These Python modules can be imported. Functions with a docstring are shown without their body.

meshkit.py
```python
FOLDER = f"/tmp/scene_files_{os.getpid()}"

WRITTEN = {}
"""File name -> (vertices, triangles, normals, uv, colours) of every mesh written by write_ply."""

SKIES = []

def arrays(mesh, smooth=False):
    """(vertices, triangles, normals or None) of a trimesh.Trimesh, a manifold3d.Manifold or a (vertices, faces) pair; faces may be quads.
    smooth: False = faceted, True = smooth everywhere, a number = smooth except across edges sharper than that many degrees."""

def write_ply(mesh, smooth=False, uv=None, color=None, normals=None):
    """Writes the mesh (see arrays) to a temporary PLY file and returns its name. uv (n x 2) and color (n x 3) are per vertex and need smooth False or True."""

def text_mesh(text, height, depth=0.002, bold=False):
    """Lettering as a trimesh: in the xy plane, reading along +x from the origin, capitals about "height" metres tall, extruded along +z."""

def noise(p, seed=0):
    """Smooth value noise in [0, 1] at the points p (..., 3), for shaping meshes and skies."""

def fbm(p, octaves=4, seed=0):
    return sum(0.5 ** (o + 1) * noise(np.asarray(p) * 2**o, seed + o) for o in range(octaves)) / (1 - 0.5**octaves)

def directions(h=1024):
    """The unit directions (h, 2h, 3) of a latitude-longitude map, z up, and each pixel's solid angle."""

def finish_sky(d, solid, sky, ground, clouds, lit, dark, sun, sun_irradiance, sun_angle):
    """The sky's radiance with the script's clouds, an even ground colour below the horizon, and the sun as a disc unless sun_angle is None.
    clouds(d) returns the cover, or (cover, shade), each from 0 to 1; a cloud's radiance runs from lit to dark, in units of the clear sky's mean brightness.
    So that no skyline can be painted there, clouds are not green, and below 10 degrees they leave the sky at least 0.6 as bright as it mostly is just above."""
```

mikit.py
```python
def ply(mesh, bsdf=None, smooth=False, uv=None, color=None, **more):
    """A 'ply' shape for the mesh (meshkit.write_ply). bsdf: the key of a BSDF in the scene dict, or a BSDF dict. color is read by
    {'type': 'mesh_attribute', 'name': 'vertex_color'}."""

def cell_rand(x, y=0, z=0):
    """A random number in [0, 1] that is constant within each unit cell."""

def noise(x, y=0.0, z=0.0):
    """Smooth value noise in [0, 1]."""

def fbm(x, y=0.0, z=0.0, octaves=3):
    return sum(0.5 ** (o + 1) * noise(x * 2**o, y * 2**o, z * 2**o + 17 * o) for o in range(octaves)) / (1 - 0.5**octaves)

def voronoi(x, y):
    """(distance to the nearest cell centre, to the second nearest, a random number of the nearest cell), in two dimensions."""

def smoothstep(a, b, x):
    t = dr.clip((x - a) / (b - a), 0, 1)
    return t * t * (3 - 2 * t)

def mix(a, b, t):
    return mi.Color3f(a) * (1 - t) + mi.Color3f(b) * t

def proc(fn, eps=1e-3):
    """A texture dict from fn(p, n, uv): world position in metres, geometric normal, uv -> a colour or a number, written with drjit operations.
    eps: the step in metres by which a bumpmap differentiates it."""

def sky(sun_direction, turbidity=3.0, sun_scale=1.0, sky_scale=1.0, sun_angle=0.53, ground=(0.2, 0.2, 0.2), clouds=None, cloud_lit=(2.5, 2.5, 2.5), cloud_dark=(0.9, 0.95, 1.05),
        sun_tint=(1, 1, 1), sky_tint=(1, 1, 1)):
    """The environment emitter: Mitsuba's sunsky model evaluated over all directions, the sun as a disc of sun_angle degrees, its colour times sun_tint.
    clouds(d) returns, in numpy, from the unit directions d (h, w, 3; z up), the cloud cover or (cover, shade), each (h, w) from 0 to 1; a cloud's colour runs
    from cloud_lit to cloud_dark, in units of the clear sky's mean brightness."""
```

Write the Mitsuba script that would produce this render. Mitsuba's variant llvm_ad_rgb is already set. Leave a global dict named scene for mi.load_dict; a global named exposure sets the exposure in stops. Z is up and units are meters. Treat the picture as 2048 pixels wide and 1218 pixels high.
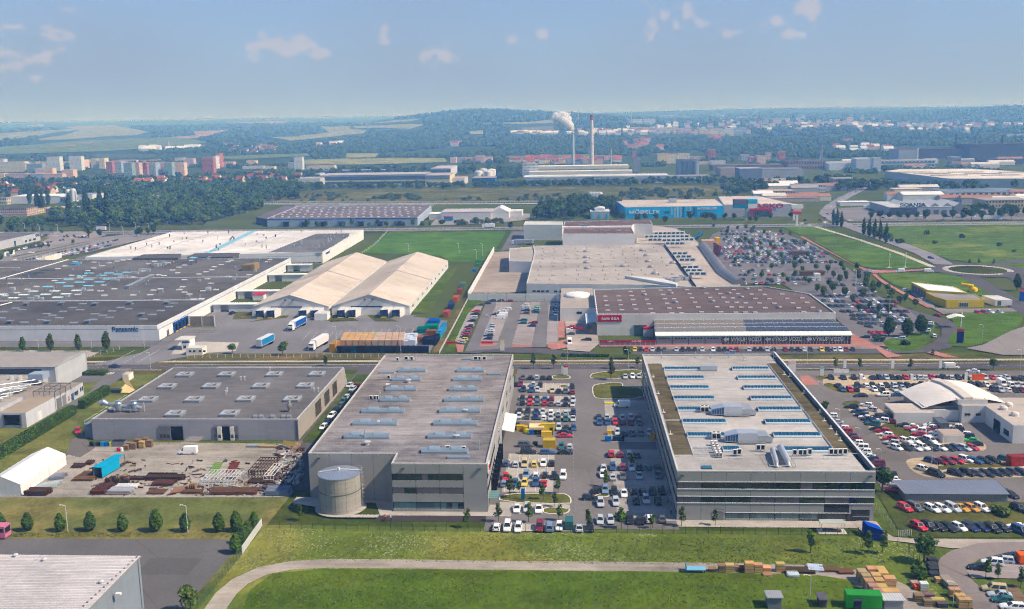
import math,random,numpy as np,trimesh,mitsuba as mi,drjit as dr,mikit,meshkit
from shapely.geometry import Polygon,LineString,box as sbox
from shapely.ops import unary_union
T = mi.ScalarTransform4f
scene,labels = {},{}
# ------------------------------------------------------------------ camera, air, sky
exposure = 1.95
FOCAL = 2000.0
CAM = np.array([0.0,0.0,90.0])


def camera_axes():
  p,yaw,roll = np.radians([10.60974762,3.48044152,0.97306087])
  f = np.array([-math.sin(yaw)*math.cos(p),math.cos(yaw)*math.cos(p),-math.sin(p)])
  r = np.array([math.cos(yaw),math.sin(yaw),0])
  d = np.cross(f,r)
  return math.cos(roll)*r+math.sin(roll)*d,-math.sin(roll)*r+math.cos(roll)*d,f


RIGHT,DOWN,FWD = camera_axes()
scene['haze_air'] = {'type': 'homogeneous','albedo': {'type': 'rgb','value': [.90,.96,.99]},'sigma_t': {'type': 'rgb','value': [.64e-4,1.42e-4,2.95e-4]}}
scene['camera'] = {'type': 'perspective','fov': math.degrees(2*math.atan(1024/FOCAL)),'fov_axis': 'x','near_clip': 1.0,'far_clip': 80000.0,
          'to_world': T().look_at(origin=CAM.tolist(),target=(CAM+FWD).tolist(),up=(-DOWN).tolist()),'medium': {'type': 'ref','id': 'haze_air'}}


def cloud_cover(d):
  el = np.degrees(np.arcsin(np.clip(d[...,2],-1,1)))
  az = np.degrees(np.arctan2(d[...,0],d[...,1]))
  n = meshkit.fbm(np.stack([az*1.5,el*2.4,0*az],-1)+7.3,5)
  soft = meshkit.fbm(np.stack([az*.12,el*.22,0*az],-1)+3.1,4,5)
  v = 0*az
  for a,e,ra,re,k in ((-17.3,3.6,1.0,.45,1.0),(-15.6,3.9,1.5,.75,1.25),(-14.0,3.5,.9,.5,1.1),(-18.9,3.7,1.2,.3,.7),(-31,5.6,1.1,.9,1.0),(-27,4.4,.8,.5,.9),(-28.5,3.6,3.5,1.6,.55),(-10.3,4.5,.6,.7,.9),(-7.6,3.2,1.5,.9,.6),(-3.1,4.4,.55,.5,1.0),(-1.5,4.5,.5,.45,.95),(5.6,4.9,1.6,1.2,.75),(8.8,4.2,1.4,.5,.85),(12.7,5.4,.7,.9,.95),(11.5,4.3,1.5,.8,.5),(38,4.5,3,.8,.9),(-44,4,3,.8,.9),(55,5,3,1,.9),(75,4.2,4,1,.9),(-62,5,3,1,.9),(-90,4,4,1,.9),(110,5,4,1,.9),(150,4.5,4,1,.9),(-130,5,4,1,.9)):
    v = np.maximum(v,k*np.exp(-((az-a)/ra) ** 2-((el-e)/np.where(el > e,re,re*.75)) ** 2))
  t = np.clip((v*1.05+(n-.5)*2.6*(v > .04)-.52)/.30,0,1)
  puff = t*t*(3-2*t)*.62
  veil = .10+np.clip((soft-.40)/.35,0,1)*.24*np.exp(-((el-4)/5) ** 2)+.58*np.exp(-(el/5.0) ** 2)
  cover = 1-(1-veil)*(1-puff)
  return cover,np.clip(1-puff/np.maximum(cover,1e-6)*(.75+.5*(n-.5)),0,1)


SUN = np.array([1.0,-.24,1.11])/np.linalg.norm([1.0,-.24,1.11])
scene['sky'] = mikit.sky(SUN.tolist(),turbidity=2.6,sky_scale=.84,sun_tint=(.96,1.0,1.09),sky_tint=(.92,.965,1.13),clouds=cloud_cover,cloud_lit=(2.3,2.1,2.2),cloud_dark=(.98,1.16,1.58))
scene['clear'] = {'type': 'null'}
scene['haze'] = {'type': 'cube','to_world': T().translate([0,12000,110]).scale([26000,26000,130]),'bsdf': {'type': 'ref','id': 'clear'},'interior': {'type': 'ref','id': 'haze_air'}}
labels['haze'] = {'label': 'blue summer haze over the far country','kind': 'stuff'}


# ------------------------------------------------------------------ pixels of the photograph to points of the place
def ray(px,py):
  return (px-1024)/FOCAL*RIGHT+(py-609)/FOCAL*DOWN+FWD


def at(px,py,z=0.0):
  v = ray(px,py)
  p = CAM+v*((z-90)/v[2])
  return float(p[0]),float(p[1])


def terrain_z(x,y):
  x,y = np.asarray(x,float),np.asarray(y,float)
  r = np.hypot(x,y)
  z = np.interp(r,[0,2300,3300,4500,6500,9000,11000,14000,20000],[0,0,8,24,48,72,92,125,150])
  u = np.degrees(np.arctan2(x,y))
  def hill(az,rr,saz,sr,h):
    return h*np.exp(-((u-az)/saz) ** 2-((r-rr)/sr) ** 2)
  z = z+hill(-4.2,5600,4.6,1300,62)+hill(-7.6,5900,4.0,1200,34)+hill(.8,5200,3.5,1200,30)+hill(9,4700,8,1500,14)+hill(6,9500,9,1800,40)+hill(17,9500,8,1800,36)+hill(23.5,6500,4.5,1100,44)
  z = z+np.clip((r-2600)/2500,0,1)*16*(meshkit.fbm(np.stack([x/900,y/900,x*0],-1),3,4)-.5)
  return z


def at_land(px,py):
  v = ray(px,py)
  s = np.concatenate([np.linspace(150,3000,900),np.linspace(3000,19000,3000)])
  P = CAM+v*s[:,None]
  under = np.nonzero(P[:,2] < terrain_z(P[:,0],P[:,1]))[0]
  k = under[0] if len(under) else len(s)-1
  return float(P[k,0]),float(P[k,1])


def zoom(ox,oy,s):
  return lambda x,y: (ox+x/s,oy+y/s)


# ------------------------------------------------------------------ colours: albedo and a style byte ride in uv
def C(r,g,b,k=1.0):
  """albedo from an sRGB look, times k"""
  lin = lambda v: (v/255/12.92) if v < 10.3 else ((v/255+.055)/1.055) ** 2.4
  return (lin(r)*k,lin(g)*k,lin(b)*k)


def code(c,style=0):
  r,g,b = (int(round(255*math.sqrt(min(1,max(0,x))))) for x in c)
  return r*256+g+.5,style*256+b+.5


def coded(uv):
  r = dr.floor(uv[0]/256)
  g = dr.floor(uv[0]-r*256)
  s = dr.floor(uv[1]/256)
  b = dr.floor(uv[1]-s*256)
  return mi.Color3f(dr.square(r/255),dr.square(g/255),dr.square(b/255)),s


N,FB = mikit.noise,mikit.fbm


def fn_paint(p,n,uv):
  c,s = coded(uv)
  k = .90+.2*FB(p.x*.22,p.y*.22,p.z*.5,3)
  drip = N(p.x*1.3+p.y*1.3,p.z*.12,3.0)
  return c*(k-.10*dr.clip(drip-.45,0,1))


def fn_weathered(p,n,uv):
  c,s = coded(uv)
  a = .35+s*.12
  big = FB(p.x*.05+5,p.y*.045,1.0,4)-.5
  mid = FB(p.x*.33,p.y*.5,2.0,3)-.5
  streak = FB(p.x*.07,p.y*1.7,7.0,2)-.5
  grit = N(p.x*3.1,p.y*3.1,1.0)-.5
  warm = FB(p.x*.021+9,p.y*.024+2,3.0,3)-.5
  k = 1+a*(.95*big+.5*mid+.4*streak+.22*grit)
  return mi.Color3f(c[0]*(k+.10*a*warm),c[1]*k,c[2]*(k-.12*a*warm))


def fn_asphalt(p,n,uv):
  c,s = coded(uv)
  k = .82+.36*FB(p.x*.06,p.y*.06,1.0,4)+.12*(N(p.x*2.2,p.y*2.2,2.0)-.5)
  track = FB(p.x*.25+p.y*.02,p.y*.03,5.0,2)-.5
  a,b,_ = mikit.voronoi(p.x*.035,p.y*.035)
  crack = 1-.22*(1-mikit.smoothstep(0.0,.012,b-a))
  patch = mikit.cell_rand(p.x*.09,p.y*.13,2.0)
  k = (k+.14*track)*crack*dr.select(patch > .93,.86,1.0)
  return c*k


def fn_grass(p,n,uv):
  c,s = coded(uv)
  big = FB(p.x*.018+3,p.y*.026,1.0,4)
  mid = FB(p.x*.15,p.y*.22,4.0,4)
  fine = N(p.x*1.7,p.y*1.1,3.0)
  k = .45+.75*mid+.35*big+.35*(fine-.5)
  dry = mikit.smoothstep(.46,.70,FB(p.x*.045+11,p.y*.06,2.0,4))*dr.select((s == 0) | (s == 4),.3,.8)
  col = mikit.mix(c,mi.Color3f(c[0]*1.75+.02,c[1]*1.32+.012,c[2]*1.5+.006),dry)*k
  stripe = 1+dr.select(s == 0,.07,0.0)*dr.sin(p.x*.35+p.y*1.1)
  fl = mikit.cell_rand(p.x*3.4,p.y*2.2,5.0)
  patch = mikit.smoothstep(.45,.62,FB(p.x*.06,p.y*.1,9.0,3))
  flower = dr.select((s == 2) & (fl > 1-.15*patch),1.0,0.0)
  return mikit.mix(col*stripe,(.42,.42,.27),flower*.42)


def fn_land(p,n,uv):
  r = dr.sqrt(dr.square(p.x)+dr.square(p.y))
  a = FB(p.x*.0021+4,p.y*.0021+1,0.0,4)
  b = FB(p.x*.02,p.y*.02,0.0,4)
  near = mikit.mix((.052,.084,.018),(.105,.120,.036),b)
  wood = mikit.mix((.026,.052,.018),(.045,.075,.026),FB(p.x*.03,p.y*.03,3.0,3))
  return mikit.mix(near,wood,mikit.smoothstep(1500,2300,r)*.85+mikit.smoothstep(.4,.6,a)*.1)


def fn_leaf(p,n,uv):
  c,s = coded(uv)
  k = .55+.9*FB(p.x*.5,p.y*.5,p.z*.5,2)*(.6+.8*N(p.x*3.0,p.y*3.0,p.z*3.0))
  return c*k


def fn_coded(p,n,uv):
  return coded(uv)[0]


def two(b):
  return {'type': 'twosided','bsdf': b}


scene['paint'] = two({'type': 'diffuse','reflectance': mikit.proc(fn_paint)})
scene['weathered'] = two({'type': 'diffuse','reflectance': mikit.proc(fn_weathered)})
scene['asphalt'] = two({'type': 'diffuse','reflectance': mikit.proc(fn_asphalt)})
scene['grass'] = two({'type': 'diffuse','reflectance': mikit.proc(fn_grass)})
scene['land'] = two({'type': 'diffuse','reflectance': mikit.proc(fn_land)})
scene['leaf'] = two({'type': 'diffuse','reflectance': mikit.proc(fn_leaf)})
scene['gloss'] = two({'type': 'principled','base_color': mikit.proc(fn_coded),'roughness': .32,'specular': .5,'clearcoat': .6,'clearcoat_gloss': .9})
scene['metal'] = two({'type': 'principled','base_color': mikit.proc(fn_paint),'roughness': .42,'metallic': .55,'specular': .5})
scene['glass'] = two({'type': 'principled','base_color': mikit.proc(fn_coded),'roughness': .09,'specular': .85})


# ------------------------------------------------------------------ meshes
class M:
  def __init__(self):
    self.v,self.f,self.c,self.n = [],[],[],0

  def add(self,v,f,col,style=0):
    v,f = np.asarray(v,float),np.asarray(f,int)
    if f.shape[1] == 4:
      f = np.vstack([f[:,[0,1,2]],f[:,[0,2,3]]])
    self.v.append(v); self.f.append(f+self.n); self.n += len(v)
    self.c.append(np.tile(code(col,style),(len(v),1)))
    return self

  def box(self,x0,y0,z0,x1,y1,z1,col,style=0,bottom=False):
    x0,x1,y0,y1 = min(x0,x1),max(x0,x1),min(y0,y1),max(y0,y1)
    v = [(x,y,z) for z in (z0,z1) for y in (y0,y1) for x in (x0,x1)]
    f = [(0,1,5,4),(1,3,7,5),(3,2,6,7),(2,0,4,6),(4,5,7,6)]+([(0,2,3,1)] if bottom else [])
    return self.add(v,f,col,style)

  def obox(self,cx,cy,z0,z1,lx,ly,ang,col,style=0):
    c,s = math.cos(ang),math.sin(ang)
    q = [(cx+c*x-s*y,cy+s*x+c*y) for x,y in ((-lx/2,-ly/2),(lx/2,-ly/2),(lx/2,ly/2),(-lx/2,ly/2))]
    v = [(*p,z0) for p in q]+[(*p,z1) for p in q]
    return self.add(v,[(0,1,5,4),(1,2,6,5),(2,3,7,6),(3,0,4,7),(4,5,6,7),(3,2,1,0)],col,style)

  def sheet(self,poly,z,col,style=0):
    P = poly if hasattr(poly,'geom_type') else Polygon(poly)
    if not P.is_valid:
      P = P.buffer(0)
    for g in getattr(P,'geoms',[P]):
      if g.area < .01:
        continue
      v,f = trimesh.creation.triangulate_polygon(g,engine='earcut')
      f = np.asarray(f)
      a = v[f]
      up = np.cross(a[:,1]-a[:,0],a[:,2]-a[:,0]) < 0
      f[up] = f[up][:,::-1]
      self.add(np.c_[v,np.full(len(v),z)],f,col,style)
    return self

  def prism(self,poly,z0,z1,col,top=None,style=0,tstyle=None):
    P = poly if hasattr(poly,'geom_type') else Polygon(poly)
    for g in getattr(P,'geoms',[P]):
      for ring in [g.exterior,*g.interiors]:
        q = np.array(ring.coords)[:-1]
        n = len(q)
        i = np.arange(n)
        self.add(np.vstack([np.c_[q,np.full(n,z0)],np.c_[q,np.full(n,z1)]]),np.stack([i,(i+1) % n,(i+1) % n+n,i+n],1),col,style)
    return self.sheet(P,z1,top or col,style if tstyle is None else tstyle)

  def walls(self,poly,z0,z1,col,style=0):
    P = poly if hasattr(poly,'geom_type') else Polygon(poly)
    for g in getattr(P,'geoms',[P]):
      for ring in [g.exterior,*g.interiors]:
        q = np.array(ring.coords)[:-1]
        n = len(q)
        i = np.arange(n)
        self.add(np.vstack([np.c_[q,np.full(n,z0)],np.c_[q,np.full(n,z1)]]),np.stack([i,(i+1) % n,(i+1) % n+n,i+n],1),col,style)
    return self

  def tube(self,pts,r,col,n=6,style=0):
    pts = np.asarray(pts,float)
    r = np.broadcast_to(r,(len(pts),))
    t = np.gradient(pts,axis=0)
    t /= np.linalg.norm(t,axis=1,keepdims=True)+1e-9
    ref = np.where(np.abs(t[:,2:]) < .9,[[0,0,1.0]],[[1.0,0,0]])
    a = np.cross(t,ref); a /= np.linalg.norm(a,axis=1,keepdims=True)+1e-9
    b = np.cross(t,a)
    ang = np.arange(n)*2*np.pi/n
    v = (pts[:,None]+r[:,None,None]*(np.cos(ang)[None,:,None]*a[:,None]+np.sin(ang)[None,:,None]*b[:,None])).reshape(-1,3)
    f = [(i*n+j,i*n+(j+1) % n,(i+1)*n+(j+1) % n,(i+1)*n+j) for i in range(len(pts)-1) for j in range(n)]
    self.add(v,f,col,style)
    for k,e in ((0,0),(len(pts)-1,1)):
      w = np.vstack([v[k*n:(k+1)*n],pts[k]])
      self.add(w,[(j,(j+1) % n,n) for j in range(n)],col,style)
    return self

  def lathe(self,cx,cy,prof,col,n=24,style=0):
    prof = np.asarray(prof,float)
    ang = np.arange(n)*2*np.pi/n
    v = np.array([(cx+r*math.cos(a),cy+r*math.sin(a),z) for r,z in prof for a in ang])
    f = [(i*n+j,i*n+(j+1) % n,(i+1)*n+(j+1) % n,(i+1)*n+j) for i in range(len(prof)-1) for j in range(n)]
    return self.add(v,f,col,style)

  def gable(self,x0,y0,x1,y1,ze,zr,col,axis='y',over=.0,style=0,wall=None,z0=0):
    """pitched roof over a rectangle, ridge along axis; with wall colour also the walls"""
    if wall:
      self.box(x0,y0,z0,x1,y1,ze,wall)
    a,b = x0-over,x1+over
    c,d = y0-over,y1+over
    if axis == 'y':
      m = (x0+x1)/2
      v = [(a,c,ze),(m,c,zr),(b,c,ze),(a,d,ze),(m,d,zr),(b,d,ze)]
    else:
      m = (y0+y1)/2
      v = [(a,d,ze),(a,m,zr),(a,c,ze),(b,d,ze),(b,m,zr),(b,c,ze)]
    self.add(v,[(0,1,4,3),(1,2,5,4)],col,style)
    self.add(v,[(0,2,1),(3,4,5)],wall or col,style)
    return self

  def text(self,s,h,origin,right,up,col,depth=.05,bold=True,width=None,slant=0.0):
    m = meshkit.text_mesh(s,h,depth,bold)
    v = np.array(m.vertices)
    v[:,0] -= v[:,0].min()
    k = width/v[:,0].max() if width else 1.0
    v[:,0] = v[:,0]*k+slant*v[:,1]
    right,up = np.asarray(right,float),np.asarray(up,float)
    out = np.cross(right,up)
    return self.add(np.asarray(origin)+v[:,:1]*right+v[:,1:2]*up+v[:,2:]*out,m.faces,col)

  def data(self):
    return np.vstack(self.v),np.vstack(self.f),np.vstack(self.c)

  def shape(self,bsdf='paint',smooth=False,**more):
    v,f,c = self.data()
    if not smooth:
      c,v = c[f].reshape(-1,2),v[f].reshape(-1,3)
      f = np.arange(len(v)).reshape(-1,3)
    return mikit.ply((v,f),bsdf,smooth=smooth,uv=c,**more)


USED = {}


def numbered(name):
  k = USED.get(name,0)
  USED[name] = k+1
  return name if k == 0 else f'{name}_{k:03d}'


def thing(name,label,cat,group=None,mesh=None,bsdf='paint',smooth=False):
  key = numbered(name)
  labels[key] = {'label': label,'category': cat}
  if group:
    labels[key]['group'] = group
  if mesh is not None:
    scene[key] = mesh.shape(bsdf,smooth)
  return key


def part(parent,name,mesh,bsdf='paint',smooth=False,label=None,kind=None):
  key = numbered(f'{parent}__{name}')
  scene[key] = mesh.shape(bsdf,smooth)
  if label or kind:
    labels[key] = {**({'label': label} if label else {}),**({'kind': kind} if kind else {})}
  return key


def struct(name,label,mesh,bsdf='paint'):
  key = numbered(name)
  scene[key] = mesh.shape(bsdf)
  labels[key] = {'label': label,'kind': 'structure'}
  return key


def stuff(name,label,cat,mesh,bsdf='paint',smooth=False):
  key = thing(name,label,cat,None,mesh,bsdf,smooth)
  labels[key]['kind'] = 'stuff'
  return key


def rectpoly(x0,y0,x1,y1):
  return [(x0,y0),(x1,y0),(x1,y1),(x0,y1)]


def px_poly(pts,z=0.0):
  return [at(x,y,z) for x,y in pts]


def smooth_poly(pts,it=2):
  """Chaikin corner cutting"""
  q = np.array(pts,float)
  for _ in range(it):
    nx = np.roll(q,-1,0)
    q = np.stack([.75*q+.25*nx,.25*q+.75*nx],1).reshape(-1,2)
  return q.tolist()


def strip(pts,w,cap='flat'):
  return LineString(pts).buffer(w/2,cap_style=cap,join_style='round')


WHITE,LGREY,GREY,DGREY,BLACK = C(236,236,234,.95),C(205,206,206),C(150,151,152),C(84,87,92),(.018,.018,.02)
GALV,CONC,DARKGLASS = C(190,200,208),C(196,192,184),(.022,.030,.034)
# ------------------------------------------------------------------ the ground and everything that lies flat on it
def build_ground():
  az = np.radians(np.concatenate([np.linspace(-180,-42,24)[:-1],np.linspace(-42,46,331),np.linspace(46,180,24)[1:-1]]))
  rr = np.concatenate([[60,150,300,600,1200,1700,2200],np.geomspace(2400,21000,170)])
  A,Rr = np.meshgrid(az,rr)
  x,y = Rr*np.sin(A),Rr*np.cos(A)
  v = np.c_[x.ravel(),y.ravel(),terrain_z(x,y).ravel()]
  n,k = len(az),len(rr)
  i,j = np.meshgrid(np.arange(k-1),np.arange(n),indexing='ij')
  jn = (j+1) % n
  f = np.stack([i*n+j,i*n+jn,(i+1)*n+jn,(i+1)*n+j],-1).reshape(-1,4)
  v = np.vstack([v,[0,0,0]])
  f3 = np.vstack([f[:,[0,1,2]],f[:,[0,2,3]],[(len(v)-1,(q+1) % n,q) for q in range(n)]])
  scene['ground'] = mikit.ply((v,f3),'land',smooth=True)
  labels['ground'] = {'label': 'plain with woods rising to low hills at the horizon','kind': 'structure'}


build_ground()
LAY = [0.0]


def flat(name,label,poly,col,bsdf='asphalt',style=0,z=None):
  if z is None:
    LAY[0] += .004
    z = .02+LAY[0]
  m = M().sheet(poly,z,col,style)
  return struct(name,label,m,bsdf)


def kerb(parent,pts,closed=False,w=.22,h=.12,col=C(214,210,202)):
  g = LineString(pts+[pts[0]] if closed else pts).buffer(w/2,cap_style='flat',join_style='mitre')
  part(parent,'kerb',M().prism(g,0,h+.05,col))


def frame(poly,w):
  return Polygon(poly).difference(Polygon(poly).buffer(-w))


Z4 = zoom(980,700,3.205); Z5 = zoom(1260,680,3.044); Z6 = zoom(1600,690,3.806); Z7 = zoom(1300,960,2.738)
ZP = zoom(0,440,2.9257); ZM = zoom(660,430,3.2); ZA = zoom(1150,430,3.4133); ZN = zoom(1600,430,3.692); ZL = zoom(0,690,2.926); ZB = zoom(0,690,5.296); ZF = zoom(0,960,2.926)
gp = lambda Zz,pts,z=0.0: [at(*Zz(*q),z) for q in pts]
ASPH,ASPH2,PAVE = C(122,121,125,.80),C(104,102,106,.80),C(206,199,190,.72)
G_LAWN,G_DRY,G_MEAD,G_LUSH = (.060,.108,.014),(.118,.138,.040),(.115,.158,.026),(.072,.125,.010)
REDP = C(196,138,126,.75)
GRAVEL = C(203,184,155,.78)
# wide grass grounds first, then hard surfaces on top of them
flat('meadow','rough grass round the works and offices',rectpoly(-430,60,420,376),(.085,.12,.026),'grass',1)
flat('meadow','wild meadow with white flowers between fence and track',px_poly([(300,1330),(528,1056),(1000,1063),(1735,1072),(1830,1092),(1905,1218),(1990,1330)]),G_MEAD,'grass',2)
flat('lawn','lush grass inside the bend of the gravel track',px_poly([(440,1330),(500,1180),(545,1148),(640,1138),(1000,1141),(1480,1146),(1650,1152),(1722,1168),(1800,1330)]),G_LUSH,'grass',4)
flat('lawn','dry mown lawn between the steel yard and the tree row',px_poly([(-80,996),(577,996),(534,1050),(500,1078),(-80,1078)]),G_DRY,'grass',1)
flat('lawn','lawn round the round tank and along the office fence',px_poly([(577,996),(600,905),(616,985),(783,1005),(1000,1046),(1350,1046),(1700,1048),(1720,1066),(534,1050)]),(.052,.078,.014),'grass',0)
flat('lawn','lawn along the long hedge beside the workshop',px_poly(([ZB(*q) for q in ((-40,1230),(770,745),(1130,530),(1170,430),(1310,360),(1370,480),(1065,700),(960,790),(870,850),(770,940),(540,1075),(200,1230))])),(.09,.122,.028),'grass',1)
flat('car_park','dark asphalt lorry park in the lower left corner',px_poly([(-140,1077),(452,1079),(474,1098),(352,1236),(300,1340),(-200,1340)]),C(116,114,116,.8))
trk = gp(lambda x,y: (x,y),[(395,1300),(428,1222),(452,1187),(480,1163),(525,1142),(580,1131),(660,1127),(800,1128),(1000,1131),(1250,1133),(1480,1136),(1640,1140),(1730,1152),(1790,1172),(1845,1205),(1890,1250),(1920,1320)])
flat('gravel_track','pale gravel track curving through the meadow',LineString(trk).buffer(2.1).simplify(.1),C(180,172,160,.72),'weathered',4)
flat('gravel_yard','grey gravel yard around the stacked bricks',px_poly([(1560,1140),(1740,1140),(1850,1190),(1910,1330),(1800,1330),(1745,1200),(1700,1160)]),C(176,168,158,.72),'weathered',3)
# the roads through the estate
road = flat('road','estate road running across behind the offices',rectpoly(-420,351.6,420,359.2),ASPH2)
for y0,y1,q in ((345.5,351.3,(.062,.076,.02)),(359.5,363.4,(.085,.088,.03)),(366.0,372.4,(.075,.086,.024))):
  flat('verge','mown verge beside the estate road',rectpoly(-420,y0,420,y1),q,'grass',1)
flat('path','pale footpath along the estate road',rectpoly(-420,363.5,420,365.9),C(208,198,184,.72),'weathered',2)
kerb(road,[(-420,351.5),(-152,351.5)]); kerb(road,[(-420,359.3),(-178,359.3)]); kerb(road,[(-150,359.3),(150,359.3)]); kerb(road,[(34,351.5),(95,351.5)])
flat('yard','sandy concrete yard of the steel workshop',px_poly([(-80,996),(577,995),(640,915),(700,790),(688,735),(600,888),(183,884),(128,915),(-80,1010)]),C(190,184,174,.64),'weathered',5)
flat('yard','dark asphalt drive beside the workshop',gp(ZL,[(388,640),(410,560),(480,520),(535,585),(560,600),(470,660)]),C(120,116,112,.8))
flat('road','side road past the long hedge to the loading docks',gp(ZB,[(-40,1090),(200,940),(470,780),(700,640),(850,560),(950,500),(1010,420),(1130,310),(1240,245),(1400,245),(1310,330),(1180,420),(1100,490),(840,640),(560,800),(300,960),(-40,1160)]),ASPH)
flat('car_park','small car park behind the clipped hedge on the left',gp(ZB,[(760,330),(1040,322),(1110,345),(980,400),(860,400),(770,385)]),ASPH)
flat('road','asphalt alley between workshop and office',rectpoly(-78,231,-63.6,351.6),ASPH2)
flat('verge','grass strip along the workshop wall',rectpoly(-77.2,268,-72.5,345),(.06,.09,.018),'grass',0)
# office car park
cp = flat('car_park','asphalt car park between the two office blocks',[(-19.8,207.5),(-19.8,351.6),(23.4,351.6),(23.4,209.0),(4.0,209.0),(4.0,207.5)],C(128,124,124,.82))
flat('pavement','pale concrete pavement round the left office',[(-44.5,215.9),(-19.8,215.9),(-14.2,215.9),(-14.2,222.8),(-19.8,222.8),(-19.8,218.4),(-42.2,218.4),(-42.2,225.3),(-66.5,225.3),(-66.5,221.8),(-58,223.5),(-47,223.6)],PAVE,'weathered',2)
flat('road','dark asphalt strip in front of the left office',rectpoly(-45,212.6,-19.8,215.8),C(78,72,76,.8))
flat('pavement','pale strip of pavement along the right office',rectpoly(23.2,210.6,67.5,214.4),PAVE,'weathered',2)
BAYS = []
for lab,a,b in (('first',(165,272),(512,216)),('second',(150,358),(514,298)),('third',(140,447),(516,380)),('fourth',(60,915),(415,668))):
  (x0,y0),(x1,y1) = at(*Z4(*a)),at(*Z4(*b))
  BAYS.append((x0,y0,x1,y1))
  flat('parking_bays',f'pale concrete parking bays, {lab} block beside the left office',rectpoly(-17.3,y0,x1,y1),PAVE,'weathered',2)
for lab,a,b in (('upper',(732,592),(980,326)),('lower',(700,1098),(1000,640))):
  (x0,y0),(x1,y1) = at(*Z4(*a)),at(*Z4(*b))
  flat('parking_bays',f'concrete parking bays on the {lab} half beside the right office',rectpoly(10.1,y0,23.2,y1),C(186,182,176,.72),'weathered',2)
flat('parking_bays','pale bays along the fence below the offices',rectpoly(-12.9,207.6,4,211.6),PAVE,'weathered',2)
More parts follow.
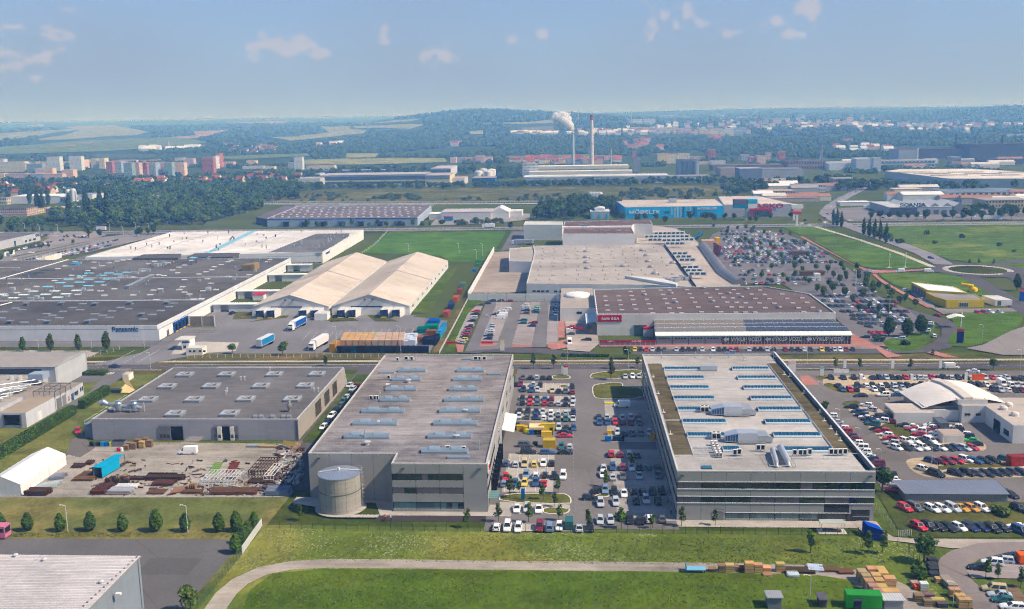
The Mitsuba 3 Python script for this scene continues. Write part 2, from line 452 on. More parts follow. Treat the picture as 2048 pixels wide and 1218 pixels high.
for k,(lab,pts) in enumerate((('long lawn island by the left office',[(62,924),(470,922),(508,940),(520,965),(514,992),(62,977)]),('short lawn island by the left office',[(344,1008),(512,1019),(505,1040),(480,1052),(340,1053)]),
                ('grass island at the car park entrance',[(402,163),(480,163),(512,170),(516,180),(500,188),(402,189)]),('long grass island by the right entrance',[(640,172),(660,150),(840,130),(975,130),(975,150),(850,185),(690,187),(650,182)]),
                ('wide lawn island near the right office',[(655,240),(680,222),(770,212),(850,212),(850,240),(985,240),(985,316),(690,316),(662,295)]),('tiny grass tip beside the first bays',[(440,226),(500,226),(500,243),(440,243)]),('small lawn by the lower right bays',[(668,940),(700,925),(765,922),(765,942),(690,948)]))):
  poly = smooth_poly(gp(Z4,pts),1)
  g = struct('lawn',lab,M().prism(poly,.0,.13,C(190,186,176),(.11,.125,.03)),'grass')
  kerb(g,poly,True,.3,.15)
flat('path','pale path between the two lawn islands',gp(Z4,[(62,977),(512,994),(512,1017),(62,1000)]),PAVE,'weathered',2)
flat('pavement','pale visitor bays beside the lawn island',gp(Z4,[(70,985),(340,1005),(340,1053),(30,1053)]),PAVE,'weathered',2)
lines = M()
for x0,y0,x1,y1 in BAYS:
  x = -16.8
  while x < x1-.3:
    lines.sheet(rectpoly(x,y0+.2,x+.1,y1-.2),.31,C(232,230,226)); x += 2.55
  lines.sheet(rectpoly(-17.3,(y0+y1)/2-.06,x1,(y0+y1)/2+.06),.315,C(226,224,220))
for y in np.arange(218,345,2.6):
  lines.sheet(rectpoly(.2,y,.32,y+1.3),.31,C(150,148,146))
part(cp,'bay_lines',lines,kind='stuff')
yl = M()
for k in range(16):
  yl.sheet([(-112+k*3.4,400+.4*k),(-111.85+k*3.4,400+.4*k),(-113+k*3.4,418+.4*k),(-113.15+k*3.4,418+.4*k)],.3,C(196,196,196))
for k in range(9):
  yl.sheet([(-166,414+k*4.6),(-166,414.14+k*4.6),(-152,414.14+k*4.6),(-152,414+k*4.6)],.3,C(206,196,150))
for k in range(3):
  yl.sheet(rectpoly(-176+k*5,362,-175.8+k*5,384),.3,C(206,206,206))
for x in np.arange(-400,400,6):
  yl.sheet(rectpoly(x,355.3,x+3,355.42),.3,C(206,206,202))
for x0 in (-72,-176):
  for k in range(8):
    yl.sheet(rectpoly(x0+k*1.1,344.5,x0+k*1.1+.55,347.6),.31,WHITE)
part('road','painted_lines',yl,kind='stuff')
# dealer lot on the right
dl = flat('car_park','asphalt drives of the car dealer lot',px_poly([(1560,742),(2300,742),(2300,1030),(2048,1030),(2020,1004),(1795,1008),(1770,985),(1690,890),(1620,790)]),C(130,125,124,.82))
for lab,pts in (('upper',[(190,228),(1900,232),(1900,362),(1500,372),(740,372),(560,380),(330,376),(215,330),(165,290)]),('diagonal',[(340,480),(420,455),(600,470),(700,600),(780,720),(1400,745),(1425,790),(1390,812),(720,812),(640,745),(480,580)]),
         ('lower',[(800,895),(830,868),(960,858),(1900,858),(1900,1010),(1010,1014),(930,1000),(850,960)])):
  flat('gravel_lot',f'sandy gravel under the {lab} rows of dealer cars',smooth_poly(gp(Z6,pts),1),GRAVEL,'weathered',3)
for lab,pts in (('behind the diagonal row',[(600,605),(760,600),(890,690),(860,712),(770,740),(680,650)]),('between the lower rows',[(1050,915),(1560,905),(1700,908),(1700,935),(1180,940),(1050,962)]),('at the dealer entrance',[(165,300),(240,290),(420,360),(540,375),(360,378),(230,345)]),
         ('by the signs at the bend',[(320,445),(360,428),(450,428),(460,452),(350,470),(325,462)]),('round the pylon sign',[(100,245),(190,225),(220,250),(160,275)])):
  flat('lawn',f'thin grass {lab}',smooth_poly(gp(Z6,pts),1),(.085,.092,.026),'grass',1)
flat('paving','red paving strip at the dealer entrance',gp(Z6,[(0,238),(70,238),(150,305),(20,308)]),REDP,'weathered',2)
flat('lawn','steep grass between right office and dealer cars',gp(Z7,[(1232,60),(1340,60),(1420,130),(1960,125),(2300,130),(2300,320),(1430,320),(1360,275)]),(.07,.088,.022),'grass',1)
flat('road','pale paved drive to the blue shed',gp(Z7,[(1110,232),(1205,215),(1235,240),(1235,262),(1330,315),(1420,325),(2048,330),(2300,330),(2300,360),(1650,378),(1400,345),(1250,330),(1160,290)]),C(196,188,178,.72),'weathered',2)
flat('road','asphalt street curving round the small car park',gp(Z7,[(1570,480),(1590,430),(1650,390),(1800,350),(2300,335),(2300,420),(1960,400),(1800,440),(1735,480),(1740,530),(1830,610),(1960,720),(2100,900),(1900,900),(1760,700),(1620,590)]),C(150,142,140,.82))
flat('car_park','grey paved car park in the lower right corner',gp(Z7,[(1745,480),(1860,430),(2000,400),(2300,400),(2300,545),(2040,545),(1760,540),(1735,505)]),C(186,178,176,.72),'weathered',2)
flat('car_park','brown gravel bays at the lower right edge',gp(Z7,[(1790,590),(2000,575),(2100,700),(2200,900),(2050,900),(1960,720)]),C(150,128,108,.72),'weathered',3)
# the factory yard, its lorry road and lawns
fy = flat('yard','asphalt lorry yard of the factory',[(-172.5,397),(-172.5,470),(-154,480),(-150,453),(-52.5,453),(-52.5,625),(-66,625),(-66.5,480),(-70,460),(-73,450),(-56,440),(-55.5,377),(-146,377),(-158,364),(-160,359.2),(-182,359.2),(-171,380)],C(136,135,140,.82))
flat('road','asphalt strip in front of the factory wall',rectpoly(-420,389.5,-171,401),C(126,126,130,.82))
flat('verge','green strip along the factory front',rectpoly(-420,383.5,-181,389.3),(.055,.085,.016),'grass',0)
flat('car_park','empty pale car park in front of the factory',rectpoly(-420,372.2,-189,383.3),C(196,188,180,.7),'weathered',3)
flat('lawn','dry grass in front of the gatehouse',rectpoly(-149,366.2,-56,376.8),(.1,.098,.038),'grass',1)
flat('pavement','pale slabs round the gatehouse',gp(ZP,[(1000,790),(1050,720),(1200,715),(1400,720),(1380,770),(1190,780)]),PAVE,'weathered',2)
for pts in ([(1380,540),(1470,535),(1480,580),(1360,585)],[(1450,600),(1640,558),(1690,560),(1680,575)],[(1930,555),(2048,560),(2048,592),(1900,595)],[(1110,605),(1255,605),(1255,632),(1100,632)]):
  flat('verge','dry grass patch in the factory yard',gp(ZP,pts),(.1,.1,.036),'grass',1)
for pts in ([(0,635),(80,630),(185,680),(0,688)],[(240,645),(320,640),(440,685),(290,685)]):
  flat('verge','small lawn between the loading docks',gp(ZM,pts),(.08,.09,.024),'grass',1)
flat('lawn','lawn along the pale tent halls',gp(ZM,[(505,635),(760,360),(862,310),(820,330),(640,628)]),(.07,.115,.018),'grass',0)
flat('lawn','bright green mown field behind the tent halls',px_poly([(716,507),(752,485),(782,463),(1014,461),(984,523),(905,525),(880,512),(760,507)]),(.066,.150,.018),'grass',0)
flat('verge','dry slope along the lorry road',gp(ZM,[(650,885),(700,885),(780,740),(890,535),(1040,240),(990,300),(880,500),(740,720)]),(.105,.1,.038),'grass',1)
flat('verge','green strip beside the long white wall',gp(ZM,[(1050,235),(1130,110),(1165,100),(1090,235)]),(.05,.085,.016),'grass',0)
flat('road','asphalt lane to the loading yard of the store',gp(ZM,[(1090,235),(1170,95),(1260,70),(1250,150),(1180,215)]),ASPH)
flat('yard','walled loading yard of the big store',gp(ZM,[(895,500),(1050,240),(1145,235),(1310,240),(1300,310),(1258,490),(1150,500)]),C(176,164,154,.74),'weathered',3)
# car park west of the dealer hall
cw = flat('car_park','asphalt lanes of the car park west of the dealer hall',gp(ZM,[(860,885),(930,730),(1000,560),(1500,555),(1500,700),(1380,850),(1250,850)]),C(128,125,128,.82))
flat('lawn','green slope left of the dealer car park',gp(ZM,[(735,885),(885,535),(965,550),(850,740),(800,860),(780,885)]),(.066,.12,.016),'grass',0)
for lab,pts in (('far left',[(800,810),(880,640),(950,570),(985,572),(900,740),(860,830)]),('left middle',[(965,810),(1070,560),(1165,560),(1075,810)]),('right middle',[(1165,830),(1245,560),(1345,560),(1290,840)]),('right',[(1385,830),(1400,570),(1470,570),(1455,840)])):
  flat('parking_bays',f'{lab} strip of paved bays in the western car park',gp(ZM,pts),C(176,168,166,.72),'weathered',2)
for pts in ([(960,825),(1080,825),(1060,842),(960,845)],[(1170,832),(1300,838),(1290,850),(1165,848)],[(1395,830),(1510,800),(1530,850),(1430,868),(1390,850)],[(805,830),(860,835),(850,885),(815,885)],[(1470,610),(1502,610),(1502,790),(1455,790)]):
  flat('paving','red paving at the end of a parking strip',gp(ZM,pts),REDP,'weathered',2)
flat('road','curved asphalt lane in front of the western car park',gp(ZM,[(790,885),(960,868),(1200,850),(1395,860),(1520,880),(1700,885),(1700,905),(1400,895),(1000,880),(940,890)]),ASPH2)
flat('lawn','green strip with a low hedge before the dealer hall',rectpoly(-52,366.2,36,374),(.056,.088,.016),'grass',0)
flat('pavement','grey paved forecourt beside the dealer hall',gp(ZM,[(1500,640),(1700,640),(1720,830),(1660,880),(1520,870)]),C(190,178,170,.72),'weathered',2)
flat('paving','red paving in front of the dealer hall',[(11,386.6),(11,390.5),(110,390.5),(112,404),(109,412),(109.5,430),(117,400),(136,380),(142,367),(137,367),(132,378),(119,386.6)],REDP,'weathered',2)
flat('paving','red footpath crossing the verge',[(33,366),(26,388),(31.5,388),(40,374),(39,366)],REDP,'weathered',2)
flat('car_park','bays for the cars in front of the dealer hall',rectpoly(30,381.2,119,386.5),C(150,140,138,.8))
flat('road','service road in front of the dealer hall',[(20,373.4),(20,381),(120,381),(133,384.5),(141,391),(149,404),(155,421),(156,432),(150,452),(143,480),(146,520),(156,560),(165,580),(185,582),(199,578),(199,572),(180,575),(168,571),(161,560),(152,520),(149.5,480),(157,452),(163,436),(163.5,421),(158,404),(151,391),(144,382),(133,375),(120,373.4)],ASPH2)
# mall car park and its surroundings
mc = flat('car_park','huge asphalt car park of the shopping centre',gp(lambda x,y: (x,y),[(1400,500),(1425,470),(1462,452),(1570,468),(1625,490),(1700,540),(1750,590),(1818,622),(1856,655),(1840,672),(1772,690),(1735,694),(1690,655),(1640,610),(1565,570),(1480,568),(1440,560)]),C(124,122,125,.82))
for pts in ([(0,165),(20,160),(400,370),(520,410),(700,415),(960,400),(990,385),(1055,378),(1020,402),(700,428),(540,432),(470,410)],[(530,440),(560,438),(590,470),(720,550),(900,640),(1000,690),(940,690),(800,615),(600,500)],[(360,870),(390,880),(640,1010),(760,1050),(640,1060),(560,990),(380,960)]):
  flat('paving','red footpath round the shopping centre car park',gp(ZN,pts),REDP,'weathered',2)
for lab,pts in (('triangular lawn behind the shopping centre',[(-180,70),(110,72),(330,150),(20,158),(-60,120)]),('wide lawn between car park and road',[(40,163),(345,158),(960,372),(940,393),(700,403),(500,398),(360,345)]),('lawn before the yellow workshop',[(575,445),(600,432),(1060,432),(1180,455),(1330,530),(1480,600),(1350,600),(1100,600),(910,550),(740,548)]),
         ('lawn with the white awning',[(1070,740),(1110,722),(1654,712),(1654,760),(1600,850),(1300,980),(1090,975),(1090,910),(1180,850),(1110,770)]),('lawn at the bend with three dark trees',[(600,930),(800,900),(940,830),(970,780),(998,790),(985,870),(930,970),(870,1010),(680,1012),(640,985)])):
  g = flat('lawn',lab,smooth_poly(gp(ZN,pts),1),(.074,.138,.018),'grass',0)
flat('meadow','broad rough green meadow beside the roundabout',px_poly([(1688,452),(1800,449),(2300,443),(2300,560),(2010,545),(1990,533),(1900,520),(1860,508)]),(.085,.142,.024),'grass',3)
flat('yard','wide asphalt apron at the right edge',gp(ZN,[(1220,990),(1350,965),(1560,860),(1654,830),(2200,830),(2200,1045),(1500,1040)]),C(150,145,144,.82))
flat('road','asphalt forecourt of the yellow workshop',gp(ZN,[(800,560),(920,560),(1000,690),(1100,700),(1654,690),(2100,690),(2100,705),(1100,730),(1060,740),(900,650)]),C(150,142,142,.8))
RB = at(1955,541)
ra = flat('road','asphalt roundabout with four arms',Polygon(LineString([RB,(RB[0]+.01,RB[1])]).buffer(26).exterior),ASPH2)
flat('path','pale ring kerb of the roundabout',LineString([RB,(RB[0]+.01,RB[1])]).buffer(18.5),C(205,198,190,.72),'weathered',1)
rbm = M().lathe(RB[0],RB[1],[(16.2,0),(16,.3),(10,1.2),(5,1.8),(.1,2)],(.045,.062,.014),40)
struct('roundabout_island','raised grassy island of the roundabout',rbm,'grass')
AY = 812.0
flat('road','avenue from the roundabout towards the town',strip([at(*q) for q in ((1888,530),(1850,509),(1800,490),(1730,465),(1690,450),(1668,440),(1650,428),(1662,412),(1690,395),(1720,380),(1745,366))],11),C(150,148,156,.8))
flat('path','pale path along the avenue',strip([at(*q) for q in ((1865,535),(1800,508),(1720,481),(1640,457),(1600,446))],3.5),C(214,204,188,.72),'weathered',1)
for pts in ([(2016,545),(2040,560),(2080,590)],[(1990,528),(2048,522),(2140,516)],[(1935,552),(1975,575),(2048,620),(2100,655)]):
  flat('road','arm of the roundabout leaving the picture',strip([at(*q) for q in pts],9),ASPH2)
for y0,y1 in ((806,815),(819,828)):
  flat('road','wide main road beyond the factory',rectpoly(-700,y0,520,y1),C(150,148,154,.82))
for y0,y1 in ((796,805),(829,838)):
  flat('verge','grass verge of the main road',rectpoly(-700,y0,-36,y1),(.06,.084,.02),'grass',1)
flat('car_park','staff car park far left with rows of cars',px_poly([(30,528),(180,505),(330,470),(250,470),(150,482),(0,510),(-60,530)]),C(150,146,146,.82))
flat('road','lane along the white roofed hall',px_poly([(150,518),(345,466),(380,462),(345,472),(200,512),(165,525)]),ASPH)
flat('car_park','upper staff car park far left',px_poly([(80,480),(110,466),(180,464),(215,470),(175,484),(90,492)]),C(160,152,148,.82))
flat('pasture','olive pasture behind the motorway',px_poly([(560,384),(700,378),(1480,372),(1500,384),(1470,400),(1240,404),(1000,405),(480,406),(520,396)]),(.088,.1,.03),'grass',3)
flat('road','car yards behind the blue furniture store',px_poly([(1640,420),(1720,415),(2048,420),(2048,440),(1700,444)]),C(140,136,138,.82))
flat('yard','pale asphalt yards between the far halls',px_poly([(860,452),(880,430),(1060,428),(1060,440),(980,448)]),C(160,156,154,.8))
flat('path','pale motorway deck on a low embankment',strip([at(320,408),at(700,409),at(1250,407.5)],11),C(186,184,186,.8),'weathered',1)
ZG = zoom(0,450,11.07)
for pts in (((-100,620),(900,385),(1000,350),(1100,285),(920,300),(880,345),(0,560)),((230,770),(1120,580),(1990,385),(1990,360),(1100,545),(300,700)),((150,830),(900,665),(1990,430),(1990,415),(900,640),(240,785)),((-50,1100),(260,1010),(240,970),(-50,1050))):
  flat('verge','grass strip between the far left roads and car parks',gp(ZG,pts),(.10,.11,.04),'grass',1)
flat('road','grey road between the far left car parks',gp(ZG,[(-100,880),(250,740),(1000,590),(2100,345),(2100,385),(1100,600),(250,800),(-100,930)]),C(146,142,146,.82))
# far fields, laid over the rolling land
ZH1,ZH2 = zoom(0,190,2.926),zoom(600,190,2.926)
FIELDS = []


def drape(name,label,pts,col,lift=2.0):
  P = Polygon([at_land(*q) for q in pts])
  if not P.is_valid:
    P = P.buffer(0)
  FIELDS.append(P)
  m = M()
  for g in getattr(P,'geoms',[P]):
    v,f = trimesh.creation.triangulate_polygon(g,engine='earcut')
    v3 = np.c_[v,np.zeros(len(v))]
    v3,f = trimesh.remesh.subdivide_to_size(v3,f,max_edge=130,max_iter=14)
    v3[:,2] = terrain_z(v3[:,0],v3[:,1])+lift
    m.add(v3,f,col,3)
  struct(name,label,m,'grass')


PALE,GREENF,TAN,MIDG = (.20,.23,.085),(.10,.155,.045),(.26,.2,.1),(.055,.088,.03)
for Zz,lab,col,pts in (
    (ZH1,'pale green field on the far plain',PALE,[(560,178),(680,180),(870,218),(800,237),(600,246),(240,268),(215,262),(420,225)]),(ZH1,'pale field at the left edge of the plain',PALE,[(-200,238),(0,226),(390,203),(580,182),(480,205),(250,235),(0,268),(-200,280)]),
    (ZH1,'ripe tan field on the far plain',TAN,[(1130,215),(1350,203),(1200,245),(1100,258),(990,250),(1150,238)]),(ZH1,'pale field between two woods',PALE,[(1580,250),(1960,238),(1880,190),(2048,182),(2048,232),(1960,246),(1700,270)]),
    (ZH1,'broad green field below the far woods',GREENF,[(500,268),(1000,248),(1220,277),(1100,297),(620,332),(0,350),(-200,355),(-200,318),(220,292)]),(ZH1,'tan strip in the green field',TAN,[(220,300),(450,294),(430,308),(250,312)]),(ZH1,'second tan strip in the green field',TAN,[(370,288),(550,275),(530,288),(380,293)]),
    (ZH1,'green field behind the white tower blocks',MIDG,[(540,352),(900,350),(920,372),(560,380)]),(ZH1,'green field behind the red towers',GREENF,[(1290,362),(1800,345),(1812,360),(1400,382),(1300,380)]),(ZH1,'light field beside the lone white tower',PALE,[(1770,385),(2048,375),(2048,402),(1800,410)]),
    (ZH1,'thin tan field near the horizon',TAN,[(1320,160),(1690,153),(1640,172),(1480,166)]),(ZH1,'thin pale field near the left horizon',TAN,[(380,190),(560,180),(500,192),(400,196)]),(ZH1,'faint pink field far left',TAN,[(160,178),(270,175),(250,184),(165,184)]),
    (ZH2,'pale field left of the wooded hill',PALE,[(120,183),(390,208),(370,226),(200,242),(0,252),(0,240),(180,220)]),(ZH2,'pale strip at the foot of the wooded hill',PALE,[(300,182),(740,175),(640,200),(330,196)]),(ZH2,'upper pale strip left of the wooded hill',PALE,[(190,160),(710,140),(650,156),(430,166)]),
    (ZH2,'large light green field behind the long factory',PALE,[(-20,386),(560,372),(850,374),(860,398),(400,412),(0,412)]),(ZH2,'small light field among trees',PALE,[(270,345),(460,345),(440,370),(270,372)]),(ZH2,'light clearing on the wooded slope',PALE,[(1030,170),(1350,160),(1480,145),(1495,166),(1300,172)]),
    (ZH2,'olive clearing above the white houses',(.12,.125,.05),[(1290,192),(1480,186),(1492,220),(1310,218)]),(ZH2,'small round clearing in the wood',PALE,[(990,215),(1070,210),(1075,232),(1000,232)]),(ZH2,'green field behind the chimneys',GREENF,[(1190,362),(1700,350),(1710,374),(1250,378)])):
  drape('field',lab,[Zz(*q) for q in pts],col)
# ------------------------------------------------------------------ near buildings
class Face:
  """an upright wall seen from outside: s runs from a to b, d stands out from the wall"""
  def __init__(self,a,b):
    self.a,b = np.array(a,float),np.array(b,float)
    self.L = float(np.linalg.norm(b-self.a))
    self.u = (b-self.a)/self.L
    self.n = np.array([self.u[1],-self.u[0]])

  def p(self,s,d=0.0):
    q = self.a+self.u*s+self.n*d
    return float(q[0]),float(q[1])

  def box(self,m,s0,s1,z0,z1,d0,d1,col,style=0):
    q = [self.p(s0,d0),self.p(s0,d1),self.p(s1,d1),self.p(s1,d0)]
    v = [(*p,z0) for p in q]+[(*p,z1) for p in q]
    return m.add(v,[(0,1,5,4),(1,2,6,5),(2,3,7,6),(4,5,6,7),(3,2,1,0)],col,style)


def hall(key,poly,h,wall,roof,par=.45,pw=.35,parcol=None,wstyle=0,rstyle=3,z0=0.0,rbsdf='weathered'):
  """walls, a roof deck sunk behind a parapet"""
  P = Polygon(poly)
  part(key,'wall',M().walls(P,z0,h-.06,wall,wstyle))
  part(key,'roof',M().sheet(P.buffer(-pw),h-par,roof,rstyle).sheet(P.buffer(-.01),h-par-.03,roof,rstyle),rbsdf)
  ring = P.buffer(.04,join_style='mitre').difference(P.buffer(-pw,join_style='mitre'))
  m = M().prism(ring,h-.30,h,parcol or wall)
  q = np.array(P.buffer(-pw,join_style='mitre').exterior.coords)[:-1]
  i = np.arange(len(q))
  m.add(np.vstack([np.c_[q,np.full(len(q),h-par)],np.c_[q,np.full(len(q),h-.01)]]),np.stack([i,(i+1) % len(q),(i+1) % len(q)+len(q),i+len(q)],1),C(150,152,155))
  part(key,'parapet',m)
  return P


def barrel(m,x0,y0,x1,y1,z0,h,col,n=7,ends=True):
  """a shallow vault with its axis along x"""
  ang = np.linspace(0,math.pi,n)
  yc,ry = (y0+y1)/2,(y1-y0)/2
  prof = [(yc-ry*math.cos(a),z0+h*.45+h*.55*math.sin(a)) for a in ang]
  prof = [(y0,z0)]+prof+[(y1,z0)]
  k = len(prof)
  v = [(x0,y,z) for y,z in prof]+[(x1,y,z) for y,z in prof]
  f = [(i,i+k,i+k+1,i+1) for i in range(k-1)]
  m.add(v,f,col)
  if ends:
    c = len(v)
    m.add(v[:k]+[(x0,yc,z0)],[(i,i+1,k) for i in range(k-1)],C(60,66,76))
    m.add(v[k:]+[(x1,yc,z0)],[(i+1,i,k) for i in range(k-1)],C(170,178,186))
  return m


def window_row(key,F,s0,s1,z0,z1,n,cols,rng,frame=C(70,72,74),d=.02,w=.05):
  m = M()
  F.box(m,s0,s1,z0,z0+.07,0,d+.05,C(205,205,203)); F.box(m,s0,s1,z1-.06,z1,0,d+.05,frame)
  st = (s1-s0)/n
  for k in range(n+1):
    a = min(max(s0+k*st-w/2,s0),s1-w)
    F.box(m,a,a+w,z0,z1,0,d+.03,frame)
  win = part(key,'window',m,'metal')
  for k in range(n):
    part(win,'pane',F.box(M(),s0+k*st+w/2,s0+(k+1)*st-w/2,z0+.07,z1-.06,-.05,d,rng.choice(cols)),'glass')
  return win


DARKP = [(.012,.022,.024),(.010,.016,.018),(.016,.028,.026),(.02,.03,.032)]
BLINDP = [C(112,102,116,.8),C(104,96,110,.8)]
TEALP = [C(74,118,124,.7),C(84,128,132,.7),C(58,96,104,.7)]


def roof_vent(key,name,x,y,z,r=.35,h=.8,cap=True,col=GALV):
  m = M().tube([(x,y,z),(x,y,z+h)],r*.6,col,8)
  if cap:
    m.lathe(x,y,[(r,z+h),(r*1.15,z+h+.12),(r*.7,z+h+.3),(.01,z+h+.34)],col,8)
  return part(key,name,m,'metal')


def ac_unit(key,x,y,z,w=.9,d=.4,h=1.0,col=C(226,226,222)):
  m = M().box(x-w/2,y-d/2,z+.25,x+w/2,y+d/2,z+.25+h,col)
  m.box(x-w/2,y-d/2+.05,z,x-w/2+.08,y+d/2,z+.25,GREY).box(x+w/2-.08,y-d/2+.05,z,x+w/2,y+d/2,z+.25,GREY)
  k = part(key,'air_conditioner',m)
  part(k,'fan_grille',M().box(x-w*.35,y-d/2-.03,z+.35,x+w*.35,y-d/2-.004,z+.2+h*.95,(.03,.03,.035)))
  return k


PANEL = C(164,164,161,.88)
PJOINT = C(70,72,74,.8)
rng = random.Random(5)
# ---- left office block
H_OFF = 11.8
offl = thing('office_building','grey three storey office block with a round tank before its corner','building')
XL,XR,YF,YS,YB = -63.2,-19.7,218.6,225.5,326.0
P = [(XL,YS),(-41.9,YS),(-41.9,YF),(XR,YF),(XR,YB),(XL,YB)]
hall(offl,P,H_OFF,PJOINT,C(146,141,141,.86),par=.5,parcol=C(190,190,188),rstyle=8)
FS,FW,FE,FN,FX = Face((-41.9,YF),(XR,YF)),Face((XL,YS),(-41.9,YS)),Face((XR,YF),(XR,YB)),Face((XL,YB),(XL,YS)),Face((-41.9,YS),(-41.9,YF))


def panels(key,F,cuts,bands,d=.07,col=PANEL,gap=.07,jit=.02):
  for z0,z1 in bands:
    for a,b in zip(cuts[:-1],cuts[1:]):
      k = 1+rng.uniform(-jit,jit)
      part(key,'panel',F.box(M(),a+gap/2,b-gap/2,z0+gap/2,z1-gap/2,0,d,tuple(c*k for c in col)))


c5 = [0,5.55,11.1,16.65]
panels(offl,FS,c5,[(9.25,11.45),(5.9,7.6),(2.35,4.3),(0,.62)])
panels(offl,FS,[16.65,22.2],[(0,11.45)])
for z0,z1,cols in ((7.6,9.25,[DARKP,DARKP+BLINDP,DARKP]),(4.3,5.9,[BLINDP+DARKP[:1],BLINDP,BLINDP+TEALP]),(.62,2.35,[TEALP,TEALP,TEALP+DARKP])):
  for a,b,cc in zip(c5[:-1],c5[1:],cols):
    window_row(offl,FS,a+.15,b-.05,z0,z1,4,cc,rng)
panels(offl,FW,[0,5.0,10.4,15.6,21.2],[(0,11.45)],col=C(170,168,164,.88))
panels(offl,FX,[0,6.9],[(0,11.45)],col=C(170,168,164,.88))
panels(offl,FE,list(np.linspace(0,107.4,20)),[(9.25,11.45),(5.9,7.6),(2.6,4.3)],col=C(168,168,168,.9))
panels(offl,FE,list(np.linspace(0,107.4,20)),[(0,2.6)],col=C(160,160,160,.9))
for z0,z1 in ((7.6,9.25),(4.3,5.9)):
  for k in range(19):
    if k < 3 or k % 3 == 0:
      window_row(offl,FE,k*5.653+.3,k*5.653+5.3,z0,z1,3,DARKP,rng)
    else:
      panels(offl,FE,[k*5.653,k*5.653+5.653],[(z0,z1)],col=C(172,172,172,.9))
for y in np.arange(228,256,3.2):
  part(offl,'louvre_fin',M().box(XR+.1,y,.5,XR+1.2,y+.25,4.8,(.02,.02,.024)))
part(offl,'awning',M().add([(-19.6,266,4.6),(-16.2,266,3.9),(-16.2,282.5,3.9),(-19.6,282.5,4.6),(-19.6,266,4.75),(-16.2,266,4.05),(-16.2,282.5,4.05),(-19.6,282.5,4.75)],[(4,5,6,7),(0,3,2,1),(0,1,5,4),(1,2,6,5),(2,3,7,6)],WHITE))
part(offl,'sign',FE.box(M(),1.5,4.2,8.6,11.2,.09,.2,C(236,232,232)))
part(offl,'sign',M().tube([(XR+.2,YF+2.9,9.9),(XR+.26,YF+2.9,9.9)],.75,C(214,30,52),16))
for k in range(4):
  part(offl,'glass_canopy',M().box(XR+.1,219.6+k*1.3,2.9,XR+2.4,220.7+k*1.3,2.96,C(120,170,168,.6)),'glass')
for s in (2.4,20.2):
  part(offl,'floodlight',FS.box(M(),s,s+.7,10.5,10.75,.1,.6,DGREY))
part(offl,'floodlight',FW.box(M(),2.2,2.9,10.5,10.75,.1,.6,DGREY))
part(offl,'camera_arm',M().tube([(-46.4,225.4,11.6),(-46.2,224.7,11.7),(-46.1,224.2,11.6)],.06,GREY))
part(offl,'camera_arm',M().tube([(-21.3,218.5,11.5),(-21.2,217.8,11.6)],.06,GREY))
Z3 = zoom(580,690,3.205)
SKYB = C(170,190,202,.8)


def skylight_l(cx0,cx1,y):
  x0,yy = at(*Z3(cx0,y),12.0); x1,_ = at(*Z3(cx1,y),12.0)
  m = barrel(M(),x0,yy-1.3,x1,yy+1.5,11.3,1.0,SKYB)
  sk = part(offl,'skylight',m,'metal')
  rib = M()
  for x in np.arange(x0+.5,x1,.85):
    barrel(rib,x,yy-1.32,x+.07,yy+1.52,11.3,1.03,C(150,172,186,.8),ends=False)
  part(sk,'rib',rib,'metal',kind='stuff')
  w = x1-x0
  for a in (.16,.64):
    part(sk,'hatch',barrel(M(),x0+a*w,yy-.9,x0+(a+.22)*w,yy+1.35,11.75,.95,C(188,210,222,.8)),'metal')


for q in ((350,640,575),(405,688,492),(462,732,414),(580,770,343),(615,810,275),(655,840,212),(698,872,156),(845,1140,668),(885,1165,574),(920,1200,492),(958,1220,412),(990,1243,342),(1020,1205,275),(1045,1230,212),(1070,1245,156)):
  skylight_l(*q)
for x,y in ((495,640),(572,508),(1068,598),(1125,432),(760,240),(1080,285)):
  q = at(*Z3(x,y),11.3)
  roof_vent(offl,'roof_fan',q[0],q[1],11.3,.85,.75,col=C(230,230,226))
for x,y,w in ((690,102,.8),(745,95,1.4),(780,98,1.0),(1190,97,1.4),(1215,97,1.0),(1245,95,1.4),(520,350,.8),(545,352,.8),(633,218,.9),(1012,676,1.1),(1115,680,1.0),(560,350,.9)):
  q = at(*Z3(x,y),11.4)
  ac_unit(offl,q[0],q[1],11.3,w,.5,1.1)
for x,y,w in ((620,178,4.8),(1310,188,4.2),(1080,722,5.2),(1135,92,3)):
  q = at(*Z3(x,y),11.4)
  part(offl,'roof_hatch',M().box(q[0]-w/2,q[1]-.8,11.3,q[0]+w/2,q[1]+.8,11.75,SKYB),'metal')
for x,y in ((808,100),(1303,100),(577,340),(480,600),(1212,668)):
  q = at(*Z3(x,y),11.4)
  part(offl,'mast',M().tube([(*q,11.3),(*q,13.6)],.14,GALV),'metal')
pipes = M()
for x0,x1,y in ((640,885,106),(1170,1315,108),(510,580,358),(800,860,700),(970,1130,690)):
  a,b = at(*Z3(x0,y),11.5),at(*Z3(x1,y),11.5)
  pipes.tube([(*a,11.5),(*b,11.5)],.07,GALV,5).tube([(a[0],a[1]+.4,11.45),(b[0],b[1]+.4,11.45)],.05,GREY,5)
part(offl,'pipework',pipes,'metal')
q = at(*Z3(630,268),11.4)
part(offl,'dish',M().lathe(q[0],q[1],[(.02,11.9),(.5,12.0),(.8,12.3)],LGREY,14))
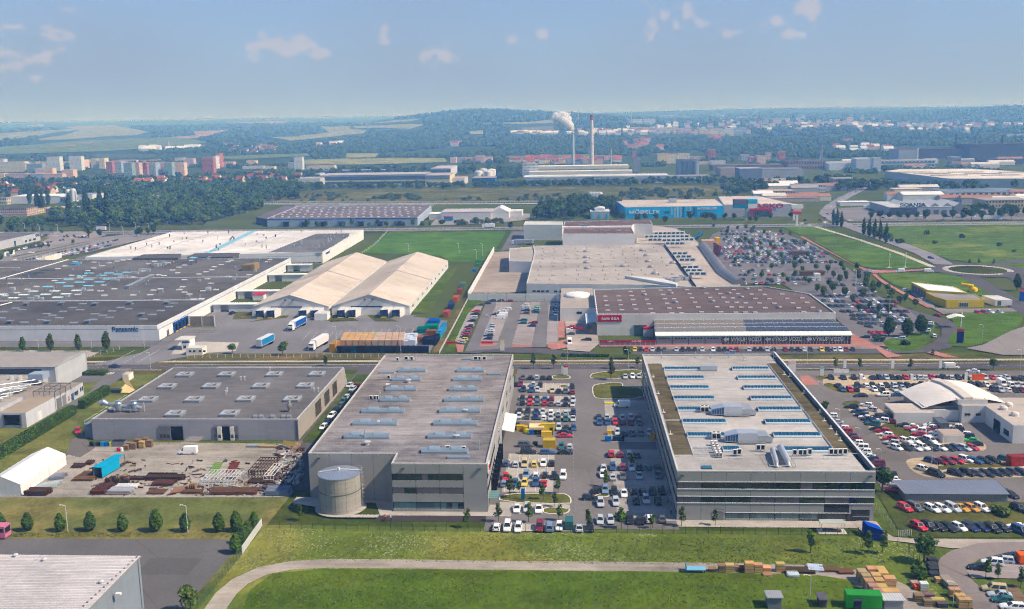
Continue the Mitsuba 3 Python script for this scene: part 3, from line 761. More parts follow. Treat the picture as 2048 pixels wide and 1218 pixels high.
# ---- round tank
tank = thing('water_tank','round grey steel tank with a pale ribbed conical roof','tank')
TX,TY,TR = -54.5,219.7,4.85
for ring in range(8):
  for seg in range(12):
    a0,a1 = seg*math.pi/6+.006,(seg+1)*math.pi/6-.006
    z0,z1 = .1+ring*1.11,.1+(ring+1)*1.11-.025
    aa = np.linspace(a0,a1,4)
    v = [(TX+TR*math.cos(t),TY+TR*math.sin(t),z) for z in (z0,z1) for t in aa]
    part(tank,'plate',M().add(v,[(i,i+1,i+5,i+4) for i in range(3)],C(178,174,164,rng.uniform(.8,.86))))
part(tank,'shell',M().lathe(TX,TY,[(TR-.03,0),(TR-.03,9.0)],C(110,108,104,.8),40))
part(tank,'band',M().lathe(TX,TY,[(TR,5.1),(TR+.12,5.15),(TR+.12,5.3),(TR,5.35)],C(120,118,112,.8),40))
part(tank,'roof',M().lathe(TX,TY,[(TR+.12,8.9),(TR+.12,9.08),(.05,9.75)],C(178,190,210,.8),40),'metal')
ribs = M()
for k in range(-6,7):
  hx = math.sqrt(max(.1,TR ** 2-(k*.74) ** 2))
  ribs.tube([(TX+k*.74,TY-hx,9.12),(TX+k*.74,TY,9.8-abs(k*.74)*.138),(TX+k*.74,TY+hx,9.12)],.05,C(160,172,192,.8),4)
part(tank,'roof_rib',ribs,'metal',kind='stuff')
part(tank,'walkway',M().tube([(TX-TR,TY-.4,9.3),(TX,TY,9.95),(TX+TR,TY+1.2,9.35)],.09,WHITE,5).tube([(TX,TY,9.7),(TX,TY,10.3)],.22,WHITE,8))
lad = M()
for s in (-.3,.3):
  lad.tube([(TX+TR+.35,TY+.6+s,.3),(TX+TR+.35,TY+.6+s,10.2)],.04,GALV,5)
for z in np.arange(.5,10,.4):
  lad.tube([(TX+TR+.35,TY+.3,z),(TX+TR+.35,TY+.9,z)],.03,GALV,4)
for z in (3,4,5,6,7,8,9,10):
  lad.tube([(TX+TR+.35,TY+.3,z),(TX+TR+.9,TY+.6,z),(TX+TR+.35,TY+.9,z)],.03,GALV,4)
lad.tube([(TX+TR-1.5,TY+.2,9.3),(TX+TR-1.5,TY+.2,10.3),(TX+TR+.3,TY+.2,10.2),(TX+TR+.3,TY+1.4,10.2),(TX+TR-1.5,TY+1.4,10.3)],.04,GALV,5)
part(tank,'ladder',lad,'metal')
pl = LineString([(TX,TY),(TX+.01,TY)]).buffer(6.0).union(sbox(TX,TY-6,-44.6,TY-4.4)).union(Polygon([(-66.8,226),(-66.8,222),(-58,219),(-54,225.4)]))
flat('pavement','pale concrete apron round the tank',pl,PAVE,'weathered',2)
# ---- right office block
offr = thing('office_building','grey three storey office block with blue glass roof lights','building')
X0,X1,Y0,Y1 = 23.3,66.8,214.5,325.8
hall(offr,rectpoly(X0,Y0,X1,Y1),H_OFF,PJOINT,C(184,181,178,.86),par=.5,parcol=C(196,197,196),rstyle=3)
part(offr,'high_parapet',M().prism(sbox(X1-.5,Y0+.3,X1+.05,Y1),H_OFF-.2,H_OFF+.75,C(122,128,138,.8),C(206,210,214)))
part(offr,'gutter_wall',M().box(X1-1.5,Y0+1.2,11.28,X1-.52,Y1-.5,11.34,C(70,78,92,.7)))
FS,FE,FWr = Face((X0,Y0),(X1,Y0)),Face((X1,Y0),(X1,Y1)),Face((X0,Y1),(X0,Y0))
cb = list(np.linspace(0,43.5,9))
panels(offr,FS,cb,[(9.2,11.45),(5.78,7.5)])
panels(offr,FS,cb[:3],[(0,4.22)])
panels(offr,FS,cb[2:7],[(2.0,4.22)]); panels(offr,FS,cb[2:6],[(0,.5)]); panels(offr,FS,[cb[7],38.6],[(2.0,4.22)]); panels(offr,FS,[38.6,43.5],[(2.75,4.22)]); panels(offr,FS,[42.6,43.5],[(0,2.75)]); panels(offr,FS,[cb[6],37.5],[(0,.5)])
bl = [[BLINDP],[DARKP],[DARKP],[DARKP],[DARKP],[BLINDP,DARKP],[DARKP],[DARKP]],[[BLINDP],[DARKP],[DARKP],[BLINDP],[BLINDP],[DARKP],[BLINDP],[DARKP+[(.02,.04,.16)]]]
for (z0,z1),cc in zip(((7.5,9.2),(4.22,5.78)),bl):
  for k in range(8):
    st = (cb[k+1]-cb[k]-.14)/len(cc[k])
    for j,cols in enumerate(cc[k]):
      window_row(offr,FS,cb[k]+.07+j*st,cb[k]+.07+(j+1)*st,z0,z1,4 if len(cc[k]) == 1 else 2,cols,rng)
for z in (9.2,7.5,5.78,4.22,2.0):
  part(offr,'ledge',FS.box(M(),0 if z > 3 else 10.9,43.5 if z > 3 else 38.5,z-.06,z+.07,.07,.22,C(206,208,208)))
for k in range(2,6):
  window_row(offr,FS,cb[k]+.1,cb[k+1]-.1,.5,1.95,4,TEALP,rng)
window_row(offr,FS,cb[6]+.2,37.4,.5,1.95,4,DARKP+BLINDP[:1],rng)
for s in (31.3,37.7):
  part(offr,'door',FS.box(M(),s,s+1.1,0,2.1,0,.1,(.02,.021,.024)),'gloss')
gd = part(offr,'dock_door',FS.box(M(),38.95,42.5,.0,2.7,.0,.05,C(52,56,62)),'metal')
for k in range(6):
  part(gd,'pane',FS.box(M(),39.1+k*.56,39.55+k*.56,1.35,1.75,.05,.08,(.03,.035,.04)),'glass')
part(gd,'rail',FS.box(M(),38.95,42.5,1.1,1.25,.05,.1,C(170,178,190)),'metal')
part(offr,'door',FS.box(M(),9.2,10.4,0,2.1,.07,.14,C(124,126,126)))
part(offr,'pipe_frame',M().tube([(X0+8.4,Y0-.25,0),(X0+8.4,Y0-.25,2.7),(X0+10.6,Y0-.25,2.7)],.06,DGREY,5))
panels(offr,FWr,list(np.linspace(0,111.3,21)),[(9.2,11.45),(5.78,7.5),(2.2,4.22),(0,.6)])
panels(offr,FE,list(np.linspace(0,111.3,21)),[(9.2,11.45),(5.78,7.5),(0,4.22)])
for z0,z1 in ((7.5,9.2),(4.22,5.78),(.6,2.2)):
  for k in range(20):
    if z0 > 1:
      window_row(offr,FE,k*5.565+.2,k*5.565+5.4,z0,z1,2,DARKP,rng)
    window_row(offr,FWr,k*5.565+.2,k*5.565+5.4,z0,z1,3,DARKP,rng)
for s in (.8,42.0):
  part(offr,'floodlight',FS.box(M(),s,s+.7,10.6,10.85,.1,.6,DGREY))
part(offr,'camera_arm',M().tube([(41,Y0-.1,11.6),(41.1,Y0-.9,11.7),(41.6,Y0-1.0,11.6)],.07,GREY))
part(offr,'camera_arm',M().tube([(66.2,Y0-.1,11.5),(66.2,Y0-.8,11.6)],.06,GREY))
SED = C(114,104,80,.72)
for pts in (((108,145),(190,145),(308,486),(214,486)),((216,492),(310,492),(385,700),(270,700)),((840,143),(893,143),(1400,692),(1245,672))):
  part(offr,'sedum_bed',M().prism([at(*Z5(*p),11.35) for p in pts],11.3,11.45,C(200,198,192),SED,tstyle=9),'weathered')
part(offr,'roof_kerb',M().tube([(*at(*Z5(840,143),11.5),11.5),(*at(*Z5(1245,672),11.5),11.5)],.2,LGREY,4).tube([(*at(*Z5(192,145),11.5),11.5),(*at(*Z5(385,700),11.5),11.5)],.12,LGREY,4))
BLUEG = [C(10,92,128,.7),C(8,82,120,.7),C(16,100,132,.7)]


def skylight_r(a,b,y,n=12):
  x0,yy = at(*Z5(a,y),11.9); x1,_ = at(*Z5(b,y),11.9)
  sk = part(offr,'skylight',barrel(M(),x0,yy-1.5,x1,yy+1.5,11.3,.8,C(190,204,214)),'metal')
  st = (x1-x0-.5)/n
  for k in range(n):
    m = barrel(M(),x0+.25+k*st+.06,yy-1.35,x0+.25+(k+1)*st-.06,yy+1.35,11.36,.88,rng.choice(BLUEG),6,ends=False)
    part(sk,'pane',m,'gloss')


for a,b,y in ((205,425,170),(222,452,224),(240,482,284),(262,515,348),(287,497,415),(315,585,490),(345,580,572),(618,845,169),(652,888,224),(688,935,284),(730,985,348),(775,1040,415),(818,1098,491),(868,1160,571),(932,1234,659)):
  skylight_r(a,b,y)
skylight_r(560,670,657,4)
q = at(*Z5(467,774),11.5)
part(offr,'roof_hatch',M().box(q[0]-1.1,q[1]-.9,11.3,q[0]+1.1,q[1]+.9,11.6,C(30,110,140,.6)),'glass')


def ahu(px0,px1,py):
  """a long air handling house with a sloping glazed nose and ducts"""
  (xa,ya),(xb,_) = at(*Z5(px0,py),11.4),at(*Z5(px1,py),11.4)
  L = xb-xa
  xn,xm = xa+.27*L,xa+.68*L
  y0,y1,zt = ya,ya+3.6,13.9
  k = part(offr,'air_handling_house',M().box(xn,y0,11.45,xm,y1,zt,C(196,204,214)),'metal')
  nose = M().add([(xa,y0+.5,11.6),(xn,y0,11.6),(xn,y1,11.6),(xa,y1-.3,11.6),(xa,y0+.9,13.0),(xn,y0,zt),(xn,y1,zt),(xa+.3,y1-.3,13.2)],[(0,1,5,4),(2,3,7,6),(4,5,6,7),(0,4,7,3)],C(190,200,214))
  part(k,'nose',nose,'metal')
  for j in range(5):
    t0,t1 = j/5+.02,(j+1)/5-.02
    f = lambda t,lo: (xa+(xn-xa)*t,y0+.5-.5*t-.03,11.75 if lo else 12.9+.8*t)
    part(k,'louvre',M().add([f(t0,1),f(t1,1),f(t1,0),f(t0,0)],[(0,1,2,3)],C(74,104,140,.8)),'metal')
  part(k,'duct',M().add([(xm,y0+.1,11.6),(xb,y0+.1,11.6),(xb,y1,11.6),(xm,y1,11.6),(xm,y0+.1,13.2),(xb-1,y0+.1,13.2),(xb-1.2,y1,13.5),(xm,y1,13.5),(xb,y0+.1,12.7)],[(0,1,8,4),(8,5,4,4),(1,2,6,8),(4,5,6,7),(8,6,5,5),(2,3,7,6)],C(178,184,190)),'metal')
  part(k,'walkway',M().box(xn,y0-.9,11.6,xm+2,y0-.1,11.68,GREY).tube([(xn,y0-.9,11.65),(xn,y0-.9,12.5),(xm+2,y0-.9,12.5),(xm+2,y0-.9,11.65)],.04,GREY,4),'metal')


ahu(500,768,462); ahu(580,868,628)
for px,py in ((455,442),(526,606)):
  q = at(*Z5(px,py),11.4)
  k = part(offr,'chiller',M().box(q[0]-1.1,q[1],11.4,q[0]+1.1,q[1]+1.3,13.1,C(226,224,216)))
  for s in (-.95,.1):
    part(k,'grille',M().box(q[0]+s,q[1]-.05,11.7,q[0]+s+.85,q[1]-.005,12.8,(.03,.03,.032)))
    part(k,'fan',M().lathe(q[0]+s+.42,q[1]+.65,[(.38,13.1),(.38,13.18),(.05,13.16)],DGREY,12))
q = at(*Z5(480,188),11.4)
part(offr,'air_handling_house',M().box(q[0]-2.6,q[1],11.5,q[0]+2.6,q[1]+2,12.9,C(186,196,202)),'metal')
for px,py in [(498,640),(504,655),(510,670),(516,685),(522,700),(528,712),(520,640),(527,656),(534,671),(540,686),(547,700),(552,712)]:
  q = at(*Z5(px,py),11.4)
  ac_unit(offr,q[0],q[1],11.3,.5,.9,1.0)
for px,py in ((638,705),(664,702),(780,676),(807,676),(1002,706),(1037,706),(1063,706),(1093,702),(1223,702),(1250,702),(1278,701),(1308,700)):
  q = at(*Z5(px,py),11.4)
  ac_unit(offr,q[0],q[1],11.5,1.05,.45,1.25)
rk = M()
for a,b,y in ((600,690,714),(760,830,690),(985,1115,712),(1180,1330,715),(385,500,652),(385,480,690),(395,600,668)):
  p,q = at(*Z5(a,y),11.6),at(*Z5(b,y),11.6)
  rk.tube([(*p,11.6),(*q,11.6)],.06,GALV,4).tube([(p[0],p[1]-.5,11.6),(q[0],q[1]-.5,11.6)],.06,GALV,4)
  for t in np.linspace(0,1,7):
    x = p[0]+t*(q[0]-p[0])
    rk.tube([(x,p[1],11.3),(x,p[1],11.65)],.05,GALV,4)
p = at(*Z5(395,670),11.5)
rk.tube([(p[0],p[1],11.3),(p[0],p[1],12.4),(p[0]+1.5,p[1]-4,12.4),(p[0]+1.5,p[1]-4,11.3)],.05,GALV,4)
p,q = at(*Z5(1330,690),12),at(*Z5(1435,692),12)
rk.tube([(*p,12),(*q,12)],.06,LGREY,4)
part(offr,'pipe_rack',rk,'metal',kind='stuff')
for a,b,r in (((865,662),(892,745),.55),((912,648),(962,740),.75)):
  p,q = at(*Z5(*a),12.4),at(*Z5(*b),12.4)
  part(offr,'silver_duct',M().tube([(*p,11.3),(*p,12.1),(p[0],p[1]-.6,12.5),(*q,12.5),(q[0],q[1]-.3,11.5)],[r*.8,r,r,r,r*.8],C(196,202,208),10),'metal',True)
fr = M()
for a,b in (((800,690),(850,765)),((850,765),(1010,765)),((985,715),(1010,765))):
  p,q = at(*Z5(*a),11.9),at(*Z5(*b),11.9)
  fr.tube([(*p,11.9),(*q,11.9)],.06,GALV,4)
  for t in np.linspace(0,1,5):
    fr.tube([(p[0]+t*(q[0]-p[0]),p[1]+t*(q[1]-p[1]),z) for z in (11.3,12.3)],.05,GALV,4)
part(offr,'duct_frame',fr,'metal')
for px,py in ((190,108),(395,108),(490,108),(600,106),(692,122),(872,122)):
  q = at(*Z5(px,py),11.4)
  part(offr,'mast',M().tube([(*q,11.3),(q[0]+.1,q[1],13.6)],.1,GALV,5).tube([(q[0]-.8,q[1],11.35),(q[0]+.8,q[1]+.3,11.5)],.09,GALV,5).tube([(q[0],q[1],12.3),(q[0]+1.3,q[1]-.3,12.7),(q[0]+1.6,q[1]-.3,11.9)],.1,LGREY,5),'metal')
for px,py in ((938,210),(972,222),(1058,325),(1155,440),(1182,492),(1222,540),(1257,575),(1278,612),(140,226),(170,327),(203,441),(245,574)):
  q = at(*Z5(px,py),11.5)
  part(offr,'lightning_block',M().box(q[0]-.55,q[1]-.3,11.45,q[0]+.55,q[1]+.3,11.6,C(222,216,200)).tube([(*q,11.6),(*q,12.4)],.12,WHITE,6))
# ---- grey workshop with four by four roof lights
ws = thing('workshop','long low grey workshop with square roof lights and two open gates','building')
WX0,WX1,WY0,WY1,WH = -138.7,-78.4,270.2,330.2,6.4
hall(ws,rectpoly(WX0,WY0,WX1,WY1),WH,C(150,150,158,.84),C(116,115,118,.84),par=.35,parcol=C(182,184,190),rstyle=2)
FS,FE = Face((WX0,WY0),(WX1,WY0)),Face((WX1,WY0),(WX1,WY1))
GS = lambda px: at(*ZL(px,580))[0]-WX0
gates = [(GS(905),GS(1050)),(GS(1230),GS(1378))]
cut = [0,gates[0][0],gates[0][1],gates[1][0],gates[1][1],60.3]
for k in range(8):
  z0,z1 = .1+k*.77,.1+(k+1)*.77
  for j in range(5):
    if j in (1,3) and z0 < 4.2:
      continue
    a,b = cut[j],cut[j+1]
    n = max(1,int((b-a)/6))
    for i in range(n):
      kk = rng.uniform(.82,.86)
      part(ws,'panel',FS.box(M(),a+(b-a)*i/n+.02,a+(b-a)*(i+1)/n-.02,z0+.015,z1-.015,0,.05,C(172,172,180,kk)))
for (a,b),light in zip(gates,(False,True)):
  w = b-a
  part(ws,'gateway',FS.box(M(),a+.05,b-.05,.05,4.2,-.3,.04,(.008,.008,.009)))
  leaves = [(0,.5)] if not light else [(0,.16),(.16,.34),(.67,.84),(.84,1)]
  for i,(p,q) in enumerate(leaves):
    lite = light and i in (1,2)
    lf = part(ws,'gate_leaf',FS.box(M(),a+p*w+.05,a+q*w-.03,.1,4.15,.04,.3 if not lite else .5,C(214,212,200) if lite else C(110,112,120)))
    for t in ((.2,.5,.8) if not light else (.5,)):
      s = a+(p+(q-p)*t)*w
      part(lf,'pane',FS.box(M(),s-.4,s+.4,.9,1.9,.3 if not lite else .5,.54 if lite else .34,(.03,.03,.035)),'glass')
panels(ws,FE,list(np.linspace(0,60,13)),[(0,6.1)],col=C(176,170,164,.88),d=.04,gap=.04)
for s0,s1 in ((20,26.5),(31.5,37.5),(42.5,48)):
  m = M()
  for s in np.linspace(s0,s1,7):
    FE.box(m,s-.06,s+.06,.8,5.0,.05,.2,C(96,92,84))
  for z in np.linspace(.8,5,7):
    FE.box(m,s0,s1,z-.05,z+.05,.05,.18,C(96,92,84))
  w = part(ws,'window',m)
  for i in range(6):
    for j in range(6):
      a,b = s0+(s1-s0)*i/6,s0+(s1-s0)*(i+1)/6
      part(w,'pane',FE.box(M(),a+.07,b-.07,.87+j*.7,1.43+j*.7,0,.09,rng.choice([C(92,88,78,.7),C(66,66,62,.7),C(110,104,92,.7)])),'glass')
for px,py in ((1083,172),(1328,170),(1606,170),(1857,168),(980,240),(1238,238),(1528,238),(1788,236),(868,317),(1137,317),(1440,314),(1713,314),(1027,400),(1345,398)):
  q = at(*ZL(px,py),6.5)
  sk = part(ws,'skylight',M().prism(sbox(q[0]-2.3,q[1]-2.3,q[0]+2.3,q[1]+2.3),6.02,6.75,C(176,182,188),C(206,210,212)),'metal')
  part(sk,'rim',M().prism(sbox(q[0]-2.45,q[1]-2.45,q[0]+2.45,q[1]+2.45).difference(sbox(q[0]-2.1,q[1]-2.1,q[0]+2.1,q[1]+2.1)),6.6,6.85,C(188,194,200)),'metal')
  part(sk,'vent_flap',M().add([(q[0]-.6,q[1]-1.2,6.86),(q[0]+.5,q[1]-1.2,6.86),(q[0]+.8,q[1]+.8,7.25),(q[0]-.2,q[1]+.8,7.25)],[(0,1,2,3)],C(150,150,148)).tube([(q[0]-1.4,q[1]-.5,6.95),(q[0]+1.4,q[1]+.2,6.95)],.1,C(128,104,70),5).add([(q[0]+.7,q[1]-1,6.86),(q[0]+1.6,q[1]-1,6.86),(q[0]+1.7,q[1]+.6,7.1),(q[0]+1,q[1]+.6,7.1)],[(0,1,2,3)],C(96,90,84)))
for px,py in ((1495,425),(1530,425),(1597,425),(1660,425),(1693,425)):
  q = at(*ZL(px,py),6.1)
  part(ws,'roof_vent',barrel(M(),q[0]-.55,q[1]-.5,q[0]+.55,q[1]+.6,6.05,.95,C(176,180,184)),'metal')
q = at(*ZL(1695,390),6.05)
part(ws,'exhaust_stack',M().lathe(q[0],q[1],[(.55,6.05),(.5,7.0),(.75,7.4),(.8,8.2),(.4,8.8),(.5,9.1),(.48,9.4),(.05,9.4)],C(164,160,156),14),'metal',True)
dm = M()
for px,py in ((695,392),(788,392)):
  q = at(*ZL(px,py),6.1)
  dm.lathe(q[0],q[1],[(.85,7.2),(1.0,8.4),(1.1,8.8),(.7,9.3),(.9,9.6),(.05,9.6)],C(160,176,190),12)
  for sx in (-.8,.8):
    for sy in (-.8,.8):
      dm.tube([(q[0]+sx,q[1]+sy,6.05),(q[0]+sx,q[1]+sy,7.8)],.07,GALV,4)
p,q = at(*ZL(620,360),7.2),at(*ZL(830,370),7.2)
dm.tube([(p[0]-1.6,p[1],8.2),(p[0]-.5,p[1],8.6),(p[0]+.8,p[1],7.9),(q[0]-4,q[1],7.6),(q[0]-2.5,q[1],8.0),(q[0],q[1],7.2)],[.9,.8,.6,.55,.55,.5],C(170,186,198),10)
q = at(*ZL(845,390),6.1)
dm.tube([(*q,6.05),(*q,9)],.13,WHITE,6)
part(ws,'fan_ducts',dm,'metal')
for px,py in ((1410,208),(1432,206),(1330,275),(1322,290),(1837,275),(1862,275),(1580,152)):
  q = at(*ZL(px,py),6.1)
  roof_vent(ws,'vent_pipe',q[0],q[1],6.05,.3,1.2,col=WHITE)
part(ws,'lean_to',M().box(WX0-3.2,WY0+1.5,0,WX0-.02,WY0+9,4.3,C(132,142,156,.8)).tube([(WX0-3,WY0+1.8,4.3),(WX0-3,WY0+1.8,5.2),(WX0-3,WY0+30,5.2)],.05,LGREY,4))
part(ws,'rear_block',M().prism(sbox(*at(*ZL(1265,129),5.2),at(*ZL(1825,118),5.2)[0],WY1+7),0,5.0,C(186,186,184),C(150,146,144)))
part(ws,'downpipe',M().tube([(WX1+.1,WY0-.1,0),(WX1+.1,WY0-.1,6.2)],.1,DGREY,5).tube([(WX1-.35,WY0-.15,0),(WX1-.35,WY0-.15,6.2)],.06,DGREY,5))
# ---- old food works with plant on the roof, far left
lf = thing('factory_building','pale factory at the left edge with pipework and a loading dock','building')
FX1,FYb = -178.2,336.0
part(lf,'high_hall',M().gable(-262,325.5,FX1,348,8.0,9.2,C(168,164,160,.84),'x',.3,wall=C(186,190,198,.84)))
part(lf,'hall_panel',M().box(FX1,326.5,.2,FX1+.08,347,7.8,C(200,204,208,.86)))
part(lf,'middle_hall',M().prism(sbox(-262,300,-181,325.4),0,5.2,C(192,194,198,.84),C(176,172,166,.84)),'weathered')
part(lf,'side_range',M().prism(sbox(-181,300,-165.2,318.5),0,4.3,C(206,210,216,.86),C(160,152,144,.84)),'weathered')
part(lf,'front_range',M().prism(sbox(-262,281,-176,300),0,4.6,C(196,200,204,.86),C(176,172,166,.84)),'weathered')
dk = part(lf,'dock_house',M().prism(sbox(-173.4,281.8,-164.9,299),0,4.7,C(206,210,216,.86),C(170,156,138,.84)),'weathered')
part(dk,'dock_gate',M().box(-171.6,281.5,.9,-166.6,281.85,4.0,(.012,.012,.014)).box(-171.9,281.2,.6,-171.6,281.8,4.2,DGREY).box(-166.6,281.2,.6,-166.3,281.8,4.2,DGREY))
part(dk,'door',M().box(-164.92,288.5,.3,-164.8,290.5,2.9,WHITE))
fE = Face((-165.2,300),(-165.2,318.5))
for s0,s1,z0,z1,c in ((.5,3.6,.1,3.6,C(120,122,124)),(4.2,6.6,.1,3.6,C(134,134,136)),(8.0,8.8,.8,2.2,C(170,110,90)),(10,11.6,.2,2.6,C(60,92,128)),(13.6,14.3,1,2.6,DGREY)):
  part(lf,'door',fE.box(M(),s0,s1,z0,z1,.02,.1,c))
for s0,s1,z0,z1 in ((12.2,14.8,1.3,2.6),(16.2,17.1,1.6,3.1),(17.5,18.2,1.6,3.1)):
  window_row(lf,fE,s0,s1,z0,z1,2,DARKP,rng)
pw = M()
for k in range(9):
  x = -181+rng.uniform(-1,1)
  y = 283+k*3.6
  pw.tube([(x-8,y-6,5.6+rng.random()),(x+4,y+4,5.8+rng.random())],rng.uniform(.08,.25),rng.choice([GALV,GREY,LGREY]),6)
  pw.tube([(x+2,y,4.4),(x+2,y,7.4)],.09,GREY,4)
pw.tube([(-190,281,5.6),(-181,300,6.4),(-178,308,6.4)],.5,GALV,8).tube([(-189,281,6.4),(-179.5,300,7.3)],.35,LGREY,8)
for x,y,s in ((-196,290,1.4),(-197.5,290.5,1.2),(-183,318,1.1),(-187,318.5,1.1),(-190,318.7,1.1)):
  pw.tube([(x,y,4.6),(x,y,6.6)],.7*s,WHITE,8)
part(lf,'pipework',pw,'metal')
cage = M()
for y in (299.5,303,306.5,310):
  for x in (-165,-168.5,-172):
    cage.tube([(x,y,4.0),(x,y,6.3)],.1,DGREY,4)
  cage.tube([(-172,y,6.3),(-165,y,6.3)],.1,DGREY,4)
for x in (-165,-168.5,-172):
  cage.tube([(x,299.5,6.3),(x,310,6.3)],.1,DGREY,4)
part(lf,'steel_frame',cage,'metal')
part(lf,'roof_cabin',M().box(-181.5,314,6.3,-176.5,318.5,8.3,C(150,166,184)).tube([(-181,314.5,4.3),(-181,314.5,6.4)],.12,GREY).tube([(-177,314.5,4.3),(-177,314.5,6.4)],.12,GREY))
part(lf,'window_band',M().box(-262,325.35,5.4,-183,325.5,7.2,C(60,64,70)))
# ---- white roofed hall in the lower left corner
wl = thing('warehouse','white metal roofed hall in the lower left corner','building')
qx,qy = at(279.2,1112,11.5)
part(wl,'wall',M().box(qx-75,qy-75,0,qx,qy,11.3,C(150,160,174,.84)))
for k in range(12):
  y1 = qy-k*2.4
  for j in range(4):
    part(wl,'roof_sheet',M().add([(qx-75+j*18.8,y1-2.36,11.5),(qx-75+(j+1)*18.8-.06,y1-2.36,11.5),(qx-75+(j+1)*18.8-.06,y1,11.5),(qx-75+j*18.8,y1,11.5)],[(0,1,2,3)],C(216,212,212,rng.uniform(.82,.88)),2),'weathered')
part(wl,'roof_base',M().box(qx-75.2,qy-75,11.25,qx+.25,qy+.25,11.46,C(150,146,146)))
seam = M()
for k in range(60):
  seam.box(qx-75,qy-k*.6-.03,11.5,qx,qy-k*.6,11.56,C(190,188,188))
part(wl,'roof_seams',seam,'metal',kind='stuff')
for px,py in ((92,445),(258,470),(592,600)):
  q = at(*ZF(px,py),11.6)
  roof_vent(wl,'roof_cowl',q[0],q[1],11.5,.45,.3,col=C(226,226,224))
for k in range(14):
  q = at(*ZF(800-k*24,452+k*22),11.55)
  part(wl,'roof_bolt',M().box(q[0]-.14,q[1]-.14,11.5,q[0]+.14,q[1]+.14,11.72,C(130,130,132)))
q = at(*ZF(650,690),9)
part(wl,'wall_lamp',M().tube([(qx,q[1],9.6),(qx+.9,q[1],9.8)],.07,GREY).box(qx+.6,q[1]-.35,9.65,qx+1.5,q[1]+.35,9.95,WHITE))
part(wl,'downpipe',M().tube([(qx+.12,qy-1,0),(qx+.12,qy-1,11.3)],.09,C(140,150,164),5))
# ------------------------------------------------------------------ the white factory, tent halls, stores, car dealers
BLUEL = C(20,92,150,.8)
fac = thing('factory_building','wide white factory with blue company lettering and dark flat roofs','building')
PX1,PYF,PYB,PH = -173.6,401.2,605.0,6.7
hall(fac,rectpoly(-430,PYF,PX1,PYB),PH,C(226,228,230,.9),C(110,109,108,.84),par=.4,rstyle=4,parcol=C(230,232,234,.9))
FS,FE = Face((-430,PYF),(PX1,PYF)),Face((PX1,PYF),(PX1,PYB))
for k in range(43):
  part(fac,'panel',FS.box(M(),6*k-1+.04,6*k+5-.04,.15,4.9,0,.06,C(228,230,232,rng.uniform(.88,.92))))
part(fac,'stripe',FS.box(M(),0,at(219,658,5)[0]+430,4.95,5.15,0,.08,C(120,140,170)))
part(fac,'stripe',FS.box(M(),at(279,658,5)[0]+430,256.4,4.95,5.15,0,.08,C(120,140,170)))
part(fac,'stripe',FE.box(M(),0,200,4.6,4.85,0,.08,C(120,140,170)))
lx0,lx1 = at(222.6,660,5)[0],at(274.4,660,5)[0]
part(fac,'lettering',M().text('Panasonic',2.0,(lx0,PYF-.1,4.1),(1,0,0),(0,0,1),C(0,84,150,.7),.08,True,lx1-lx0))
for k in range(25):
  part(fac,'panel',FE.box(M(),8.15*k+.04,8.15*(k+1)-.04,.1,4.5,0,.06,C(236,236,234,rng.uniform(.93,.96))))
window_row(fac,FS,245.5,249.2,.8,2.0,2,DARKP,rng)
for s in (9.0,10.3):
  part(fac,'door',FE.box(M(),s,s+1.0,0,2.6,.06,.12,DGREY))
for k in range(4):
  q = at(*ZP(1030+k*17.5,660-k*11.5))
  s = q[1]-PYF
  dd = part(fac,'dock_shelter',FE.box(M(),s,s+3.4,.4,4.4,.05,.9,C(44,92,160,.7)))
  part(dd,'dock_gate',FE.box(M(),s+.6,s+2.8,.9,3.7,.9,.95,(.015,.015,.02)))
  part(dd,'bumper',FE.box(M(),s+.5,s+2.9,.3,.6,.9,1.3,C(230,190,40)))
for y,x0,x1 in ((461.5,-300,-176),(531.5,-430,-176),(575,-430,-330)):
  part(fac,'roof_joint',M().box(x0,y-.35,6.3,x1,y+.35,6.62,C(214,216,218)))
part(fac,'roof_joint',M().tube([(*at(*ZP(0,500),6.5),6.5),(*at(*ZP(70,482),6.5),6.5)],.3,WHITE,4).tube([(*at(*ZP(0,345),6.6),6.6),(*at(*ZP(400,232),6.6),6.6)],.3,WHITE,4))
part(fac,'roof_field',M().sheet(rectpoly(-430,PYF+.5,-173.9,461),6.32,C(94,93,94,.84),4),'weathered')
r2 = random.Random(11)
for px,py in [(483,490),(90,516),(130,525),(20,538),(272,548),(306,558),(240,585),(345,573),(140,598),(367,535),(425,512),(468,526),(555,548),(600,558),(545,582),(640,570),(655,533),(705,512),(750,521),(758,490),(890,553),(940,530),(988,508),(1018,487),(838,580),(432,600),(8,573)]:
  q = at(*ZP(px,py),6.5)
  sk = part(fac,'skylight',M().box(q[0]-1.7,q[1]-.9,6.32,q[0]+1.7,q[1]+.9,6.62,C(176,182,190)),'metal')
for px,py in [(153,500),(360,497),(556,500),(976,492),(60,605),(280,605),(513,603),(827,562),(757,494)]:
  q = at(*ZP(px,py),6.4)
  part(fac,'roof_fan',M().box(q[0]-.9,q[1]-.9,6.3,q[0]+.9,q[1]+.9,7.3,C(120,132,142)).box(q[0]-1.3,q[1]-1.3,7.4,q[0]+1.3,q[1]+1.3,7.7,C(150,162,172)),'metal')
PXL = [(15,435),(80,455),(140,437),(195,417),(268,435),(322,415),(388,432),(338,452),(450,412)],[(280,389),(352,367),(402,348),(400,387),(468,364),(518,348),(518,384),(582,362),(630,346),(595,324),(638,310),(478,326),(522,311),(690,317),(745,306)]
for white,lst in zip((True,False),PXL):
  for px,py in lst:
    q = at(*ZP(px,py),6.5)
    part(fac,'skylight',barrel(M(),q[0]-2.4,q[1]-1.3,q[0]+2.4,q[1]+1.3,6.3,.5,C(206,232,236) if white else C(128,206,236,.9)))
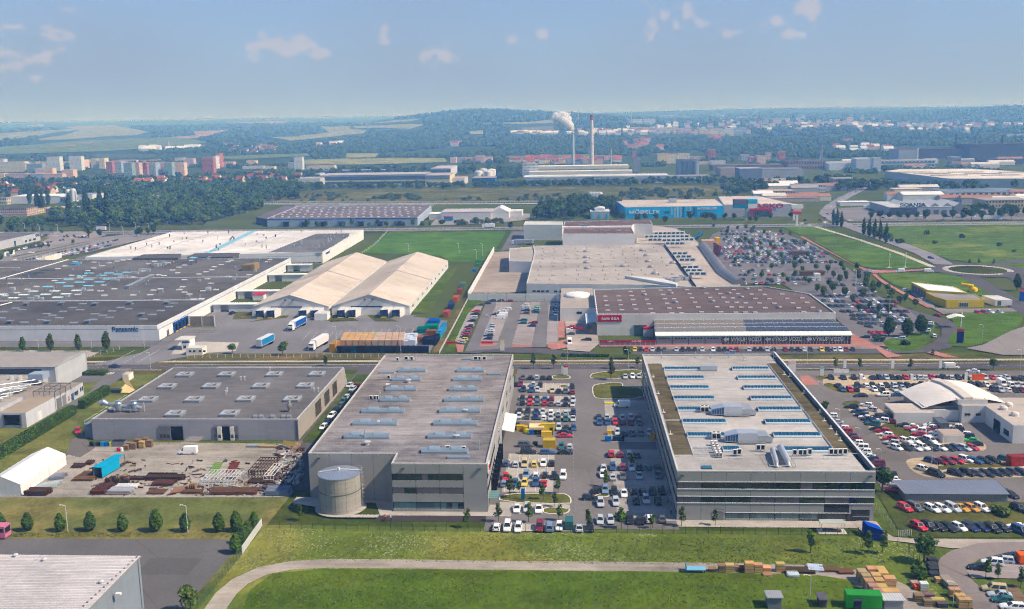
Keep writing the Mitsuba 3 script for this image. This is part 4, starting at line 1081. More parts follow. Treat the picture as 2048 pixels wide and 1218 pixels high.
DOMES = [(685,242),(722,236),(760,232),(800,232),(840,231),(600,268),(640,252),(550,282),(515,297),(380,270),(340,285),(420,325),(470,335),(320,355),(160,407),(30,445),(215,390),(100,427),(455,437),(612,442),(590,416),(610,382),(670,404),(960,326),(1010,294),(1048,278),(1080,265),(1120,237),(930,322),(985,252),(1040,310),(1080,350),(1070,392),(1050,408),(1110,435),(1080,424),(940,404),(880,438),(900,412),(915,468),(1135,465),(1180,462),(1255,274),(1295,262),(1335,245),(1355,237),(1240,293),(1205,304),(1165,318),(1340,332),(1460,322),(1565,245),(1235,372),(1265,408),(1215,345),(1190,415),(865,340),(840,300),(780,335),(780,440),(530,412),(440,245),(550,248),(870,258),(905,243),(1580,232),(60,372),(130,345)]
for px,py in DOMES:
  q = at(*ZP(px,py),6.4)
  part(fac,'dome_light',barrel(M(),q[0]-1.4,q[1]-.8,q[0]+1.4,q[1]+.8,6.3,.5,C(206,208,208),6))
for k in range(11):
  q = at(*ZP(750+k*14,402-k*6.6),6.3)
  part(fac,'roof_fan',M().box(q[0]-.9,q[1]-1.1,6.3,q[0]+.9,q[1]+1.1,7.7,C(150,156,160)).box(q[0]-1.2,q[1]-1.2,7.75,q[0]+1.2,q[1]+1.2,8.0,C(190,194,196)),'metal')
for px,py,w in [(915,272,2.2),(935,268,1.6),(830,297,1.6),(850,297,1.6),(870,300,1.6),(780,316,1.6),(800,318,1.6),(700,338,1.3),(720,336,1.3),(740,336,1.3),(655,355,1.3),(675,356,1.3),(690,358,1.3),(170,465,1.2),(190,467,1.2),(215,462,2.0),(245,466,1.4),(490,412,1.6),(75,412,2.0),(1165,360,1.2),(1230,225,1.6),(1218,230,1.2),(960,262,2),(1220,412,2),(1225,415,1.4),(1370,350,1.2),(1492,302,1.3),(395,450,1.6)]:
  q = at(*ZP(px,py),6.3)
  part(fac,'roof_unit',M().box(q[0]-w*.6,q[1]-w*.5,6.3,q[0]+w*.6,q[1]+w*.5,6.3+w*.85,C(196,202,204)),'metal')
for k in range(70):
  x,y = r2.uniform(-330,-180),r2.uniform(466,600)
  roof_vent(fac,'vent_pipe',x,y,6.3,r2.uniform(.3,.55),r2.uniform(.6,1.3),col=r2.choice([GALV,GREY,LGREY,DGREY]))
q = at(*ZP(1455,298),6.3)
part(fac,'wooden_cabin',M().box(q[0]-4,q[1],6.3,q[0]+3.5,q[1]+9,9.6,C(150,132,100,.8)).box(q[0]+1.0,q[1]-.2,6.3,q[0]+3.6,q[1]+9.2,10.1,C(166,140,100,.8)))
for px,py in ((180,325),(215,312),(280,297),(1140,237),(1085,262),(1105,250)):
  q = at(*ZP(px,py),6.3)
  part(fac,'cable_rack',M().box(q[0]-4.5,q[1]-.4,6.6,q[0]+4.5,q[1]+.4,7.1,C(120,122,126)),'metal')
part(fac,'blue_tarpaulin',M().box(*at(*ZP(410,262),6.4),6.3,at(*ZP(442,262),6.4)[0],at(*ZP(425,250),6.4)[1],6.9,C(70,160,210,.8)))
# passages from the factory to the tent halls
for k,(py,xa,xb) in enumerate(((488,-172.5,-150),(412,-173,-149),(318,-173,-146),(262,-173,-158))):
  xx,yy = at(*ZP(1450,py),4.0)
  pas = thing('covered_passage',('white covered passage between factory and tent hall, nearest the lorry yard','white covered passage between factory and tent hall, second from the lorry yard','white covered passage between factory and tent hall, third from the lorry yard','short white covered passage farthest from the lorry yard')[k],'passage','covered passages beside the factory')
  part(pas,'roof',M().box(xa,yy-2.4,3.7,xb,yy+2.4,4.1,WHITE,bottom=True))
  part(pas,'wall',M().box(xa+8,yy-1.9,0,xb,yy-1.7,3.7,C(206,210,212)).box(xa+.5,yy-1.9,0,xa+4,yy-1.7,3.7,C(190,194,198)).box(xa+.5,yy+1.7,0,xb,yy+1.9,3.7,C(206,210,212)))
x,y = at(*ZP(1480,470))
hut = thing('hut','small white hut with a bright red roof by the tent hall','hut')
part(hut,'wall',M().box(x,y,0,x+5.5,y+5,2.7,WHITE)); part(hut,'roof',M().box(x-.2,y-.2,2.7,x+5.7,y+5.2,2.95,C(214,40,60)))
for k,(a,b,h,lab) in enumerate(((1110,1250,4.8,'weathered brown timber screen standing in the factory yard'),)):
  p,q = at(*ZP(a,625)),at(*ZP(b,628))
  sc = thing('timber_screen',lab,'screen')
  for i in range(12):
    t0,t1 = i/12,(i+1)/12
    part(sc,'board',M().box(p[0]+(q[0]-p[0])*t0,p[1],.2,p[0]+(q[0]-p[0])*t1-.05,p[1]+.2,h,C(158,148,134,rng.uniform(.7,.85))))
  for t in (0,.5,1):
    part(sc,'post',M().box(p[0]+(q[0]-p[0])*t-.15,p[1]-.2,0,p[0]+(q[0]-p[0])*t+.2,p[1]+.35,h+.2,C(206,202,190)))
# ---- the white roofed rear hall
rear = thing('factory_building','white roofed factory hall with a blue stripe behind the dark roofs','building')
RH = 7.3
hall(rear,[(-308,612),(-158.8,625.5),(-158.8,755),(-308,755)],RH,C(228,230,232,.9),C(228,226,224,.86),par=.3,rstyle=2)
part(rear,'dark_roof',M().sheet([at(*ZP(*q),7.05) for q in ((1885,192),(2040,96),(2046,78),(1850,80),(1568,190))],7.05,C(116,118,122,.84),3),'weathered')
part(rear,'front_block',M().prism([at(*ZP(*q),7.6) for q in ((775,222),(1040,222),(1062,197),(840,200))],5,7.55,C(112,112,116,.84),C(100,100,104,.84)).prism([at(*ZP(*q),7.6) for q in ((1095,214),(1362,214),(1405,192),(1140,193))],5,7.5,C(112,112,116,.84),C(100,100,104,.84)),'weathered')
for a,b in ((((1120,224)),(1228,184)),((1245,180),(1485,64))):
  p,q = at(*ZP(*a),7.3),at(*ZP(*b),7.3)
  part(rear,'blue_rooflight',M().add([(p[0]-2,p[1],7.1),(p[0]+2,p[1],7.1),(q[0]+2,q[1],7.1),(q[0]-2,q[1],7.1),(p[0]-2,p[1],7.5),(p[0]+2,p[1],7.3),(q[0]+2,q[1],7.3),(q[0]-2,q[1],7.5)],[(4,5,6,7),(0,1,5,4),(1,2,6,5),(3,0,4,7)],C(140,194,216,.9)))
for a,b in (((640,175),(1150,62)),((900,180),(1300,60)),((1480,150),(1660,70)),((760,190),(1010,90))):
  p,q = at(*ZP(*a),7.1),at(*ZP(*b),7.1)
  part(rear,'roof_gutter',M().add([(p[0]-.5,p[1],7.04),(p[0]+.5,p[1],7.04),(q[0]+.5,q[1],7.04),(q[0]-.5,q[1],7.04)],[(0,1,2,3)],C(176,168,164)))
for k in range(26):
  x,y = r2.uniform(-300,-196),r2.uniform(640,745)
  part(rear,'roof_strip',M().box(x-3,y-.7,7,x+3,y+.7,7.25,C(206,204,206)))
for k in range(60):
  x,y = (r2.uniform(-300,-195),r2.uniform(640,748)) if k < 34 else (r2.uniform(-190,-163),r2.uniform(632,740))
  roof_vent(rear,'vent_pipe',x,y,7.0,r2.uniform(.4,.7),r2.uniform(.8,1.8),col=r2.choice([DGREY,GREY,DGREY,BLACK]) if k < 34 else r2.choice([LGREY,GALV,GREY]))
Fr = Face((-158.8,625.5),(-158.8,755))
part(rear,'lettering',M().text('Panasonic',1.5,(-158.65,634,4.6),(0,1,0),(0,0,1),C(0,96,160,.75),.06,True,11))
for k in range(16):
  part(rear,'panel',Fr.box(M(),8*k+.1,8*k+7.9,.3,6.9,0,.06,C(238,238,236,.93)))
Fq = Face((-194,622.3),(-158.8,625.5))
part(rear,'window_band',Fq.box(M(),1,34.5,.3,.9,0,.1,(.02,.02,.024)),'glass'); part(rear,'stripe',Fq.box(M(),0,35.3,5.0,5.2,0,.07,C(120,140,170)))
# ---- two pale tent halls
CREAM = C(212,200,186,.86)
for x0,x1,xr,lab in ((-112.2,-75.4,-94.2,'pale beige tent hall with loading docks, beside the lorry road'),(-150.2,-113.4,-131.8,'pale beige tent hall with loading docks, next to the factory')):
  th = thing('tent_hall',lab,'hall','pale tent halls in the factory yard')
  y0,y1,ze,zr = 454.0,603.0,4.4,10.0
  part(th,'wall',M().walls(rectpoly(x0,y0,x1,y1),0,ze,C(226,226,222,.9)))
  for yy in (y0,y1):
    part(th,'gable',M().add([(x0,yy,ze),(x1,yy,ze),(xr,yy,zr)],[(0,1,2)],C(206,208,206,.88)))
  for j in range(12):
    a,b = y0-.4+(y1-y0+.8)*j/12,y0-.4+(y1-y0+.8)*(j+1)/12-.12
    lite = 1.06 if j < 3 else rng.uniform(.96,1.0)
    if j == 6:
      part(th,'roof_joint',M().add([(x0-.3,a-.4,ze+.05),(xr,a-.4,zr+.14),(xr,a+.5,zr+.14),(x0-.3,a+.5,ze+.05),(x1+.3,a-.4,ze+.05),(x1+.3,a+.5,ze+.05)],[(0,1,2,3),(1,4,5,2)],C(150,146,146,.85)))
    for s0,s1 in ((0,.5),(.5,1)):
      for xe,c in ((x0,1.0),(x1,1.0)):
        xa,za = xe+(xr-xe)*s0,ze+(zr-ze)*s0-.0
        xb,zb = xe+(xr-xe)*s1,ze+(zr-ze)*s1
        part(th,'roof_sheet',M().add([(xa,a,za+.03),(xb,a,zb+.03),(xb,b,zb+.03),(xa,b,za+.03)],[(0,1,2,3)],tuple(v*lite for v in CREAM),1),'weathered')
  for s in (-2.0,1.6):
    part(th,'gable_vent',M().tube([(xr+s,y0-.05,7.6),(xr+s,y0-1.4,7.8)],.4,DGREY,8))
  for xd in (x0+4.2,x0+9.2,x1-12.5,x1-7.0):
    dk = part(th,'dock_house',M().prism([(xd,y0-.05),(xd,y0-7.5),(xd+3.4,y0-6.3),(xd+4.6,y0-.05)],0,4.0,C(228,228,226,.9),C(206,208,208)))
    part(dk,'dock_shelter',M().add([(xd,y0-7.58,.4),(xd+3.4,y0-6.38,.4),(xd+3.4,y0-6.38,3.9),(xd,y0-7.58,3.9)],[(0,1,2,3)],C(36,52,84,.8)))
    part(dk,'bumper',M().box(xd+.3,y0-7.9,.4,xd+2.9,y0-7.4,.75,C(226,190,40)))
  part(th,'band',M().box(x0+9.2,y0-.12,4.0,x1-13,y0-.02,4.5,C(60,80,124)))
  for y in np.arange(462,600,16):
    part(th,'wall_vent',M().box(x1+.05,y,2.6,x1+.4,y+1.4,3.5,DGREY))
g = thing('hut','white flat roofed kiosk between the two tent halls','hut')
p,q = at(*ZP(1840,590)),at(*ZP(1910,594))
part(g,'wall',M().prism(sbox(p[0],p[1],q[0],p[1]+6),0,3.4,WHITE,LGREY))
gh = thing('gatehouse','white gatehouse with a flat oversailing roof at the factory entrance','building')
p,q = at(*ZP(1065,765)),at(*ZP(1140,745))
part(gh,'wall',M().box(p[0],p[1],0,q[0],p[1]+6.5,4.2,WHITE)); part(gh,'roof',M().box(p[0]-2.6,p[1]-.4,4.2,q[0]+.3,p[1]+7,4.6,C(206,206,198),bottom=True))
part(gh,'window',M().box(p[0]+.3,p[1]-.08,3.2,p[0]+3.5,p[1]-.01,3.9,(.05,.09,.16)).box(p[0]+.7,p[1]-.08,1.0,p[0]+1.8,p[1]-.01,2.2,(.03,.04,.05)),'glass')
p,q = at(*ZP(1090,795)),at(*ZP(1190,792))
part(gh,'annex',M().prism(sbox(p[0],p[1],q[0],p[1]+5),0,3.1,C(232,226,212),C(204,204,200)))
for k in range(4):
  part(gh,'window',M().box(p[0]+1.2+k*1.7+(k > 1)*.6,p[1]-.07,1.5,p[0]+2.2+k*1.7+(k > 1)*.6,p[1]-.01,2.3,(.03,.035,.04)),'glass')
# ---- car dealer hall with the brown roof
REDS = C(200,24,56,.8)
esa = thing('showroom_hall','white hall with a brown gravel roof and a big red dealer sign','building')
EP = [(10.4,408.2),(107.8,408.2),(107.6,453),(91.2,474.8),(50.3,473.2),(10.4,467.8)]
hall(esa,EP,9.2,C(226,226,222,.9),C(112,100,98,.84),par=.55,rstyle=2,parcol=C(228,230,232,.9))
Fe = Face((10.4,408.2),(107.8,408.2))
for k in range(18):
  for z0,z1 in ((.2,2.95),(3.0,5.95),(6.0,8.8)):
    if z0 > 4 or k < 5:
      part(esa,'panel',Fe.box(M(),k*5.41+.03,(k+1)*5.41-.03,z0,z1,0,.05,C(228,226,220,rng.uniform(.88,.91))))
sg = part(esa,'sign',Fe.box(M(),.3,10.2,5.9,8.7,.08,.35,REDS))
part(sg,'lettering',M().text('Auto ESA',1.15,(12.0,407.82,6.75),(1,0,0),(0,0,1),WHITE,.06,True,7.4,.2))
ENT = part(esa,'entrance',Fe.box(M(),15.3,20.3,0,4.3,.05,.5,C(70,110,108,.7)),'glass')
part(ENT,'frame',Fe.box(M(),15.2,20.4,4.2,4.45,.05,.6,DGREY))
part(esa,'red_porch',Fe.box(M(),19,25.6,.1,3.2,.05,3.0,C(206,196,196)))
part(esa,'red_fascia',Fe.box(M(),18.9,25.7,3.2,3.8,.04,3.1,REDS))
domes = [(205,555),(210,585),(217,617),(224,650),(297,553),(303,583),(312,613),(320,647),(378,523),(387,551),(395,578),(405,612),(416,643),(466,521),(490,577),(502,607),(516,640),(583,514),(600,543),(614,572),(628,604),(643,636),(645,514),(675,572),(711,634),(660,668),(727,668),(763,510),(780,537),(798,565),(818,596),(840,628),(862,662),(897,535),(922,564),(968,627),(995,662),(968,508),(990,537),(1012,563),(1037,596),(1068,628),(1097,664),(1082,510),(1110,537),(1075,567),(1103,597),(1133,630),(1162,664),(1204,541),(1230,570),(1258,601),(1297,634),(1262,513),(1293,543),(1325,572),(1360,603),(1197,631),(1230,664),(1413,541),(1448,570),(1485,600),(1524,634),(1548,566),(1582,597),(1622,632),(1165,600),(530,668),(1560,660)]
for px,py in domes:
  q = at(*ZA(px,py),8.8)
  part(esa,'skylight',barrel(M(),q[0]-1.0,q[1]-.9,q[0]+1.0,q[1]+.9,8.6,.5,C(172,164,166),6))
for px,py in ((473,545),(655,537),(686,597),(876,500),(938,590),(1050,536),(1135,562),(1392,632),(1172,505),(1665,660)):
  q = at(*ZA(px,py),8.8)
  part(esa,'roof_fan',M().lathe(q[0],q[1],[(1.25,8.65),(1.3,9.1),(.9,9.5),(.05,9.65)],C(140,142,148),10),'metal')
mp = part(esa,'masts',M().tube([(100.5,452,8.6),(100.5,452,10.6)],.06,LGREY,4).tube([(103,449,8.6),(103,449,10.4)],.06,LGREY,4))
shop = thing('glass_showroom','low glazed showroom with buy up lettering and three solar roof bands','building')
SX0,SX1,SY = 33.2,109.2,389.3
part(shop,'core',M().box(SX0,SY+.3,0,SX1,408.1,4.0,C(96,98,102,.7)))
part(shop,'white_fascia',M().add([(SX0-.3,SY-.4,3.9),(SX1+.3,SY-.4,3.9),(SX1+.3,SY-.2,4.3),(SX0-.3,SY-.2,4.3),(SX1+.3,SY+2.4,5.1),(SX0-.3,SY+2.4,5.1)],[(0,1,2,3),(3,2,4,5)],WHITE))
part(shop,'green_edge',M().box(SX0-.3,SY-.5,3.7,SX1+.3,SY-.38,3.98,C(120,176,152,.85)))
for k in range(3):
  y0,z = SY+3.4+k*5.2,5.3+k*.45
  part(shop,'roof_step',M().add([(SX0+k*.4,y0+4.2,z),(SX1-k*1.2,y0+4.2,z),(SX1-k*1.2,y0+5.2,z+.4),(SX0+k*.4,y0+5.2,z+.4)],[(0,1,2,3)],WHITE))
  for i in range(19):
    a,b = SX0+k*.4+4*i,SX0+k*.4+4*(i+1)-.08
    if b > SX1-k*1.2:
      b = SX1-k*1.2
    part(shop,'solar_panel',M().add([(a,y0,z-.2),(b,y0,z-.2),(b,y0+4.1,z+.55),(a,y0+4.1,z+.55)],[(0,1,2,3)],C(136,130,122,.7) if i < 9 else C(70,80,98,.7)),'gloss')
  part(shop,'roof_side',M().box(SX0+k*.4,y0,3.9,SX1-k*1.2,y0+5.1,z-.3,C(150,156,160)))
Fs = Face((SX0,SY+.25),(SX1,SY+.25))
for i in range(4):
  a = i*6.4+.2
  part(shop,'grey_door',Fs.box(M(),a,a+6.1,.1,3.6,.02,.12,C(150,156,162)))
  for j in range(4):
    part(shop,'pane',Fs.box(M(),a+.8+j*1.2,a+1.6+j*1.2,2.6,3.1,.12,.16,DARKGLASS),'glass')
for i in range(42):
  a = 25.9+i*1.19
  part(shop,'pane',Fs.box(M(),a+.04,a+1.15,.15,3.7,.0,.05,rng.choice([(.03,.03,.034),(.045,.045,.05),(.06,.05,.05)])),'glass')
mul = M()
for i in range(43):
  Fs.box(mul,25.9+i*1.19-.06,25.9+i*1.19+.06,.1,3.7,.03,.18,C(196,198,200))
part(shop,'mullions',mul,'paint',kind='stuff')
for a,b in ((1072,1280),(1352,1562),(1636,1848)):
  x0,x1 = at(*ZA(a,862),2.3)[0],at(*ZA(b,862),2.3)[0]
  part(shop,'lettering',M().text('VÝKUP VOZŮ',1.45,(x0,SY-.02,1.75),(1,0,0),(0,0,1),WHITE,.06,True,x1-x0))
for a in (1012,1297,1580):
  x0 = at(*ZA(a,852),2.3)[0]
  pts = np.array([(0,1.0),(1.2,2.1),(1.2,1.5),(2.3,1.5),(2.3,.5),(1.2,.5),(1.2,-.1)])
  part(shop,'arrow',M().add(np.c_[x0+pts[:,0],np.full(7,SY-.05),1.5+pts[:,1]],[(0,1,6),(2,3,4),(2,4,5)],WHITE))
bf = thing('banner_fence','low grey fence carrying a long red dealer banner','fence')
part(bf,'fence_bars',M().box(11,388.9,.1,33,389.0,1.5,C(120,122,130)))
for k in range(12):
  part(bf,'post',M().box(11+k*2-.06,388.8,0,11+k*2+.06,388.92,2.3,LGREY))
part(bf,'banner',M().box(11,388.78,1.5,33,388.86,2.4,REDS))
part(bf,'lettering',M().text('Auto ESA',.6,(23.5,388.76,1.68),(1,0,0),(0,0,1),WHITE,.02,True,4).text('VÝKUP',.5,(14,388.76,1.7),(1,0,0),(0,0,1),WHITE,.02,True,2.6))
can = part(esa,'glass_canopy',M().add([(6.2,409,5.2),(10.2,409,5.9),(10.2,430,5.9),(6.2,430,5.2)],[(0,1,2,3)],C(110,150,184,.7)).box(5.9,408.8,4.9,6.3,430,5.3,WHITE),'gloss')
part(esa,'side_glazing',M().box(6.4,409.2,0,10.3,409.5,4.8,(.03,.035,.045)),'glass')
wr = part(esa,'white_range',M().prism(rectpoly(-5.2,437,10.3,490),0,6.2,C(226,226,222,.9),C(176,168,160,.84)),'weathered')
q = at(*ZM(1585,515),6.5)
part(esa,'white_dome',M().lathe(q[0],q[1],[(6.2,6.1),(6.2,7.0),(5.2,7.6),(2.5,8.1),(.1,8.2)],WHITE,24),'paint',True)
part(esa,'window',M().box(2.2,436.9,3.6,4.6,437,4.6,DARKGLASS),'glass')
for px0,px1,py in ((1555,1622,725),):
  p,q = at(*ZM(px0,py),3),at(*ZM(px1,py),3)
  part(esa,'red_portal',M().box(p[0],p[1],2.5,q[0],p[1]+.5,3.4,REDS))
# ---- shopping centre
mall = thing('shopping_centre','huge low shopping centre with pale gravel roofs and a tall brown roofed middle','building')
MR = C(182,176,170,.82)
MZ = 7.6
AM = lambda pts,z: [at(*ZA(*q),z) for q in pts]
MM = lambda pts,z: [at(*ZM(*q),z) for q in pts]
hall(mall,MM([(1258,437),(2010,445)],MZ)+AM([(830,490),(612,205),(530,195)],MZ)+MM([(1300,195),(1310,240)],MZ),MZ,C(224,224,222,.9),MR,par=.4,rstyle=2)
hall(mall,MM([(1145,292),(1310,296),(1318,198),(1150,212)],7.2),7.0,C(224,224,222,.9),MR,par=.3,rstyle=2)
hall(mall,MM([(1488,120),(1950,118)],15)+AM([(380,78),(405,60),(530,62),(512,34),(300,34)],15)+MM([(1500,42)],15),15,C(228,228,226,.9),C(120,98,98,.84),par=.5,rstyle=2,z0=0)
hall(mall,MM([(1240,62),(1485,62),(1490,40),(1252,38)],11.5),11.5,C(228,228,226,.9),C(206,208,206,.84),par=.3)
part(mall,'roof_ridge',M().box(*MM([(1488,82)],15)[0],14.5,MM([(1935,80)],15)[0][0],MM([(1488,78)],15)[0][1],15.6,C(226,226,224)))
east = AM([(830,492),(1130,480),(1010,400),(900,250),(870,215),(800,150),(690,90),(545,70),(430,120),(420,190),(612,205)],5.5)
hall(mall,east,5.5,C(214,206,196,.86),C(190,180,172,.82),par=.3,rstyle=2)
part(mall,'glass_gallery',M().tube([(*p,5.0) for p in AM([(870,215),(1010,400),(1125,478)],5)],3.2,C(150,144,146,.8),8),'metal',True)
part(mall,'roof_edge',M().tube([(*p,8) for p in AM([(612,203),(825,488)],8)],.5,C(60,60,62),4))
for (x0,y0),n,k in (((453,118),10,3),((595,165),4,2),((665,255),3,3),((730,350),3,3)):
  for i in range(k):
    p = at(*ZA(x0+i*24,y0+i*22+8),8)
    for j in range(n):
      m = M().add([(p[0]+j*3.0+.3,p[1]-.1,7.5),(p[0]+j*3.0+2.5,p[1]-.1,7.5),(p[0]+j*3.0+2.5,p[1]+.3,8.7),(p[0]+j*3.0+.3,p[1]+.3,8.7)],[(0,1,2,3)],C(40,76,92,.6))
      part(mall,'shed_pane',m,'glass')
    part(mall,'shed_roof',M().add([(p[0]-.4,p[1]+.6,9.3),(p[0]+n*3+.3,p[1]+.6,9.3),(p[0]+n*3+.3,p[1]+3.6,7.3),(p[0]-.4,p[1]+3.6,7.3)],[(0,1,2,3)],WHITE).box(p[0]-.4,p[1]+.35,7,p[0]+n*3+.3,p[1]+.6,9.3,WHITE).box(p[0]-.5,p[1],7,p[0],p[1]+.5,9.4,WHITE).box(p[0]+n*3,p[1],7,p[0]+n*3+.4,p[1]+.5,9.4,WHITE))
r3 = random.Random(21)
for i in range(11):
  for j in range(9):
    x,y = -18+i*7.0+(j % 2)*1.0,508+j*15.5
    if r3.random() < .86 and x < 60:
      part(mall,'roof_vent',M().box(x,y,7.2,x+2.2,y+.5,7.5,C(214,204,196)).box(x-.5,y,7.2,x-.1,y+.4,7.9,C(90,80,76)))
for px,py in ((75,250),(75,290),(78,325),(85,365),(460,242),(500,318),(520,355),(545,400),(487,278),(668,328),(330,350)):
  q = at(*ZA(px,py),7.4)
  part(mall,'roof_unit',M().lathe(q[0],q[1],[(1.9,7.2),(1.9,7.9),(1.2,8.5),(.05,8.6)],C(176,170,168),10),'metal')
for k in range(22):
  q = at(*ZA(r3.uniform(20,370),r3.uniform(45,115)),14.6)
  part(mall,'roof_light',M().box(q[0]-1.5,q[1]-1.2,14.45,q[0]+1.5,q[1]+1.2,14.75,C(160,140,138)))
q = at(*ZA(65,85),14.6)
part(mall,'roof_unit',M().box(q[0]-2,q[1]-2,14.5,q[0]+2,q[1]+2,16.6,C(104,116,126)),'metal')
Fm = Face(MM([(1258,437)],MZ)[0],MM([(2010,445)],MZ)[0])
for s in (3,5.2,7.4,9.8,14,16.5,24,30.5,34.5,37,42):
  part(mall,'window',Fm.box(M(),s,s+1.6,3.2,4.1,.01,.08,DARKGLASS),'glass')
part(mall,'roof_plant_wall',M().prism(AM([(345,420),(690,480),(700,470),(600,440),(340,418)],8.2),7.0,8.6,C(206,208,210)))
for k in range(16):
  q = at(*ZA(r3.uniform(590,790),r3.uniform(425,455)),7.4)
  part(mall,'roof_plant',M().box(q[0]-.8,q[1]-.8,7.2,q[0]+r3.uniform(.5,1.5),q[1]+.8,7.2+r3.uniform(.8,2),r3.choice([GREY,LGREY,GALV])),'metal')
lp = MM([(1145,300),(1308,300)],2.5)
part(mall,'dock_gates',M().box(lp[0][0],lp[0][1]-.6,.5,lp[1][0],lp[0][1]-.1,3.4,C(120,126,134)))
dp = MM([(1255,158),(1485,158)],0)
for t in (.06,.16,.38,.48,.74,.84):
  part(mall,'dock_gate',M().box(dp[0][0]+t*(dp[1][0]-dp[0][0]),dp[0][1]-.2,.8,dp[0][0]+(t+.07)*(dp[1][0]-dp[0][0]),dp[0][1]+.2,3.6,C(160,164,168)))
q = at(*ZA(840,150),3)
part(mall,'blue_corner',M().tube([(*at(*ZA(785,165),3),3),(*at(*ZA(840,140),3),3),(*at(*ZA(862,120),3),3)],1.5,C(50,110,150,.6),6))
part(mall,'yellow_kiosk',M().box(*at(*ZA(958,205)),0,at(*ZA(985,200))[0],at(*ZA(958,205))[1]+6,5,C(226,176,30)))
part(mall,'entrance_hall',M().box(*at(*ZA(868,215)),0,at(*ZA(945,205))[0],at(*ZA(868,215))[1]+8,4,C(190,160,140)))
yw = thing('yard_wall','long white wall round the loading yard of the shopping centre','wall')
for a,b in ((ZM(885,535),ZM(1050,236)),(ZM(888,548),ZM(1500,552))):
  p,q = at(*a),at(*b)
  n = max(2,int(math.dist(p,q)/8))
  for i in range(n):
    t0,t1 = i/n,(i+1)/n-.004
    part(yw,'wall_panel',M().prism(LineString([(p[0]+(q[0]-p[0])*t0,p[1]+(q[1]-p[1])*t0),(p[0]+(q[0]-p[0])*t1,p[1]+(q[1]-p[1])*t1)]).buffer(.2,cap_style='flat'),0,3.6,C(232,232,230,.9)))
# ---- white car dealer with the curved roof
dea = thing('car_dealership','white car dealer building with a shallow curved shell roof','building')
DW = C(226,226,224,.9)
part(dea,'front_wing',M().prism(rectpoly(93.9,287,105.4,297),0,3.3,DW,C(206,196,186,.84)),'weathered')
part(dea,'link_wing',M().prism(rectpoly(105.5,289.5,113.2,297),0,3.4,DW,C(206,196,186,.84)),'weathered')
part(dea,'workshop_wing',M().prism([(113.3,287.6),(119.8,287.6),(119.8,268.7),(175,268.7),(175,296),(113.3,296)],0,5.3,DW,C(200,190,182,.84)),'weathered')
part(dea,'mid_block',M().prism(sbox(112.5,289,121,299),5.2,6.6,DW,C(196,190,184,.84)),'weathered')
n = 26
p0,p1,p2,p3 = at(*Z6(755,358),3.8),at(*Z6(935,482),3.8),at(*Z6(1640,452),5.0),at(*Z6(1300,300),4.4)
U = np.linspace(0,1,n+1)
def shell(u,v):
  a = np.array([*p0,3.8])*(1-v)+np.array([*p1,3.8])*v
  b = np.array([*p3,4.6])*(1-v)+np.array([*p2,4.6])*v
  q = a*(1-u)+b*u
  return q+np.array([0,0,3.4*math.sin(math.pi*u)*(1-.25*(2*v-1) ** 2)])
for i in range(n):
  for j in range(3):
    m = M().add([shell(U[i],j/3),shell(U[i+1],j/3),shell(U[i+1],(j+1)/3),shell(U[i],(j+1)/3)],[(0,1,2,3)],C(238,232,226,.93))
    part(dea,'roof_sheet',m)
part(dea,'hall_wall',M().walls([(p0[0]+1.5,p0[1]+0),(p1[0]+.5,p1[1]+1.0),(p2[0]-4,p2[1]+1),(p3[0]-1,p3[1]-1)],0,4.2,C(120,126,132,.8)),'glass')
m = M()
for v0,v1 in ((0,.33),(.33,.66),(.66,1.02)):
  a,b,c,d = shell(.43,v0),shell(.53,v0),shell(.53,v1),shell(.43,v1)
  m.add([a+[0,0,.6],b+[0,0,.6],c+[0,0,.6],d+[0,0,.6],a,b,c,d],[(0,1,2,3),(4,5,1,0),(5,6,2,1),(6,7,3,2),(7,4,0,3)],C(222,214,204,.88))
part(dea,'roof_ridge',m)
Fd = Face((113.3,287.6),(119.8,287.6)); Fd2 = Face((119.8,268.7),(175,268.7)); Fd3 = Face((119.8,287.6),(119.8,268.7))
window_row(dea,Fd,.8,2.4,2.2,3.0,2,DARKP,rng); window_row(dea,Fd,4.0,5.4,2.2,3.0,2,DARKP,rng)
window_row(dea,Face((93.9,297),(93.9,287)),1,9,.8,2.6,6,DARKP,rng)
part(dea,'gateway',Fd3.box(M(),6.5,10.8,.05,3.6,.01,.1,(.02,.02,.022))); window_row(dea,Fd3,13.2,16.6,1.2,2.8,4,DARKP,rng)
for px,py in ((1550,488),(1590,462),(1635,535)):
  q = at(*Z6(px,py),5.4)
  part(dea,'roof_unit',M().lathe(q[0],q[1],[(1.1,5.3),(1.1,6.0),(.7,6.4),(.05,6.45)],C(222,216,206),10))
shd = thing('car_shed','long low grey corrugated shed with a mono pitch roof','shed')
sx0,sx1,sy0,sy1 = 77.5,100.8,226.2,231
part(shd,'wall',M().box(sx0,sy0,0,sx1,sy1,2.1,C(150,158,170,.8)),'metal')
part(shd,'roof',M().add([(sx0-.3,sy0-.4,2.2),(sx1+.4,sy0-.4,2.2),(sx1+.4,sy1+2.4,2.75),(sx0-1,sy1+2.4,2.75)],[(0,1,2,3)],C(178,184,198,.82)),'metal')
rb = M()
for k in range(58):
  rb.box(sx0+.2+k*.4,sy0-.05,.05,sx0+.38+k*.4,sy0-.005,2.1,C(176,182,192,.8))
part(shd,'wall_ribs',rb,'metal',kind='stuff')
rr = M()
for k in range(34):
  t = k/33
  rr.tube([(sx0-.3+t*23.9,sy0-.4,2.24),(sx0-1+t*24.6,sy1+2.4,2.79)],.05,C(160,166,180,.8),4)
part(shd,'roof_ribs',rr,'metal',kind='stuff')
gb = thing('garage','pale flat roofed garage among the dealer cars','shed')
part(gb,'wall',M().prism(rectpoly(101.4,269,107.1,274),0,2.6,C(222,216,206),C(176,160,150))); part(gb,'door',M().box(102,268.92,.1,106.5,268.99,2.2,C(206,204,200)))
